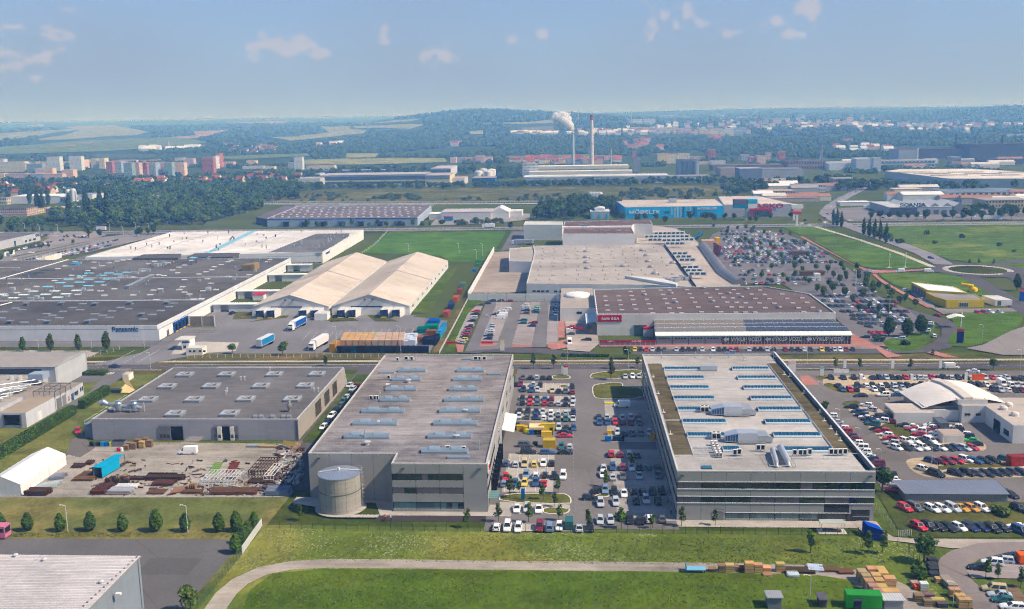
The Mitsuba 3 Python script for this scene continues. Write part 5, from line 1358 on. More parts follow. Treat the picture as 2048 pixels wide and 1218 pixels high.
ct = thing('cage_container','grey mesh container cage beside the white dealer wall','container')
p,q = at(*Z6(1020,625)),at(*Z6(1120,660))
part(ct,'cage',M().box(p[0],q[1],.1,q[0]+.5,p[1]+1.5,2.6,C(128,138,146,.8)),'metal')
for k in range(6):
  part(ct,'rib',M().box(p[0]+k*1.1,q[1]-.06,.1,p[0]+k*1.1+.12,q[1]-.005,2.6,C(90,98,104)),'metal')
# ---- yellow workshop
YEL = C(226,196,44,.85)
yb = thing('yellow_workshop','bright yellow car workshop with white and grey flat roofs','building')
p1 = at(*ZN(1078,684)); p2 = at(*ZN(1357,680)); p0 = at(*ZN(995,660))
hall(yb,[p0,p1,p2,(p2[0]+1,p2[1]+13),(p0[0],p0[1]+13)],3.7,YEL,C(150,148,150,.84),par=.25,parcol=YEL)
u0,u1 = at(*ZN(925,570)),at(*ZN(1250,560),0)
hall(yb,[(p0[0]+1,p0[1]+13.2),(p2[0]-3,p2[1]+13.2),(p2[0]-3,p2[1]+30),(p0[0]+1,p0[1]+37)],4.6,YEL,C(236,228,226,.9),par=.2,parcol=C(238,226,130))
Fy = Face(p1,p2)
dw = part(yb,'entrance',Fy.box(M(),5.8,10.2,.1,2.4,.02,.1,C(200,206,206)))
for k in range(4):
  part(dw,'pane',Fy.box(M(),6+k*1.05,6.9+k*1.05,.3,2.2,.1,.14,DARKGLASS),'glass')
for k in range(5):
  part(yb,'gate',M().box(p0[0]+.8,p0[1]+15+k*4.2,.1,p0[0]+1.05,p0[1]+18.2+k*4.2,3.4,C(110,112,116)))
q = at(*ZN(1290,575))
part(yb,'yellow_figure',M().lathe(q[0],q[1]+2,[(1.8,0),(2.2,1.6),(1.2,2.6),(.1,2.8)],C(246,196,10),12).tube([(q[0]-5,q[1]+5,3.5),(q[0],q[1]+2,3)],.9,C(246,196,10),8),'paint',True)
wb = thing('garage','white flat roofed garage beside the yellow workshop','shed')
p,q = at(*ZN(1440,672)),at(*ZN(1565,672))
part(wb,'wall',M().prism([(p[0]-1.5,p[1]+12),p,q,(q[0]-1.5,q[1]+12)],0,2.9,WHITE,C(206,206,206))); part(wb,'gate',M().box(p[0]+1,p[1]-.08,.1,p[0]+4,p[1]-.01,2.3,C(96,98,102)))
# ---- buildings of the works at the left edge, beside the staff car parks
ZG = zoom(0,450,11.07)
lw = thing('works_hall','grey works hall with a dark roof and dark lettering at the left edge','building')
p = [at(*ZG(-500,690)),at(*ZG(15,558)),at(*ZG(900,352))]
p.append((p[2][0]-34,p[2][1]+6)); p.append((p[0][0]-30,p[0][1]+20))
hall(lw,p,6.6,C(196,200,208,.88),C(116,114,118,.84),par=.3,rstyle=2)
Fl = Face(p[1],p[2])
window_row(lw,Fl,Fl.L*.60,Fl.L*.65,1.5,3.2,2,DARKP,rng); window_row(lw,Fl,Fl.L*.70,Fl.L*.76,1.5,3.2,2,DARKP,rng); window_row(lw,Fl,Fl.L*.81,Fl.L*.88,1.5,3.2,3,DARKP,rng)
part(lw,'gate',Fl.box(M(),Fl.L*.33,Fl.L*.37,.1,4.4,.02,.2,C(70,84,110)))
part(lw,'lettering',M().text('ITGN',2.2,(*Fl.p(Fl.L*.88,.2),4.0),(*Fl.u,0),(0,0,1),C(40,44,60),.1,True,Fl.L*.10))
lw2 = thing('works_hall','cream walled flat hall cut by the left picture edge','building')
q = [at(*ZG(-400,1130)),at(*ZG(238,985)),at(*ZG(242,960))]
hall(lw2,[q[0],q[1],(q[1][0]-1,q[1][1]+10),(q[0][0]-1,q[0][1]+10)],5.4,C(236,226,196,.9),C(150,146,144,.84),par=.2)
for i,(x0,x1,y,h,c) in enumerate(((105,225,712,3.4,WHITE),(840,985,840,3,C(196,200,196)),(1000,1150,815,3.4,C(236,228,206)),(1165,1275,775,3.4,WHITE),(1420,1625,1160,3.2,WHITE))):
  a,b = at(*ZG(x0,y)),at(*ZG(x1,y-(x1-x0)*.2))
  k = thing('site_cabin',f'pale flat roofed cabin by the far left car parks, {("first", "second", "third", "fourth", "fifth")[i]} from the left','cabin','cabins at the far left car parks')
  part(k,'wall',M().walls([a,b,(b[0]-1,b[1]+8),(a[0]-1,a[1]+8)],0,h,c)); part(k,'roof',M().sheet([a,b,(b[0]-1,b[1]+8),(a[0]-1,a[1]+8)],h,C(190,188,186)))
# ------------------------------------------------------------------ vehicles: one prototype per kind and colour, then one instance per car
CARCOL = {'k': ('black',C(30,32,36)),'b': ('dark blue',C(26,44,84)),'B': ('bright blue',C(44,80,126)),'s': ('silver',C(176,184,192)),'g': ('dark grey',C(84,88,94)),'w': ('white',C(238,240,240,.9)),'r': ('red',C(186,28,46)),
     'R': ('dark red',C(124,22,44)),'y': ('yellow',C(216,190,84)),'G': ('green',C(56,176,50)),'o': ('beige',C(186,172,128)),'t': ('teal',C(34,96,96)),'O': ('orange',C(226,96,30)),'a': ('gold',C(196,142,36)),'l': ('light blue',C(110,138,170))}
KINDS = {
  'hatchback': (4.15,.88,.93,1.50,(-2.0,.95),(-1.72,.18),.24),'estate': (4.65,.9,.93,1.48,(-2.25,.95),(-2.0,.1),.22),'saloon': (4.6,.9,.92,1.43,(-1.75,.95),(-1.1,.12),.22),
  'suv': (4.5,.93,1.05,1.72,(-2.15,.95),(-1.95,.2),.32),'minivan': (4.75,.95,1.05,1.82,(-2.3,1.25),(-2.15,.55),.25)}


def loft(m,stations,col):
  rings = []
  for x,zb,zt,w in stations:
    zm = zb+.55*(zt-zb)
    rings.append([(x,-w*.9,zb),(x,-w,zb+.12),(x,-w,zm),(x,-w*.9,zt),(x,w*.9,zt),(x,w,zm),(x,w,zb+.12),(x,w*.9,zb)])
  v = [p for r in rings for p in r]
  n = 8
  f = [(i*n+j,i*n+(j+1) % n,(i+1)*n+(j+1) % n,(i+1)*n+j) for i in range(len(rings)-1) for j in range(n)]
  f += [(0,1,2,3),(0,3,4,7),(7,4,5,6)]
  e = (len(rings)-1)*n
  f += [(e+3,e+2,e+1,e),(e+7,e+4,e+3,e),(e+6,e+5,e+4,e+7)]
  return m.add(v,f,col)


def wheel_meshes(x,y,r,w):
  ang = np.arange(14)*2*np.pi/14
  s = 1 if y > 0 else -1
  def ring(rad,yy):
    return [(x+rad*math.cos(a),yy,r+rad*math.sin(a)) for a in ang]
  t,i = M(),np.arange(14)
  q = lambda o1,o2: [(o1+k,o1+(k+1) % 14,o2+(k+1) % 14,o2+k) for k in range(14)]
  t.add(ring(r,y-s*w)+ring(r,y)+ring(r*.62,y),q(0,14)+q(14,28),(.012,.012,.013))
  rim = M().add(ring(r*.62,y-s*.01)+[(x,y+s*.02,r)],[(k,(k+1) % 14,14) for k in range(14)],C(166,170,176,.8))
  return t,rim


def quad_inset(a,b,c,d,k=.1,off=.012):
  q = np.array([a,b,c,d],float)
  ctr = q.mean(0)
  n = np.cross(q[1]-q[0],q[2]-q[0])
  n /= np.linalg.norm(n)
  return ctr+(q-ctr)*(1-k)+n*off


def car_parts(kind,col):
  L,w,zb,zr,foot,top,cl = KINDS[kind]
  h = L/2
  b = M()
  rear = zb+.02
  loft(b,[(-h,cl+.18,zb-.22,w*.82),(-h+.1,cl,rear-.05,w*.94),(-h+.5,cl-.02,rear,w),(foot[1]-.2,cl-.02,zb,w),(h-.75,cl-.02,zb-.09,w*.98),(h-.2,cl+.02,zb-.24,w*.9),(h,cl+.16,zb-.36,w*.76)],col)
  wb,wt = w*.9,w*.68
  A = [(foot[0],-wb,zb-.03),(foot[1],-wb,zb-.03),(foot[1],wb,zb-.03),(foot[0],wb,zb-.03)]
  B = [(top[0],-wt,zr-.05),(top[1],-wt,zr-.03),(top[1],wt,zr-.03),(top[0],wt,zr-.05)]
  xm = (top[0]+top[1])/2
  Cr = [(top[0]+.15,-wt*.9,zr),(top[1]-.2,-wt*.9,zr),(top[1]-.2,wt*.9,zr),(top[0]+.15,wt*.9,zr)]
  b.add(A+B+Cr,[(0,1,5,4),(1,2,6,5),(2,3,7,6),(3,0,4,7),(4,5,9,8),(5,6,10,9),(6,7,11,10),(7,4,8,11),(8,9,10,11)],col)
  for s in (-1,1):
    b.box(foot[1]-.55,s*(w+.02),zb-.02,foot[1]-.35,s*(w+.16),zb+.13,col)
  b.box(-h+.02,-w*.8,cl+.02,-h+.14,w*.8,cl+.2,(.02,.02,.02)).box(h-.16,-w*.7,cl+.05,h-.02,w*.7,cl+.2,(.02,.02,.02))
  out = {'body': (b,'gloss')}
  gc = (.016,.02,.024)
  out['windscreen'] = (M().add(quad_inset(A[1],A[2],B[2],B[1]),[(0,1,2,3)],gc),'glass')
  out['rear_window'] = (M().add(quad_inset(A[3],A[0],B[0],B[3],.16),[(0,1,2,3)],gc),'glass')
  mid = lambda p,q,t: tuple(np.array(p)*(1-t)+np.array(q)*t)
  i = 0
  for a,bq,c,d in ((A[0],A[1],B[1],B[0]),(A[2],A[3],B[3],B[2])):
    for t0,t1 in ((.08,.52),(.54,.92)):
      p = quad_inset(mid(a,bq,t0),mid(a,bq,t1),mid(d,c,t1),mid(d,c,t0),.12)
      out['side_window'+(f'_{i:03d}' if i else '')] = (M().add(p,[(0,1,2,3)],gc),'glass'); i += 1
  i = 0
  for x in (-h*.62,h*.64):
    for y in (-w,w):
      t,rim = wheel_meshes(x,y*1.005,.32,.2)
      t.v += rim.v; t.f += [f+t.n for f in rim.f]; t.c += rim.c; t.n += rim.n
      out['wheel'+(f'_{i:03d}' if i else '')] = (t,'paint'); i += 1
  for n,(x0,x1,z0,z1,c) in {'headlight': (h-.3,h-.08,zb-.42,zb-.28,C(226,230,232)),'tail_light': (-h-.01,-h+.1,zb-.3,zb-.1,C(150,12,18))}.items():
    for i,s in enumerate((-1,1)):
      out[n+('_001' if i else '')] = (M().box(x0,s*w*.56,z0,x1,s*w*.82,z1,c),'gloss')
  return out


def van_parts(col,L=5.4,hw=1.0,H=2.35):
  h = L/2
  b = M()
  loft(b,[(-h,.35,H-.08,hw*.94),(-h+.15,.3,H,hw),(h-1.9,.3,H,hw),(h-1.55,.3,H-.12,hw*.97)],col)
  loft(b,[(h-1.7,.3,1.25,hw),(h-1.0,.3,1.2,hw*.97),(h-.25,.32,.95,hw*.9),(h,.45,.8,hw*.8)],col)
  A = [(h-1.6,-hw*.93,1.2),(h-.72,-hw*.9,1.2),(h-.72,hw*.9,1.2),(h-1.6,hw*.93,1.2)]
  B = [(h-1.7,-hw*.84,H-.16),(h-1.45,-hw*.8,H-.16),(h-1.45,hw*.8,H-.16),(h-1.7,hw*.84,H-.16)]
  b.add(A+B,[(0,1,5,4),(1,2,6,5),(2,3,7,6),(4,5,6,7)],col)
  gc = (.016,.02,.024)
  out = {'body': (b,'gloss'),'windscreen': (M().add(quad_inset(A[1],A[2],B[2],B[1]),[(0,1,2,3)],gc),'glass'),
      'side_window': (M().add(quad_inset(A[0],A[1],B[1],B[0],.2),[(0,1,2,3)],gc),'glass'),'side_window_001': (M().add(quad_inset(A[2],A[3],B[3],B[2],.2),[(0,1,2,3)],gc),'glass')}
  i = 0
  for x in (-h*.6,h*.62):
    for y in (-hw,hw):
      t,rim = wheel_meshes(x,y*1.005,.36,.24)
      t.v += rim.v; t.f += [f+t.n for f in rim.f]; t.c += rim.c; t.n += rim.n
      out['wheel'+(f'_{i:03d}' if i else '')] = (t,'paint'); i += 1
  for i,s in enumerate((-1,1)):
    out['tail_light'+('_001' if i else '')] = (M().box(-h-.01,s*hw*.8,.9,-h+.05,s*hw*.92,1.5,C(150,12,18)),'gloss')
    out['headlight'+('_001' if i else '')] = (M().box(h-.3,s*hw*.55,.75,h-.06,s*hw*.8,.95,C(226,230,232)),'gloss')
  return out


GROUPS = {}


def group_of(kind,col):
  g = f'{kind}_in_{CARCOL[col][0].replace(" ", "_")}'
  if g not in GROUPS:
    parts = van_parts(CARCOL[col][1]) if kind == 'van' else car_parts(kind,CARCOL[col][1])
    scene[g] = {'type': 'shapegroup',**{n: m.shape(b) for n,(m,b) in parts.items()}}
    GROUPS[g] = 1
  return g


def place(g,x,y,ang,z=.04,s=.94):
  return {'type': 'instance','parts': {'type': 'ref','id': g},'to_world': T().translate([x,y,z]).rotate([0,0,1],ang).scale(s)}


crng = random.Random(77)
ORD = ['first','second','third','fourth','fifth','sixth','seventh','eighth','ninth','tenth','eleventh','twelfth','13th','14th','15th','16th','17th','18th','19th','20th','21st','22nd','23rd','24th','25th','26th','27th','28th']
KNAME = {'hatchback': 'hatchback','estate': 'estate','saloon': 'saloon','suv': 'SUV','minivan': 'minivan','van': 'van'}
MIX = ['hatchback']*9+['estate']*5+['saloon']*3+['suv']*3+['minivan']


def car_row(Zz,where,items,ang,group,count='from left'):
  """items: 'x,y,colour[,kind[,angle]]' strings, one car each"""
  for i,it in enumerate(items.split()):
    q = it.split(',')
    col = q[2]
    kind = q[3] if len(q) > 3 and q[3] else crng.choice(MIX)
    a = float(q[4]) if len(q) > 4 else ang
    if abs(a) == 90 and len(q) < 5 and crng.random() < .3:
      a = -a
    x,y = at(*Zz(float(q[0]),float(q[1])),.75)
    key = numbered('van' if kind == 'van' else 'car')
    scene[key] = place(group_of(kind,col),x,y,a+crng.uniform(-2,2))
    labels[key] = {'label': f'{CARCOL[col][0]} {KNAME[kind]}, {ORD[i]} {count} in {where}','category': 'van' if kind == 'van' else 'car','group': group}


OG,DG = 'cars parked between the office blocks','cars parked on the car dealer lot'
car_row(Z4,'the entrance row beside the left office','211,174,g 259,174,k 300,174,s 338,174,k 381,174,k',-90,OG)
car_row(Z4,'the entrance row beside the right office','867,167,s 914,165,w 955,167,s',-90,OG)
car_row(Z4,'the back row beside the left office','168,216,k 195,216,R 278,218,s 322,222,k 526,232,k',-90,OG)
car_row(Z4,'the second row beside the left office','213,250,b 266,252,B 304,252,s 398,256,o 440,258,k 484,260,g 527,264,R',-90,OG)
car_row(Z4,'the third row beside the left office','207,306,k 257,306,R 302,306,g 351,308,B 395,310,R 487,312,k 532,314,s',-90,OG)
car_row(Z4,'the fourth row beside the left office','206,334,k 254,335,r 302,337,g 349,337,r 392,339,g 437,340,s 483,342,k 529,344,s',-90,OG)
car_row(Z4,'the fifth row beside the left office','190,388,k 242,390,k 295,391,b 339,394,s 390,398,w 437,402,s 486,398,s 533,396,b',-90,OG)
car_row(Z4,'the sixth row beside the left office','186,420,s 238,422,g 293,424,b 342,428,w 390,430,s 437,435,g 485,436,t 532,436,s',-90,OG)
car_row(Z4,'the short row by the yellow machines','176,484,b 384,480,k 440,494,s 487,494,k 535,496,B',-90,OG)
car_row(Z4,'the sideways cars on the main aisle edge','484,522,k,saloon,0 481,544,r,saloon,0 483,650,k,saloon,0',0,OG,'from the top')
car_row(Z4,'the pair at the aisle by the yellow container','458,614,t,hatchback 510,614,s,hatchback',-90,OG)
car_row(Z4,'the sideways cars near the yellow container','228,604,g,minivan,0 246,650,k,minivan,0 370,652,B,estate,0',0,OG,'from the top')
car_row(Z4,'the row below the black minivan','105,722,B 165,724,s 221,724,o,minivan 282,724,y,hatchback 342,722,w 394,720,k',-90,OG)
car_row(Z4,'the upper row near the lawn islands','100,810,r 231,798,l 294,798,w 353,796,k 411,804,k 468,802,w',-90,OG)
car_row(Z4,'the lower row near the lawn islands','89,850,l 157,850,B 221,846,y,hatchback 293,846,B 344,848,r',-90,OG)
car_row(Z4,'the visitor bays beside the lawn islands','172,1010,w,saloon 237,1010,s,suv 312,1014,w,saloon',-90,OG)
car_row(Z4,'the front row along the fence','42,1128,w 111,1128,w 181,1132,w 318,1128,R,minivan 382,1130,l 443,1126,w 508,1112,t,van 571,1132,s 638,1134,k',-90,OG)
car_row(Z4,'the top row beside the right office','698,424,k 750,432,s 803,436,k 850,434,s 903,434,s 950,432,R',-90,OG)
car_row(Z4,'the second row beside the right office','702,460,B 755,460,B 803,458,r 852,460,R 905,462,R 957,462,g',-90,OG)
car_row(Z4,'the row behind the blue bins','817,522,s 865,530,k 914,530,g 968,530,g 1022,526,s',-90,OG)
car_row(Z4,'the row below the dark lane','777,662,r 837,664,R 891,664,s,minivan 943,668,k',-90,OG)
car_row(Z4,'the middle row beside the right office','728,746,s 787,744,B 852,746,R 907,746,w 960,750,k 1016,748,t 1075,750,k',-90,OG)
car_row(Z4,'the row under the shaded small tree','723,792,w 786,808,s 853,804,g 957,802,s 1078,798,g',-90,OG)
car_row(Z4,'the upper double row by the right office','680,892,k 738,890,l 797,902,k 859,914,w 920,902,k 980,906,k 1042,904,k 1102,900,k',-90,OG)
car_row(Z4,'the lower double row by the right office','640,942,k,hatchback,0 708,976,s 806,968,s 937,962,k 1000,956,s 1077,962,k',-90,OG)
car_row(Z4,'the front row below the right bays','706,1086,s 772,1084,s 897,1080,k,minivan 963,1086,k 1022,1078,w 1101,1074,g',-90,OG)
car_row(Z4,'the shaded bays by the grass of the right office','846,352,w,van,180',180,OG)
# alley cars beside the workshop
ZW = zoom(560,700,5.535)
car_row(ZW,'the alley behind the workshop','480,845,w,hatchback 525,790,b,saloon 572,722,w,suv 610,668,k 662,612,g 700,562,t 728,522,s 775,474,k 802,426,s 848,388,R 768,386,s',-100,'cars parked in the alley','counted')
# dealer lot
car_row(Z6,'the roadside row of the dealer lot','238,243,k 331,243,k 412,243,k 471,243,w 556,243,k 606,243,b 657,244,s 703,244,k 750,244,k 804,243,r 857,244,s 902,244,s 946,244,s 1002,243,r 1046,243,k 1095,243,k 1147,244,s 1205,244,k 1265,244,b 1405,244,s 1465,243,r 1522,244,s 1575,245,s 1627,250,k 1690,252,k',-90,DG)
car_row(Z6,'the second dealer row behind the curved roof','292,304,k 440,303,k 499,303,w 555,302,k 612,304,w 661,304,k 719,304,s 772,304,k 823,304,k 872,303,k 925,298,k 985,297,k 1308,294,k 1365,297,k 1422,300,w 1535,292,w,van 1595,298,w,minivan 1640,303,s 1690,305,s',-90,DG)
car_row(Z6,'the third dealer row near the lawn tip','324,334,B 379,334,r 428,334,k 567,333,w 620,333,k 721,332,s 780,322,s 1475,336,k 1527,340,s 1580,338,w 1640,340,k 1690,338,R',-90,DG)
car_row(Z6,'the upper dealer drive','462,380,k,saloon,180 634,375,w,suv,180 733,374,B,saloon,180',180,DG)
car_row(Z6,'the slanted dealer row along the drive','395,467,k 505,452,w 440,502,B 535,486,s 472,530,b 500,546,w 518,562,k 540,580,b 556,596,t,suv 590,540,k 640,548,b 625,572,w,suv 680,578,R 587,634,k 628,652,r,suv 655,678,w 686,712,r,suv 700,742,s',155,DG,'counted down')
car_row(Z6,'the cars in front of the white dealer wing','790,606,k 845,614,w 865,634,r 905,650,w 910,672,r 990,606,w 990,627,w 1015,642,R 1035,662,s 1028,690,w 1185,617,w 1197,638,k 1248,674,w 1270,695,b 1300,720,G,saloon 1330,746,k,saloon',165,DG,'counted down')
car_row(Z6,'the short dealer row left of the garage','808,724,w 873,724,w 937,724,k 990,724,w',-60,DG)
car_row(Z6,'the long dealer row below the garage','735,776,w 812,778,k 878,778,w 937,776,w 1005,778,k 1065,776,w 1130,778,k 1187,776,B 1255,780,s 1312,776,r',-60,DG)
car_row(Z6,'the upper row of the lower dealer block','1003,876,b 1066,880,R 1126,880,R 1195,876,r 1262,868,w,suv 1333,876,B 1406,876,k 1467,870,k 1573,862,t 1640,866,k 1715,870,k',-50,DG)
car_row(Z6,'the lower row of the lower dealer block','942,936,w 1037,976,k 1188,970,k,suv 1272,968,k,suv 1350,972,g 1420,972,k 1490,968,k 1560,968,k 1625,960,g 1690,968,b',-50,DG)
car_row(Z6,'the line along the right office wall','238,534,w 275,582,s 318,628,w 340,656,r 385,690,k 405,706,R 430,740,w 460,777,w 490,806,w 515,842,w 545,866,b 580,900,R,minivan 615,940,k 640,966,s 675,988,k 690,1020,w 715,1045,w 705,1090,r',172,DG,'counted down')
car_row(Z7,'the upper row on the grass below the shed','1397,150,r 1450,146,g,minivan 1546,152,w 1602,152,w 1657,150,s 1706,148,a 1763,150,a 1817,150,w,suv',-65,DG)
car_row(Z7,'the lower row on the grass below the shed','1472,252,r 1530,250,k 1582,254,k 1637,256,k 1693,254,w 1755,254,b 1812,254,b 1875,262,k,suv 1932,258,k 2007,250,w,saloon,175 2032,274,B,minivan',-65,DG)
car_row(Z7,'the pair at the right shed end','1975,76,k 2022,152,k,suv',-65,DG,'from the top')
RG = 'cars parked in the lower right corner'
car_row(Z7,'the slanted row on the paved corner','1803,474,k,estate 1876,448,w,suv 1932,432,s,estate 1988,420,k,suv 2035,412,k',165,RG)
car_row(Z7,'the brown gravel bays at the lower right','1886,592,o,minivan 1915,622,s 1930,652,t,hatchback 1985,688,w,estate',170,RG,'counted down')
# single moving cars
SG = 'single cars driving on the roads'
for (px,py,col,kind,ang),lab in (((230,731.5,'b','saloon',0),'dark blue saloon driving on the estate road on the left'),((155,861,'r','hatchback',-60),'red car parked at the corner of the grey workshop'),((1874,629.5,'r','hatchback',120),'red hatchback on the bend below the yellow workshop'),((1868,671,'w','hatchback',80),'white hatchback on the curved service road'),((1735,546,'b','hatchback',-45),'dark blue hatchback at the car park exit'),((1742,541,'s','estate',0),'silver estate car leaving the shopping car park'),((1862,516,'b','suv',-60),'dark blue SUV on the avenue near the roundabout'),
                   ((1813,580,'s','estate',0),'silver estate parked beside the yellow workshop drive'),((1846,598,'s','saloon',10),'silver saloon in front of the yellow workshop'),((465,626,'k','suv',80),'black SUV standing under the covered passages'),((1945,752,'w','saloon',160),'white saloon on a raised display ramp by the road')):
  key = numbered('car')
  scene[key] = place(group_of(kind,col),*at(px,py,.7),ang,.04 if 'ramp' not in lab else 1.9)
  labels[key] = {'label': lab,'category': 'car','group': SG}
for (px,py,ang),lab in (((376,901,185),'white work van with its rear doors open in the steel yard'),((1903,732,0),'white high roofed van driving on the estate road'),((1858,541,0),'white van on the road by the roundabout'),((1800,541,180),'small white van west of the roundabout'),((1139,683,-90),'white van standing before the dealer hall forecourt')):
  key = numbered('van')
  scene[key] = place(group_of('van','w'),*at(px,py,1.0),ang)
  labels[key] = {'label': lab,'category': 'van','group': 'white vans'}
# all the cars farther off, as one mass
FARN = [0]
fr_ = random.Random(31)
FCOL = 'kkkkggssssswwwwbbrRBt'
labels['distant_parked_cars'] = {'label': 'hundreds of small parked cars on the distant car parks','category': 'parked cars','kind': 'stuff'}
FKIND = ['hatchback','estate']


def far_car(x,y,ang,col=None):
  FARN[0] += 1
  scene[f'distant_parked_cars__{FARN[0]:03d}'] = place(group_of(fr_.choice(FKIND),col or fr_.choice(FCOL)),x,y,ang+fr_.uniform(-3,3))


def far_row(p,q,step,ang,fill=.85,cols=None):
  n = max(1,int(math.dist(p,q)/step))
  for i in range(n+1):
    if fr_.random() < fill:
      far_car(p[0]+(q[0]-p[0])*i/n,p[1]+(q[1]-p[1])*i/n,ang,cols[i % len(cols)] if cols else None)


for i,(x,c) in enumerate(zip([408,446,488,529,570,611,692,735,776,818,869,943,983,1022,1063,1104,1188,1228,1269,1311,1358,1437,1480,1522,1565,1607,1684,1727,1771,1811,1852,1896],'ykrskgskkkswkkrRskkskRkkskykswRk')):
  far_car(*at(*ZA(x,918),.7),-95,c)
far_car(*at(*ZA(1058,938),.7),170,'l')
for pts,cols in (([(840,812),(850,795),(858,778),(866,762),(872,748),(880,732),(888,715),(895,705)],'sykrgrks'),([(905,676),(918,655),(927,632),(932,615),(962,574)],'kskrg'),([(1010,790),(1012,770),(1018,750),(1022,735),(1028,718),(1030,706)],'bkswss'),([(1035,548),(1090,548),(1145,550),(1005,563)],'bkRk'),([(1100,612),(1110,604),(1135,600),(1058,634)],'wswk'),
         ([(1248,578),(1252,592),(1250,610),(1248,628),(1232,672),(1232,690),(1315,622),(1312,612),(1318,596),(1320,588),(1300,688),(1290,708)],'wskgtttksGRb'),([(1440,578),(1438,598),(1436,615),(1432,628)],'skss'),([(1535,662),(1540,715),(1545,730),(1537,760),(1640,797)],'srwgk')):
  for (x,y),c in zip(pts,cols):
    far_car(*at(*ZM(x,y),.7),172,c)
for x,y in ((1085,652),(1100,640)):
  scene[f'distant_parked_cars__{900 + x:03d}'] = place(group_of('van','w'),*at(*ZM(x,y),1),180)
# the shopping centre car park: rows run away from the camera
# blocks of rows across, seen from the front: (y pixel, x from, x to)
for y,x0,x1 in ((150,1010,1370),(166,1020,1480),(180,1030,1540),(196,1050,1590),(214,1060,1640),(230,960,1640),(248,990,1690),(266,1000,1720),(285,1020,1700),(304,1040,1560),(322,1050,1780),(345,1060,1500),(378,1110,1420),(410,1130,1560),(440,1150,1800),(465,1160,1500),(112,1000,1330),(131,1005,1420),(173,1025,1510),(222,970,1640),(258,995,1700),(294,1030,1640)):
  p,q = at(*ZA(x0,y),.7),at(*ZA(x1,y),.7)
  far_row(p,q,2.65,-90,.88 if y < 330 else .45)
for y,x0,x1 in ((478,1700,2000),(520,1770,2040),(550,1690,2045),(585,1700,2045)):
  far_row(at(*ZA(x0,y),.7),at(*ZA(x1,y),.7),3.0,-80,.55)
for y,x0,x1 in ((600,190,330),(640,230,700),(672,230,690),(690,450,700),(712,320,830),(742,395,770),(768,400,770),(800,455,760),(822,510,740),(868,530,640)):
  far_row(at(*ZN(x0,y),.7),at(*ZN(x1,y),.7),2.7,-65,.9,'kbgsrkswbkRgts' if y != 868 else 'rr')
for px,py in ((590,908),(740,908),(930,850),(920,872),(480,900),(950,800),(945,820)):
  far_car(*at(*ZN(px,py),.7),160)
for px,py in ((1315,718),(1362,715),(1408,713),(1478,715)):
  far_car(*at(*ZN(px,py),.7),-80)
for a,b,st in (((930,222),(1280,222),3.0),((1400,235),(1940,235),3),((1060,385),(1400,330),3.2),((420,540),(1050,395),3.0),((280,850),(1110,665),3.4),((1190,690),(1980,500),3.6),((1150,640),(1600,550),3.2),((1420,260),(1900,265),3.2),((1600,650),(2500,440),3.4),((1700,540),(2600,330),3.4)):
  far_row(at(*ZG(*a),.7),at(*ZG(*b),.7),st,-60,.9)
far_car(*at(*ZG(700,608),.7),20,'w')
for px,py in ((1655,428),(1650,436),(1640,440),(1668,420),(1660,412),(1674,404),(1664,398),(1690,392),(1684,400),(1700,384),(1648,445),(1712,384),(1610,440),(1722,376),(1676,395)):
  far_car(*at(px,py,.7),fr_.choice([100,-80]))
for px,py in ((1652,444),(1612,448),(1700,441),(1800,441),(1880,443)):
  far_car(*at(px,py,.7),0)
for k in range(26):
  far_car(*at(fr_.uniform(1740,1990),fr_.uniform(424,437),.7),fr_.choice([0,90]))
# ---- lorries, trailers and containers


def lorry(px,py,ang,box_col,cab,label,decor=None,L=13.2):
  key = thing('lorry',label,'lorry','lorries in the factory yard')
  x,y = at(px,py)
  t = T().translate([x,y,.04]).rotate([0,0,1],ang)

  def add(name,m,b='paint'):
    k = part(key,name,m,b)
    scene[k]['to_world'] = t
    return k
  add('trailer',M().box(-L/2,-1.27,1.15,L/2,1.27,3.95,box_col).box(-L/2,-1.2,.9,L/2,1.2,1.15,(.03,.03,.03)),'gloss')
  if decor:
    add('side_print',M().box(-L/2+.4,-1.3,1.3,L/2-.4,-1.275,3.8,decor).box(-L/2+.4,1.275,1.3,L/2-.4,1.3,3.8,decor))
  for i,xx in enumerate((-L/2+1.6,-L/2+2.9,-L/2+4.2)):
    for s in (-1,1):
      add('wheel',wheel_meshes(xx,s*1.25,.5,.35)[0])
  if cab:
    c = M()
    loft(c,[(L/2+.5,.6,3.3,1.22),(L/2+2.2,.5,3.2,1.22),(L/2+2.65,.5,2.1,1.15)],cab)
    add('cab',c.add([(L/2+.5,-1.1,3.25),(L/2+.5,1.1,3.25),(L/2+1.6,1.0,3.25),(L/2+1.6,-1.0,3.25),(L/2+.5,-1.1,3.85),(L/2+.5,1.1,3.85)],[(4,5,2,3)],cab),'gloss')
    add('windscreen',M().add([(L/2+2.68,-1.02,2.0),(L/2+2.68,1.02,2.0),(L/2+2.3,1.0,3.0),(L/2+2.3,-1.0,3.0)],[(0,1,2,3)],DARKGLASS),'glass')
    add('grille',M().box(L/2+2.6,-.9,.6,L/2+2.72,.9,1.5,(.03,.03,.03)))
    for xx in (L/2+.9,L/2+2.0):
      for s in (-1,1):
        add('wheel',wheel_meshes(xx,s*1.2,.5,.35)[0])
  return key


lorry(597,655,-97,C(226,230,236,.9),C(236,236,236,.9),'white lorry with a blue patterned trailer in the factory yard',C(34,96,180,.8))
lorry(531,692,-98,C(206,210,212,.9),None,'parked trailer with bright blue side curtains, without a cab',C(40,140,196,.8),12)
lorry(640,693,-98,C(226,224,222,.9),C(236,236,236,.9),'all white lorry parked beside the stacks of crates',None)
q = at(*ZM(1255,190))
k = lorry(1048,489.5,172,C(176,182,186,.9),C(236,236,238,.9),'white lorry with a grey lettered trailer behind the store')


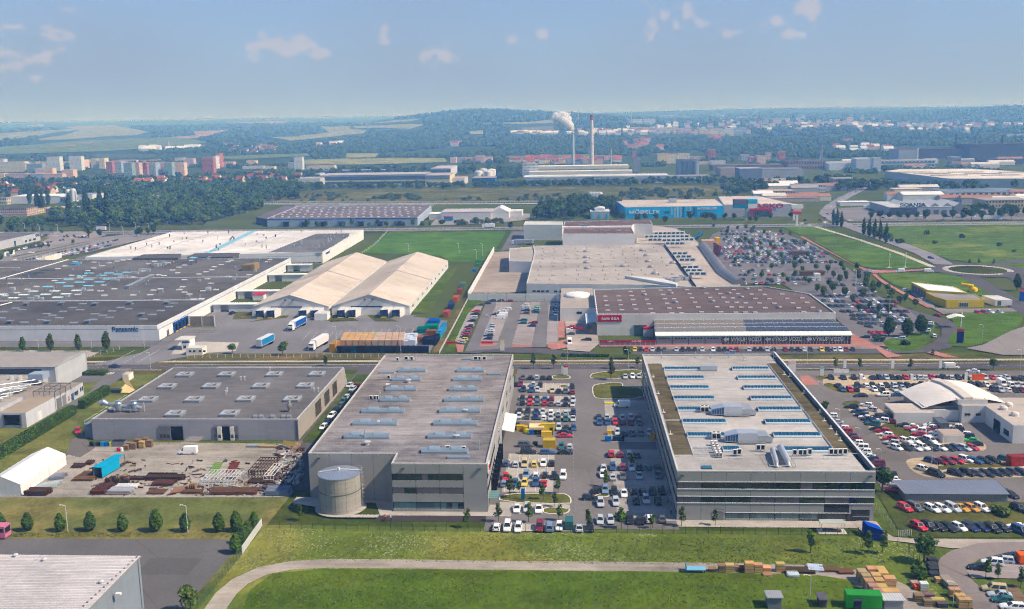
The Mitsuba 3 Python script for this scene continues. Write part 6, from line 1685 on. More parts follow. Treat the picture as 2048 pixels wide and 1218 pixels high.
def container(px,py,ang,col,label,L=6.06,H=2.6,group='shipping containers along the lorry road',W=2.44,z=0.0):
  key = thing('container',label,'container',group)
  x,y = at(px,py)
  t = T().translate([x,y,z+.05]).rotate([0,0,1],ang)
  m = M().box(-L/2,-W/2,0,L/2,W/2,H,col)
  k = part(key,'shell',m,'metal'); scene[k]['to_world'] = t
  r = M()
  for x in np.arange(-L/2+.25,L/2-.15,.32):
    for s in (-1,1):
      r.box(x,s*(W/2+.002),.15,x+.16,s*(W/2+.05),H-.1,tuple(c*.85 for c in col))
    r.box(x,-W/2+.1,H,x+.16,W/2-.1,H+.03,tuple(c*.93 for c in col))
  k = part(key,'ribs',r,'metal',kind='stuff'); scene[k]['to_world'] = t
  for s in (-.61,.61):
    k = part(key,'door',M().box(-L/2-.06,s-.58,.1,-L/2-.005,s+.58,H-.1,tuple(c*.9 for c in col)),'metal'); scene[k]['to_world'] = t
  return key


for x,y,c,l in ((746,648,C(222,96,72),'salmon orange container nearest to the yard'),(776,598,C(44,76,128),'navy blue container second along the lorry road'),(806,552,C(240,112,56),'bright orange container in the middle of the row'),(831,503,C(190,88,66),'rust orange container second from the far end'),(852,463,C(120,156,130),'grey green container at the far end of the row')):
  container(*ZM(x,y),88,c,l,6.1 if 'rust' not in l else 4.5)
for x,y,c,l in ((925,362,C(50,140,190),'light blue skip on the lorry road'),(945,325,C(60,160,80),'nearer green skip far up the lorry road'),(955,305,C(56,150,74),'farther green skip far up the lorry road')):
  container(*ZM(x,y),88,c,l,4,1.6)
container(*ZM(32,870),86,C(226,170,50),'yellow open ended container beside the crate stacks',7,3.6,'containers in the factory yard')
container(*Z4(380,622),0,C(240,204,10),'bright yellow box container on the office car park',3.4,2.3,'yellow things on the office car park')
container(*Z6(1700,912),8,C(176,52,42),'red container at the right edge of the dealer lot',8,2.6,'containers on the dealer lot')
container(*Z7(1165,690),-4,C(60,186,62),'bright green shipping container in the brick yard',6.3,2.7,'containers in the brick yard')
# ------------------------------------------------------------------ trees
def crown(m,rg,blobs,n,size,col,var=.35,core=None):
  """leaf faces spread over lumps (x, y, z, rx, ry, rz)"""
  w = np.array([b[3]*b[4]+b[3]*b[5] for b in blobs]); w /= w.sum()
  for b,k in zip(blobs,(w*n).astype(int)):
    d = rg.normal(size=(k,3)); d /= np.linalg.norm(d,axis=1,keepdims=True)
    r = rg.uniform(.62,1.06,(k,1)) ** .6
    ctr = np.array(b[:3])+d*r*np.array(b[3:])
    nrm = d*.9+rg.normal(size=(k,3))*.55+[0,0,.25]
    nrm /= np.linalg.norm(nrm,axis=1,keepdims=True)
    a = np.cross(nrm,rg.normal(size=(k,3))); a /= np.linalg.norm(a,axis=1,keepdims=True)
    c = np.cross(nrm,a)
    s = size*rg.uniform(.6,1.35,(k,1))
    v = np.stack([ctr-a*s,ctr+c*s*.8,ctr+a*s,ctr-c*s*.8],1).reshape(-1,3)
    f = (np.arange(k)[:,None]*4+[[0,1,2,3]])
    kk = rg.uniform(1-var,1+var,6)
    for g in range(6):
      sel = f[g::6]
      if len(sel):
        idx = sel.ravel()
        m.add(v[idx],np.arange(len(idx)).reshape(-1,4),tuple(x*kk[g] for x in col))
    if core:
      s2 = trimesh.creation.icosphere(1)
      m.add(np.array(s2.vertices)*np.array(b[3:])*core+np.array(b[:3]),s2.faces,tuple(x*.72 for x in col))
  return m


TREES = {}
BARK = C(110,94,76,.7)
LEAFC = {'fresh': (.072,.130,.022),'deep': (.040,.078,.020),'mid': (.060,.112,.024),'dull': (.070,.098,.034),'pale': (.095,.14,.035),'blue': (.038,.074,.026)}


def tree_group(kind,var,tone):
  g = f'{kind}_{tone}_{var}'
  if g in TREES:
    return g
  TREES[g] = 1
  rg = np.random.default_rng(abs(hash_of(g)))
  c = LEAFC[tone]
  tr,cr = M(),M()
  u = lambda a,b: float(rg.uniform(a,b))
  if kind == 'hornbeam':
    tr.tube([(0,0,0),(0,0,.5)],[.035,.012],BARK,6)
    bl = [(0,0,.30,.22,.22,.26),(u(-.03,.03),u(-.03,.03),.45,.24,.24,.26),(u(-.02,.02),0,.62,.19,.19,.22),(0,0,.8,.115,.115,.17)]
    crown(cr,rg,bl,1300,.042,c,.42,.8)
  elif kind == 'young':
    tr.tube([(0,0,0),(u(-.01,.01),0,.5),(0,0,.92)],[.014,.01,.004],BARK,5)
    for k in range(5):
      a = u(0,6.3); tr.tube([(0,0,.4+.08*k),(.12*math.cos(a),.12*math.sin(a),.55+.08*k)],[.006,.003],BARK,4)
    bl = [(u(-.07,.07),u(-.07,.07),.42+.12*k,.13-.014*k,.13-.014*k,.1) for k in range(5)]
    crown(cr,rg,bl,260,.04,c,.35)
  elif kind == 'street':
    tr.tube([(0,0,0),(0,0,.4),(u(-.02,.02),0,.8)],[.028,.02,.008],BARK,6)
    for k in range(5):
      a = u(0,6.3); tr.tube([(0,0,.3+.05*k),(.2*math.cos(a),.2*math.sin(a),.5+.07*k)],[.012,.004],BARK,4)
    bl = [(u(-.12,.12),u(-.12,.12),u(.42,.82),u(.16,.23),u(.16,.23),u(.13,.2)) for k in range(7)]+[(0,0,.6,.26,.26,.28)]
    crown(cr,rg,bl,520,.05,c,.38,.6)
  elif kind == 'oval':
    tr.tube([(0,0,0),(0,0,.3)],[.03,.022],BARK,6)
    bl = [(0,0,.42,.24,.24,.26),(u(-.05,.05),u(-.05,.05),.6,.25,.25,.25),(u(-.06,.06),0,.8,.16,.16,.19),(.08,0,.5,.2,.2,.2)]
    crown(cr,rg,bl,900,.042,c,.35,.8)
  elif kind == 'poplar':
    tr.tube([(0,0,0),(0,0,.6)],[.014,.006],BARK,5)
    bl = [(u(-.012,.012),u(-.012,.012),.16+.115*k,r_,r_,.11) for k,r_ in enumerate((.06,.085,.095,.092,.082,.066,.046,.024))]
    crown(cr,rg,bl,420,.028,c,.4,.8)
  elif kind == 'spruce':
    tr.tube([(0,0,0),(0,0,.5)],[.02,.01],BARK,5)
    bl = [(0,0,.15+.1*k,.2-.022*k,.2-.022*k,.07) for k in range(9)]
    crown(cr,rg,bl,260,.045,c,.35,.7)
  elif kind == 'wood':
    tr.tube([(0,0,0),(0,0,.5)],[.03,.02],BARK,5)
    bl = [(u(-.25,.25),u(-.25,.25),u(.4,.8),u(.18,.28),u(.18,.28),u(.14,.22)) for k in range(6)]+[(0,0,.55,.32,.32,.33)]
    crown(cr,rg,bl,190,.085,c,.4,.82)
  else:
    tr.tube([(0,0,0),(0,0,.4)],[.03,.02],BARK,4)
    bl = [(u(-.35,.35),u(-.35,.35),u(.3,.6),u(.25,.4),u(.25,.4),u(.25,.38)) for k in range(4)]
    crown(cr,rg,bl,160,.1,c,.4,.75)
  scene[g] = {'type': 'shapegroup','trunk': tr.shape('paint'),'crown': cr.shape('leaf')}
  return g


def hash_of(s):
  h = 7
  for ch in s:
    h = (h*131+ord(ch)) % 2147483647
  return h


trng = random.Random(404)


def put_tree(kind,x,y,h,z=0.0,tone='mid',wide=1.0):
  g = tree_group(kind,trng.randrange(3),tone)
  k = h*trng.uniform(.93,1.07)
  return {'type': 'instance','parts': {'type': 'ref','id': g},'to_world': T().translate([x,y,z]).rotate([0,0,1],trng.uniform(0,360)).scale([k*wide,k*wide,k])}


def tree(name,kind,x,y,h,label,group=None,tone='mid',wide=1.0,cat='tree',z=0.0):
  key = numbered(name)
  scene[key] = put_tree(kind,x,y,h,z,tone,wide)
  labels[key] = {'label': label,'category': cat,**({'group': group} if group else {})}


HB = [(0,300,1.0),(165,297,1.05),(355,300,1.0),(530,297,.97),(720,301,1.0),(915,299,1.15),(1085,301,1.02),(1285,301,1.08)]
for i,(x,y,k) in enumerate(HB):
  tree('hornbeam_tree','hornbeam',*at(*ZF(x,y)),4.7*k,f'dense egg shaped hornbeam, {ORD[i]} from the left along the lorry park','clipped hornbeams along the lorry park','fresh' if i % 3 else 'mid',1.12)
for i,(x,y,k) in enumerate([(1385,300,1.1),(1490,290,.95),(1452,335,.95),(1420,375,.95),(1382,428,1.1)]):
  tree('hornbeam_tree','hornbeam',*at(*ZF(x,y)),4.6*k,f'egg shaped hornbeam in the corner clump by the green fence, {ORD[i]} from the back','hornbeam clump by the green fence','mid' if i % 2 else 'fresh',1.1)
tree('shrub_tree','street',*at(*ZF(1115,770)),6.0,'light green feathery tree at the bottom beside the green fence',None,'pale',1.0)
YT = [(Z4,55,1100,4.6),(Z4,248,1105,4.6),(Z4,442,1098,4.4),(Z4,635,1140,4.8),(Z4,128,950,6.0),(Z4,190,920,3.4),(Z4,342,960,4.2),(Z4,436,925,4.6),(Z4,415,1008,3.8),(Z4,735,880,4.4),(Z4,905,760,4.4),(Z4,1040,1145,4.0),(Z4,842,1150,4.8),(Z4,1228,1130,5.0),(Z5,520,1130,3.8),(Z3,65,1128,4.0),(Z3,1138,1170,4.6),(Z4,280,122,6.0),(Z4,408,124,5.6),(Z4,775,190,7.5),(Z4,775,120,5),(Z4,945,115,5),(Z7,878,400,5.2),(Z7,1193,405,5.0),(Z7,1272,400,5.0),(Z6,268,190,5),(Z6,455,195,4.6),(Z6,842,200,5),(Z6,1005,105,4),(Z7,1838,540,4.2),(Z7,1905,545,3.6),(Z7,2030,590,4),(ZL,1905,122,4),(Z3,232,135,4)]
WHERE = ['front row of office cars, first','front row of office cars, second','front row of office cars, third','front row of office cars, fourth','bays by the left office, tallest','blue parking sign, small','long lawn island, right of the sign','aisle edge by the lawn island','short lawn island','grey cars at the lower right bays','shaded white car by the right office','lower right office corner, second','lower right office corner, first','right office facade, first','right office door','round tank, left','dark strip before the left office','upper verge behind the left office, first','upper verge behind the left office, second','right entrance island','road verge left of the right office','road verge at the right office corner','meadow in front of the right office','blue shed, left side','blue shed, right side','dealer entrance pylon','dealer flags, left','dealer flags, middle','path above the dealer','grey paved corner, first','grey paved corner, second','grey paved corner, last','factory fence by the road','workshop rear block by the road']
for (Zz,x,y,h),w in zip(YT,WHERE):
  tree('young_tree','young',*at(*Zz(x,y)),h,f'thin young staked tree near the {w}','young thin trees',trng.choice(['fresh','dull','mid']),1.25)
for i,(x,y,h) in enumerate([(135,775,6.5),(297,775,8.5),(462,775,8),(625,775,8.5)]):
  tree('street_tree','oval',*at(*ZP(x,y)),h,f'slim tree in the pale factory car park, {ORD[i]} from the left','trees before the factory','dull' if i else 'fresh',.72)
for (x,y,h),w in (((1360,785,5.0),'left'),((1655,795,5.6),'right')):
  tree('ball_tree','street',*at(*ZP(x,y)),h,f'bright green round topped tree on the factory verge, {w} one','round trees on the factory verge','fresh',1.15)
for (x,y),w in zip(((655,900),(790,905),(892,890)),('left','middle','right')):
  tree('dark_tree','oval',*at(*ZN(x,y)),8.2,f'big dark oval tree at the bend, {w} of the three','three big dark trees','deep',1.15)
tree('dark_bush','bush',*at(*ZN(780,965)),3.2,'dark bush below the three big trees at the bend',None,'deep',1.0,'bush')
tree('hedge_bush','bush',*at(*ZN(575,935)),2.6,'dark spreading bush at the tip of the bend lawn',None,'deep',1.6,'bush')
tree('dark_tree','street',*at(*Z6(625,1125)),7.5,'dense dark tree at the right corner of the right office',None,'deep',1.2)
tree('dark_tree','street',*at(*Z7(1500,450)),6.4,'full round tree by the curving street at the lower right',None,'mid',1.2)
tree('bush','bush',*at(*Z7(1478,540)),3.0,'leafy bush leaning on the brick yard fence',None,'mid',1.0,'bush')
tree('bush','bush',*at(*Z6(185,480)),2.4,'small dark bush beside the right office wall',None,'deep',1.2,'bush')
tree('bush','bush',*at(*Z7(1930,195)),2.4,'round straw coloured bush beside the grass rows',None,'pale',1.6,'bush')
tree('bush','bush',*at(*Z4(840,1095)),2.2,'rounded bush standing between the front row cars',None,'mid',1.1,'bush')
tree('street_tree','street',*at(*ZM(1157,100)),7,'round tree at the lane corner behind the long white wall',None,'deep',1.1)
tree('street_tree','street',*at(*ZA(357,985)),5.2,'leafy round tree in the verge before the dealer hall',None,'fresh',1.1)
tree('street_tree','street',*at(*Z6(1470,195)),5,'single small tree on the verge beside the white van',None,'fresh',1.0)
tree('street_tree','oval',*at(*ZN(1602,560)),9,'slender dark tree beside the blue pylon sign',None,'deep',.8)
ML = [(945,95),(1045,110),(1108,110),(1165,105),(1220,105),(1165,190),(1205,140),(1290,140),(1405,135),(1470,150),(1410,195),(1495,205),(1565,215),(1040,140),(1190,215),(1265,215),(1335,225),(1365,250),(1430,220),(1095,330),(1175,325),(1250,300),(1325,300),(1410,300),(1505,320),(1590,300),(1340,380),(1275,440),(1420,440),(1500,430),(1550,400),(1645,385),(1725,400),(1765,430),(1850,440),(1805,470),(1745,350),(1990,480),(1980,510),(1925,380),(1835,395),(1815,370),(1575,470),(1540,350),(1615,330),(1185,420),(1340,480),(1655,530),(1695,560),(1840,565),(1890,600),(1965,560),(1735,490),(2035,510),(1450,470),(1490,500),(1370,495),(1310,490),(1420,355),(1500,380),(1935,430),(1755,520),(1600,480),(1210,250),(1120,200)]
for i,(x,y) in enumerate(ML):
  if y > 480 and x < 1600:
    continue
  tree('car_park_tree','street',*at(*ZA(x,y)),trng.uniform(4.2,5.6),'small round young tree among the cars of the shopping centre','trees on the shopping centre car park',trng.choice(['mid','fresh','fresh','mid']),1.0)
for i,(x,y) in enumerate([(130,575),(245,475),(295,500),(340,490),(435,490),(490,500),(480,540),(215,540),(540,590),(580,560),(645,575),(675,610),(465,620),(325,600),(240,580),(515,700),(430,720),(175,600),(580,785),(775,650),(850,690),(580,730),(665,640),(390,650),(740,670),(655,740)]):
  tree('car_park_tree','street',*at(*ZN(x,y)),trng.uniform(4.2,5.6) if i != 18 else 4,'small round young tree among the cars of the shopping centre','trees on the shopping centre car park',trng.choice(['mid','fresh','deep','dull']),1.0)
for i,(x,y) in enumerate([(470,150),(510,165),(550,175),(590,190),(633,208),(245,75),(275,85),(305,95)]):
  tree('avenue_tree','poplar',*at(*ZN(x,y)),13,f'dark columnar tree along the avenue, {ORD[i]} of the row','columnar trees along the avenue','deep',1.5)
for x in (320,1250,1430):
  tree('island_shrub','young',*at(*ZN(x if x != 320 else 1320,370 if x != 1430 else 375)),4,'thin shrub growing on the roundabout island','roundabout shrubs','mid',1.5,'shrub')
for i,px in enumerate((1275,1290,1312,1330,1380,1410,1428,1450,1468,1512,1540,1582,1500,1245)):
  tree('store_tree','street',*at(px,437-(px-1240)*.012+(6 if i % 3 else 12)),trng.uniform(6,9),'round tree on the verge before the blue and grey furniture store','trees before the furniture store','deep',1.1)
for i,px in enumerate((615,634,652,687,704,738,756,773,792,807,826,845,860)):
  tree('hall_tree','street',*at(px,457 if i % 2 else 454),trng.uniform(5,8),'small tree on the verge before the long grey blue hall','trees before the grey blue hall','mid',1.0)
for i,px in enumerate((1742,1760,1778,1797,1815,1833,1851,1887,1905,1925,1943,1963,1982,2000,2022)):
  tree('road_tree','street',*at(px,440+(i % 2)),trng.uniform(7,10.5),'round tree on the verge of the far main road on the right','trees on the far right road','deep',1.0)
for i,(x,y,h) in enumerate([(0,1040,18),(85,1080,7),(155,1075,13),(240,1075,6),(330,1070,6),(435,1075,7.5),(548,1060,6.5),(665,1075,7),(790,1080,5),(1140,1130,16),(1280,1120,9),(1750,1110,9),(1800,1115,10),(1900,1100,9),(1970,1095,11)]):
  tree('verge_tree','street',*at(*zoom(0,300,6.4)(x,y)),h*.8,'tree on the verge of the main road far left','trees along the far left road','dull' if i % 2 else 'deep',1.0)
for i,(x,y,h) in enumerate([(250,700,7),(20,830,9),(1625,440,6),(1085,515,5),(870,540,6),(920,540,5)]):
  tree('verge_tree','street',*at(*ZG(x,y)),h*.8,'small tree between the far left car parks','trees of the far left car parks','mid',1.0)
for i,(x,y) in enumerate([(385,700),(490,800),(550,800),(620,720),(110,690),(900,980),(1385,980),(1120,890),(1300,890)]):
  tree('poplar_tree','poplar',*at(*zoom(0,300,6.4)(x,y)),24 if y < 850 else 30,f'tall dark poplar among the old factories on the left, {ORD[i]}','tall poplars on the left','blue',1.35)
# ---- woods: too many to count
labels['wood'] = {'label': 'dense green woods behind the estate and along the motorway','category': 'wood','kind': 'stuff'}
WN = [0]


def wood(pts,spacing,h0,h1,tones=('mid','deep','deep','blue'),kind='wood',name='wood',wide=1.0):
  P = Polygon([at(*q) for q in pts])
  if not P.is_valid:
    P = P.buffer(0)
  x0,y0,x1,y1 = P.bounds
  n = int(P.area/spacing ** 2)
  import shapely
  g = np.random.default_rng(int(abs(x0))+n)
  c = g.uniform((x0,y0),(x1,y1),(int(n*(x1-x0)*(y1-y0)/P.area)+1,2))
  for x,y in c[shapely.contains_xy(P,c[:,0],c[:,1])]:
    WN[0] += 1
    scene[f'{name}__{WN[0]:04d}'] = put_tree(kind,float(x),float(y),trng.uniform(h0,h1),0,trng.choice(tones),wide)


wood([(325,407),(520,406),(600,400),(585,388),(640,382),(560,374),(420,372),(290,376),(200,384),(180,396),(250,404)],10.5,6,14,('mid','deep','fresh','mid'))
wood([(110,454),(250,455),(405,452),(440,442),(480,430),(530,418),(525,412),(325,412),(250,416),(150,424),(105,436)],9.2,5,15,('mid','fresh','deep','fresh','pale'))
wood([(20,455),(110,455),(110,448),(60,448),(15,452)],8,6,10,('mid','fresh'))
wood([(600,381),(760,380),(870,379),(1050,376),(1340,371),(1480,369),(1480,364),(1340,366),(1050,371),(860,375),(600,376)],10,6,11)
wood([(1070,440),(1190,438),(1200,428),(1240,425),(1235,412),(1150,414),(1085,424)],9,10,16,('deep','mid','blue'))
wood([(1470,392),(1530,388),(1555,376),(1620,372),(1700,368),(1700,362),(1600,366),(1540,368),(1460,378),(1440,384)],12,7,13)
wood([(1735,384),(1830,380),(1950,384),(1980,376),(2060,376),(2060,370),(1900,372),(1760,372),(1730,378)],13,6,11)
wood([(1660,384),(1715,382),(1760,380),(1760,374),(1680,376)],10,9,15)
wood([(1925,437),(2060,436),(2060,428),(1980,424),(1950,420)],12,6,10)
wood([(0,372),(250,370),(420,366),(560,366),(640,362),(640,354),(450,356),(300,360),(0,366)],24,8,15)
wood([(0,395),(180,392),(260,384),(250,374),(0,378)],20,8,14)
wood([(600,356),(860,350),(1060,350),(1060,345),(860,344),(640,347)],17,8,16)
labels['shrubs'] = {'label': 'scattered green shrubs on the olive pasture and by the motorway','category': 'shrubs','kind': 'stuff'}
for pts,sp in (([(600,398),(700,396),(690,388),(620,387)],13),([(740,400),(850,400),(830,390),(770,392)],8),([(880,402),(1250,402),(1260,394),(1130,390),(1000,396)],14),([(1240,402),(1470,398),(1480,384),(1300,378),(1240,386)],13),([(1250,392),(1340,390),(1330,380),(1260,380)],8),([(880,452),(1010,448),(1010,443),(880,445)],7),([(560,404),(1060,403),(1060,400),(560,401)],16),([(1690,452),(2048,470),(2048,540),(1900,515)],42),([(1720,468),(1800,490),(1812,487),(1730,464)],6)):
  wood(pts,sp,2.2,5.5,('mid','dull','deep','fresh'),'bush','shrubs')
# hedges: clipped boxes of leaves


def hedge(label,p,q,w,h,tone='fresh',dens=26):
  g = np.random.default_rng(hash_of(label))
  L = math.dist(p,q)
  u = np.array([(q[0]-p[0])/L,(q[1]-p[1])/L]); nn = np.array([-u[1],u[0]])
  n = int(L*(2*h+w)*dens)
  s,t = g.uniform(0,L,n),g.uniform(0,2*h+w,n)
  off = np.where(t < h,-w/2,np.where(t < h+w,t-h-w/2,w/2)); z = np.where(t < h,t,np.where(t < h+w,h,t-h-w))
  c = np.c_[np.array(p)+s[:,None]*u+off[:,None]*nn,z]+g.normal(size=(n,3))*.07
  a,b = g.normal(size=(n,3))*.13,g.normal(size=(n,3))*.13
  m = M()
  col = LEAFC[tone]
  for k in range(5):
    i = np.arange(k,n,5)
    m.add(np.stack([c[i]-a[i],c[i]+b[i],c[i]+a[i],c[i]-b[i]],1).reshape(-1,3),np.arange(len(i)*4).reshape(-1,4),tuple(x*(.75+.13*k) for x in col))
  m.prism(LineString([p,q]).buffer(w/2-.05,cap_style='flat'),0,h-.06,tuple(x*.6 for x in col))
  thing('hedge',label,'hedge','clipped hedges',m,'leaf')


hedge('tall clipped hedge along the dock road, near part',(-157.6,240),(-157.6,296),2.2,2.9)
hedge('tall clipped hedge along the dock road, far part by the gap',(-157.5,301.5),(-157.5,319.5),2.2,2.9)
p,q = at(*ZB(762,312)),at(*ZB(1125,312))
hedge('low clipped hedge beside the estate road on the left',p,q,4.0,1.2,'mid')
p,q = at(*ZM(1480,908)),at(*ZM(1785,912))
hedge('low dark hedge on the verge before the dealer hall',p,q,2.0,1.0,'deep')
p,q = at(*ZM(890,545)),at(*ZM(1005,545))
hedge('dark hedge under the long white wall',p,q,2.4,1.3,'deep')
# tall grass and flower tufts in the near meadow
g = np.random.default_rng(8)
tm = [M(),M()]
for P,n,w in ((px_poly([(470,1130),(540,1064),(1000,1070),(1730,1080),(1800,1130),(1480,1132),(1000,1126),(560,1122)]),7000,0),(px_poly([(470,1215),(560,1150),(1000,1144),(1480,1150),(1700,1165),(1700,1216)]),6000,0),(px_poly([(-20,1066),(460,1066),(520,1058),(470,1076),(-20,1074)]),2500,0)):
  import shapely
  PP = Polygon(P)
  x0,y0,x1,y1 = PP.bounds
  c = g.uniform((x0,y0),(x1,y1),(n*3,2)); c = c[shapely.contains_xy(PP,c[:,0],c[:,1])][:n]
  dens = meshkit.fbm(np.c_[c*.05,np.zeros(len(c))],3)
  c = c[dens+g.uniform(-.3,.3,len(c)) > .4]
  k = len(c)
  hgt = g.uniform(.1,.34,k); a = g.uniform(0,6.28,k); wd = g.uniform(.1,.25,k)
  for sgn,mm in ((0,0),):
    d = np.c_[np.cos(a),np.sin(a)]*wd[:,None]
    v = np.stack([np.c_[c-d,np.full(k,.03)],np.c_[c+d,np.full(k,.03)],np.c_[c+d*.3+g.normal(size=(k,2))*.1,hgt]],1)
    for s in range(4):
      vv = v[s::4].reshape(-1,3)
      tm[0].add(vv,np.arange(len(vv)).reshape(-1,3),[(.12,.16,.025),(.15,.17,.04),(.10,.145,.018),(.18,.18,.07)][s])
stuff('tall_grass','tall tufts of wild grass in the near meadows','grass',tm[0],'leaf')
# ------------------------------------------------------------------ the far country: halls, plants, chimneys, towns, woods
def up(px,py,Y):
  v = ray(px,py)
  p = CAM+v*(Y/v[1])
  return float(p[0]),float(p[2])


frng = random.Random(9)
FARBLOCKS = []


def block(name,label,cat,px0,px1,base,top,depth,wall,roof=None,rows=0,cols=0,wcol=(.05,.06,.07),land=False,group=None,bands=(),par=0.0):
  """a far building: its front stands on the ground at pixel row base, from px0 to px1"""
  f = at_land if land else at
  x0,Y = f(px0,base)
  x1 = up(px1,base,Y)[0]
  zb = float(terrain_z(x0,Y)) if land else 0.0
  zt = max(zb+3,up((px0+px1)/2,top,Y)[1])
  FARBLOCKS.append((x0,Y,x1,Y+depth))
  roof = roof or C(170,166,164,.8)
  key = thing(name,label,cat,group)
  part(key,'wall',M().walls(rectpoly(x0,Y,x1,Y+depth),zb-3,zt,wall))
  part(key,'roof',M().sheet(rectpoly(x0-.3,Y-.3,x1+.3,Y+depth),zt+.02,roof,2),'weathered')
  if rows and cols:
    m = M()
    w,h = (x1-x0)/cols,(zt-zb)/rows
    for r in range(rows):
      for c in range(cols):
        m.box(x0+(c+.22)*w,Y-.12,zb+(r+.3)*h,x0+(c+.78)*w,Y-.02,zb+(r+.8)*h,wcol)
    nd = max(1,int(depth/max(w,3.5)))
    for r in range(rows):
      for c in range(nd):
        m.box(x1+.02,Y+(c+.25)*depth/nd,zb+(r+.3)*h,x1+.12,Y+(c+.7)*depth/nd,zb+(r+.8)*h,wcol)
    part(key,'windows',m,'paint',kind='stuff')
  for t0,t1,c in bands:
    za,zc = up((px0+px1)/2,t0,Y)[1],up((px0+px1)/2,t1,Y)[1]
    part(key,'band',M().box(x0+.2,Y-.4,min(za,zc),x1-.2,Y-.02,max(za,zc),c))
  return key,x0,x1,Y,zb,zt


# long grey blue hall behind the factory
gb2 = thing('logistics_hall','very long grey blue hall with a dark roof full of pale roof lights','building')
p = [at(534,437,7.2),at(835,435,7.2),at(863,411,7.2),at(596,412,7.2)]
hall(gb2,p,7.2,C(176,190,212,.86),C(120,112,118,.84),par=.3,rstyle=2,parcol=C(206,214,226))
p2 = [at(512,434,6.2),at(533,437.5,6.2),at(595,412.5,6.2),at(570,411,6.2)]
part(gb2,'west_wing',M().prism(p2,0,6,C(90,100,124,.8),C(116,110,116,.84)),'weathered')
Fg = Face(p[0],p[1])
part(gb2,'blue_band',Fg.box(M(),0,Fg.L,6.2,7.1,.02,.25,C(70,104,160,.8)))
for k in range(7):
  s = Fg.L*(.1+k*.125)
  part(gb2,'dock_canopy',Fg.box(M(),s,s+7,4.2,4.5,.1,3,C(60,84,130))); part(gb2,'dock_gate',Fg.box(M(),s+1,s+6,.2,3.9,.05,.3,C(54,66,90)))
for j in range(5):
  for i in range(19):
    t,s = (j+.5+.2*(i % 2))/5.6,(i+.5+.4*(j % 2))/19.8
    q = np.array(p[0])*(1-s)*(1-t)+np.array(p[1])*s*(1-t)+np.array(p[2])*s*t+np.array(p[3])*(1-s)*t
    part(gb2,'dome_light',barrel(M(),q[0]-1.0,q[1]-1.1,q[0]+1.0,q[1]+1.1,6.9,.7,C(196,198,206),5))
for i in range(14):
  s = (i+.5)/14
  q = np.array(p[3])*(1-s)+np.array(p[2])*s
  part(gb2,'roof_panel',M().box(q[0]-7,q[1]-2,6.9,q[0]+7,q[1]-1.5,8.0,C(216,218,222)))
for n,(a,b,ba,to,dp,c,r,lab) in enumerate(((858,884,440,428,20,C(206,204,200),C(226,224,220),'open white canopy beside the long grey blue hall'),(882,982,440,424,34,C(200,200,200),C(176,172,172),'low pale shed with a flat roof right of the long hall'),(982,1018,438,424,30,C(220,220,220),C(226,226,226),'white gabled shed right of the pale shed'),(1018,1044,434,423,24,C(214,214,214),C(200,200,204),'small white shed at the end of the shed row'),(888,905,443,433,6,C(40,120,180),C(206,60,70),'blue container cabin with a red top in the bushes'))):
  k,x0,x1,Y,zb,zt = block('shed',lab,'shed',a,b,ba,to,dp,c,r)
  if 'gabled' in lab:
    part(k,'gable_roof',M().gable(x0,Y,x1,Y+30,zt,zt+4,C(226,228,230,.88),'y',.3,wall=C(216,216,216)))
# blue and grey furniture stores
ZQ = zoom(1180,380,4.452)
BLU = C(0,170,232,1.0)
f0,f1,f2 = at(*ZQ(315,255)),at(*ZQ(1190,241)),at(*ZQ(1825,236))
bst = thing('furniture_store','turquoise blue furniture store with white vertical stripes','building')
Ff = Face(f0,f1)
hall(bst,[f0,f1,(f1[0]+2,f1[1]+70),(f0[0]-6,f0[1]+78)],10.2,BLU,C(206,196,186,.84),par=.3,rstyle=2,parcol=C(176,190,200))
st = random.Random(3)
s = 38.0
while s < Ff.L-26:
  w = st.uniform(.5,1.4)
  if s > 38:
    part(bst,'stripe',Ff.box(M(),s,s+w,st.choice([.3,.3,2.5]),9.8,.02,.2,C(176,196,206) if st.random() < .6 else C(20,90,130)))
  s += w+st.uniform(.8,2.6)
part(bst,'lettering',M().text('MÖBELIX',2.9,(*Ff.p(3.2,.3),4.2),(*Ff.u,0),(0,0,1),WHITE,.2,True,27))
part(bst,'portal',Ff.box(M(),Ff.L-24,Ff.L-5,.2,9.9,.02,.8,BLU)); part(bst,'doors',Ff.box(M(),Ff.L-21,Ff.L-9,.2,4.4,.8,.9,(.03,.06,.08)),'glass')
part(bst,'lettering',M().text('MÖBELIX',1.7,(*Ff.p(Ff.L-23.5,1.0),7.2),(*Ff.u,0),(0,0,1),WHITE,.2,True,17))
part(bst,'poster',Ff.box(M(),95,103,3,8,.02,.3,C(150,150,140)))
for s in (34.5,37,54,57,66,108):
  part(bst,'window',Ff.box(M(),s,s+2,4.3,5.8,.2,.3,DARKGLASS),'glass')
q = at(*ZQ(735,105),10.5)
part(bst,'roof_unit',M().box(q[0]-3.5,q[1]-3,10,q[0]+3.5,q[1]+3,13.5,C(180,190,198)),'metal')
gst = thing('furniture_store','pale grey furniture store with a red framed entrance','building')
Fa = Face(f1,f2)
hall(gst,[(f1[0]+.1,f1[1]),f2,(f2[0]-14,f2[1]+95),(f1[0]+8,f1[1]+92)],11,C(190,194,204,.86),C(206,196,188,.84),par=.3,rstyle=2)
x0,x1 = Fa.L*.375,Fa.L*.67
AR = C(206,24,70,.85)
part(gst,'red_frame',Fa.box(M(),x0,x0+2.2,.1,6.6,.02,2.0,AR)); part(gst,'red_frame',Fa.box(M(),x1-2.2,x1,.1,6.6,.02,2.0,AR)); part(gst,'red_frame',Fa.box(M(),x0,x1,5.6,7.2,.02,2.2,AR))
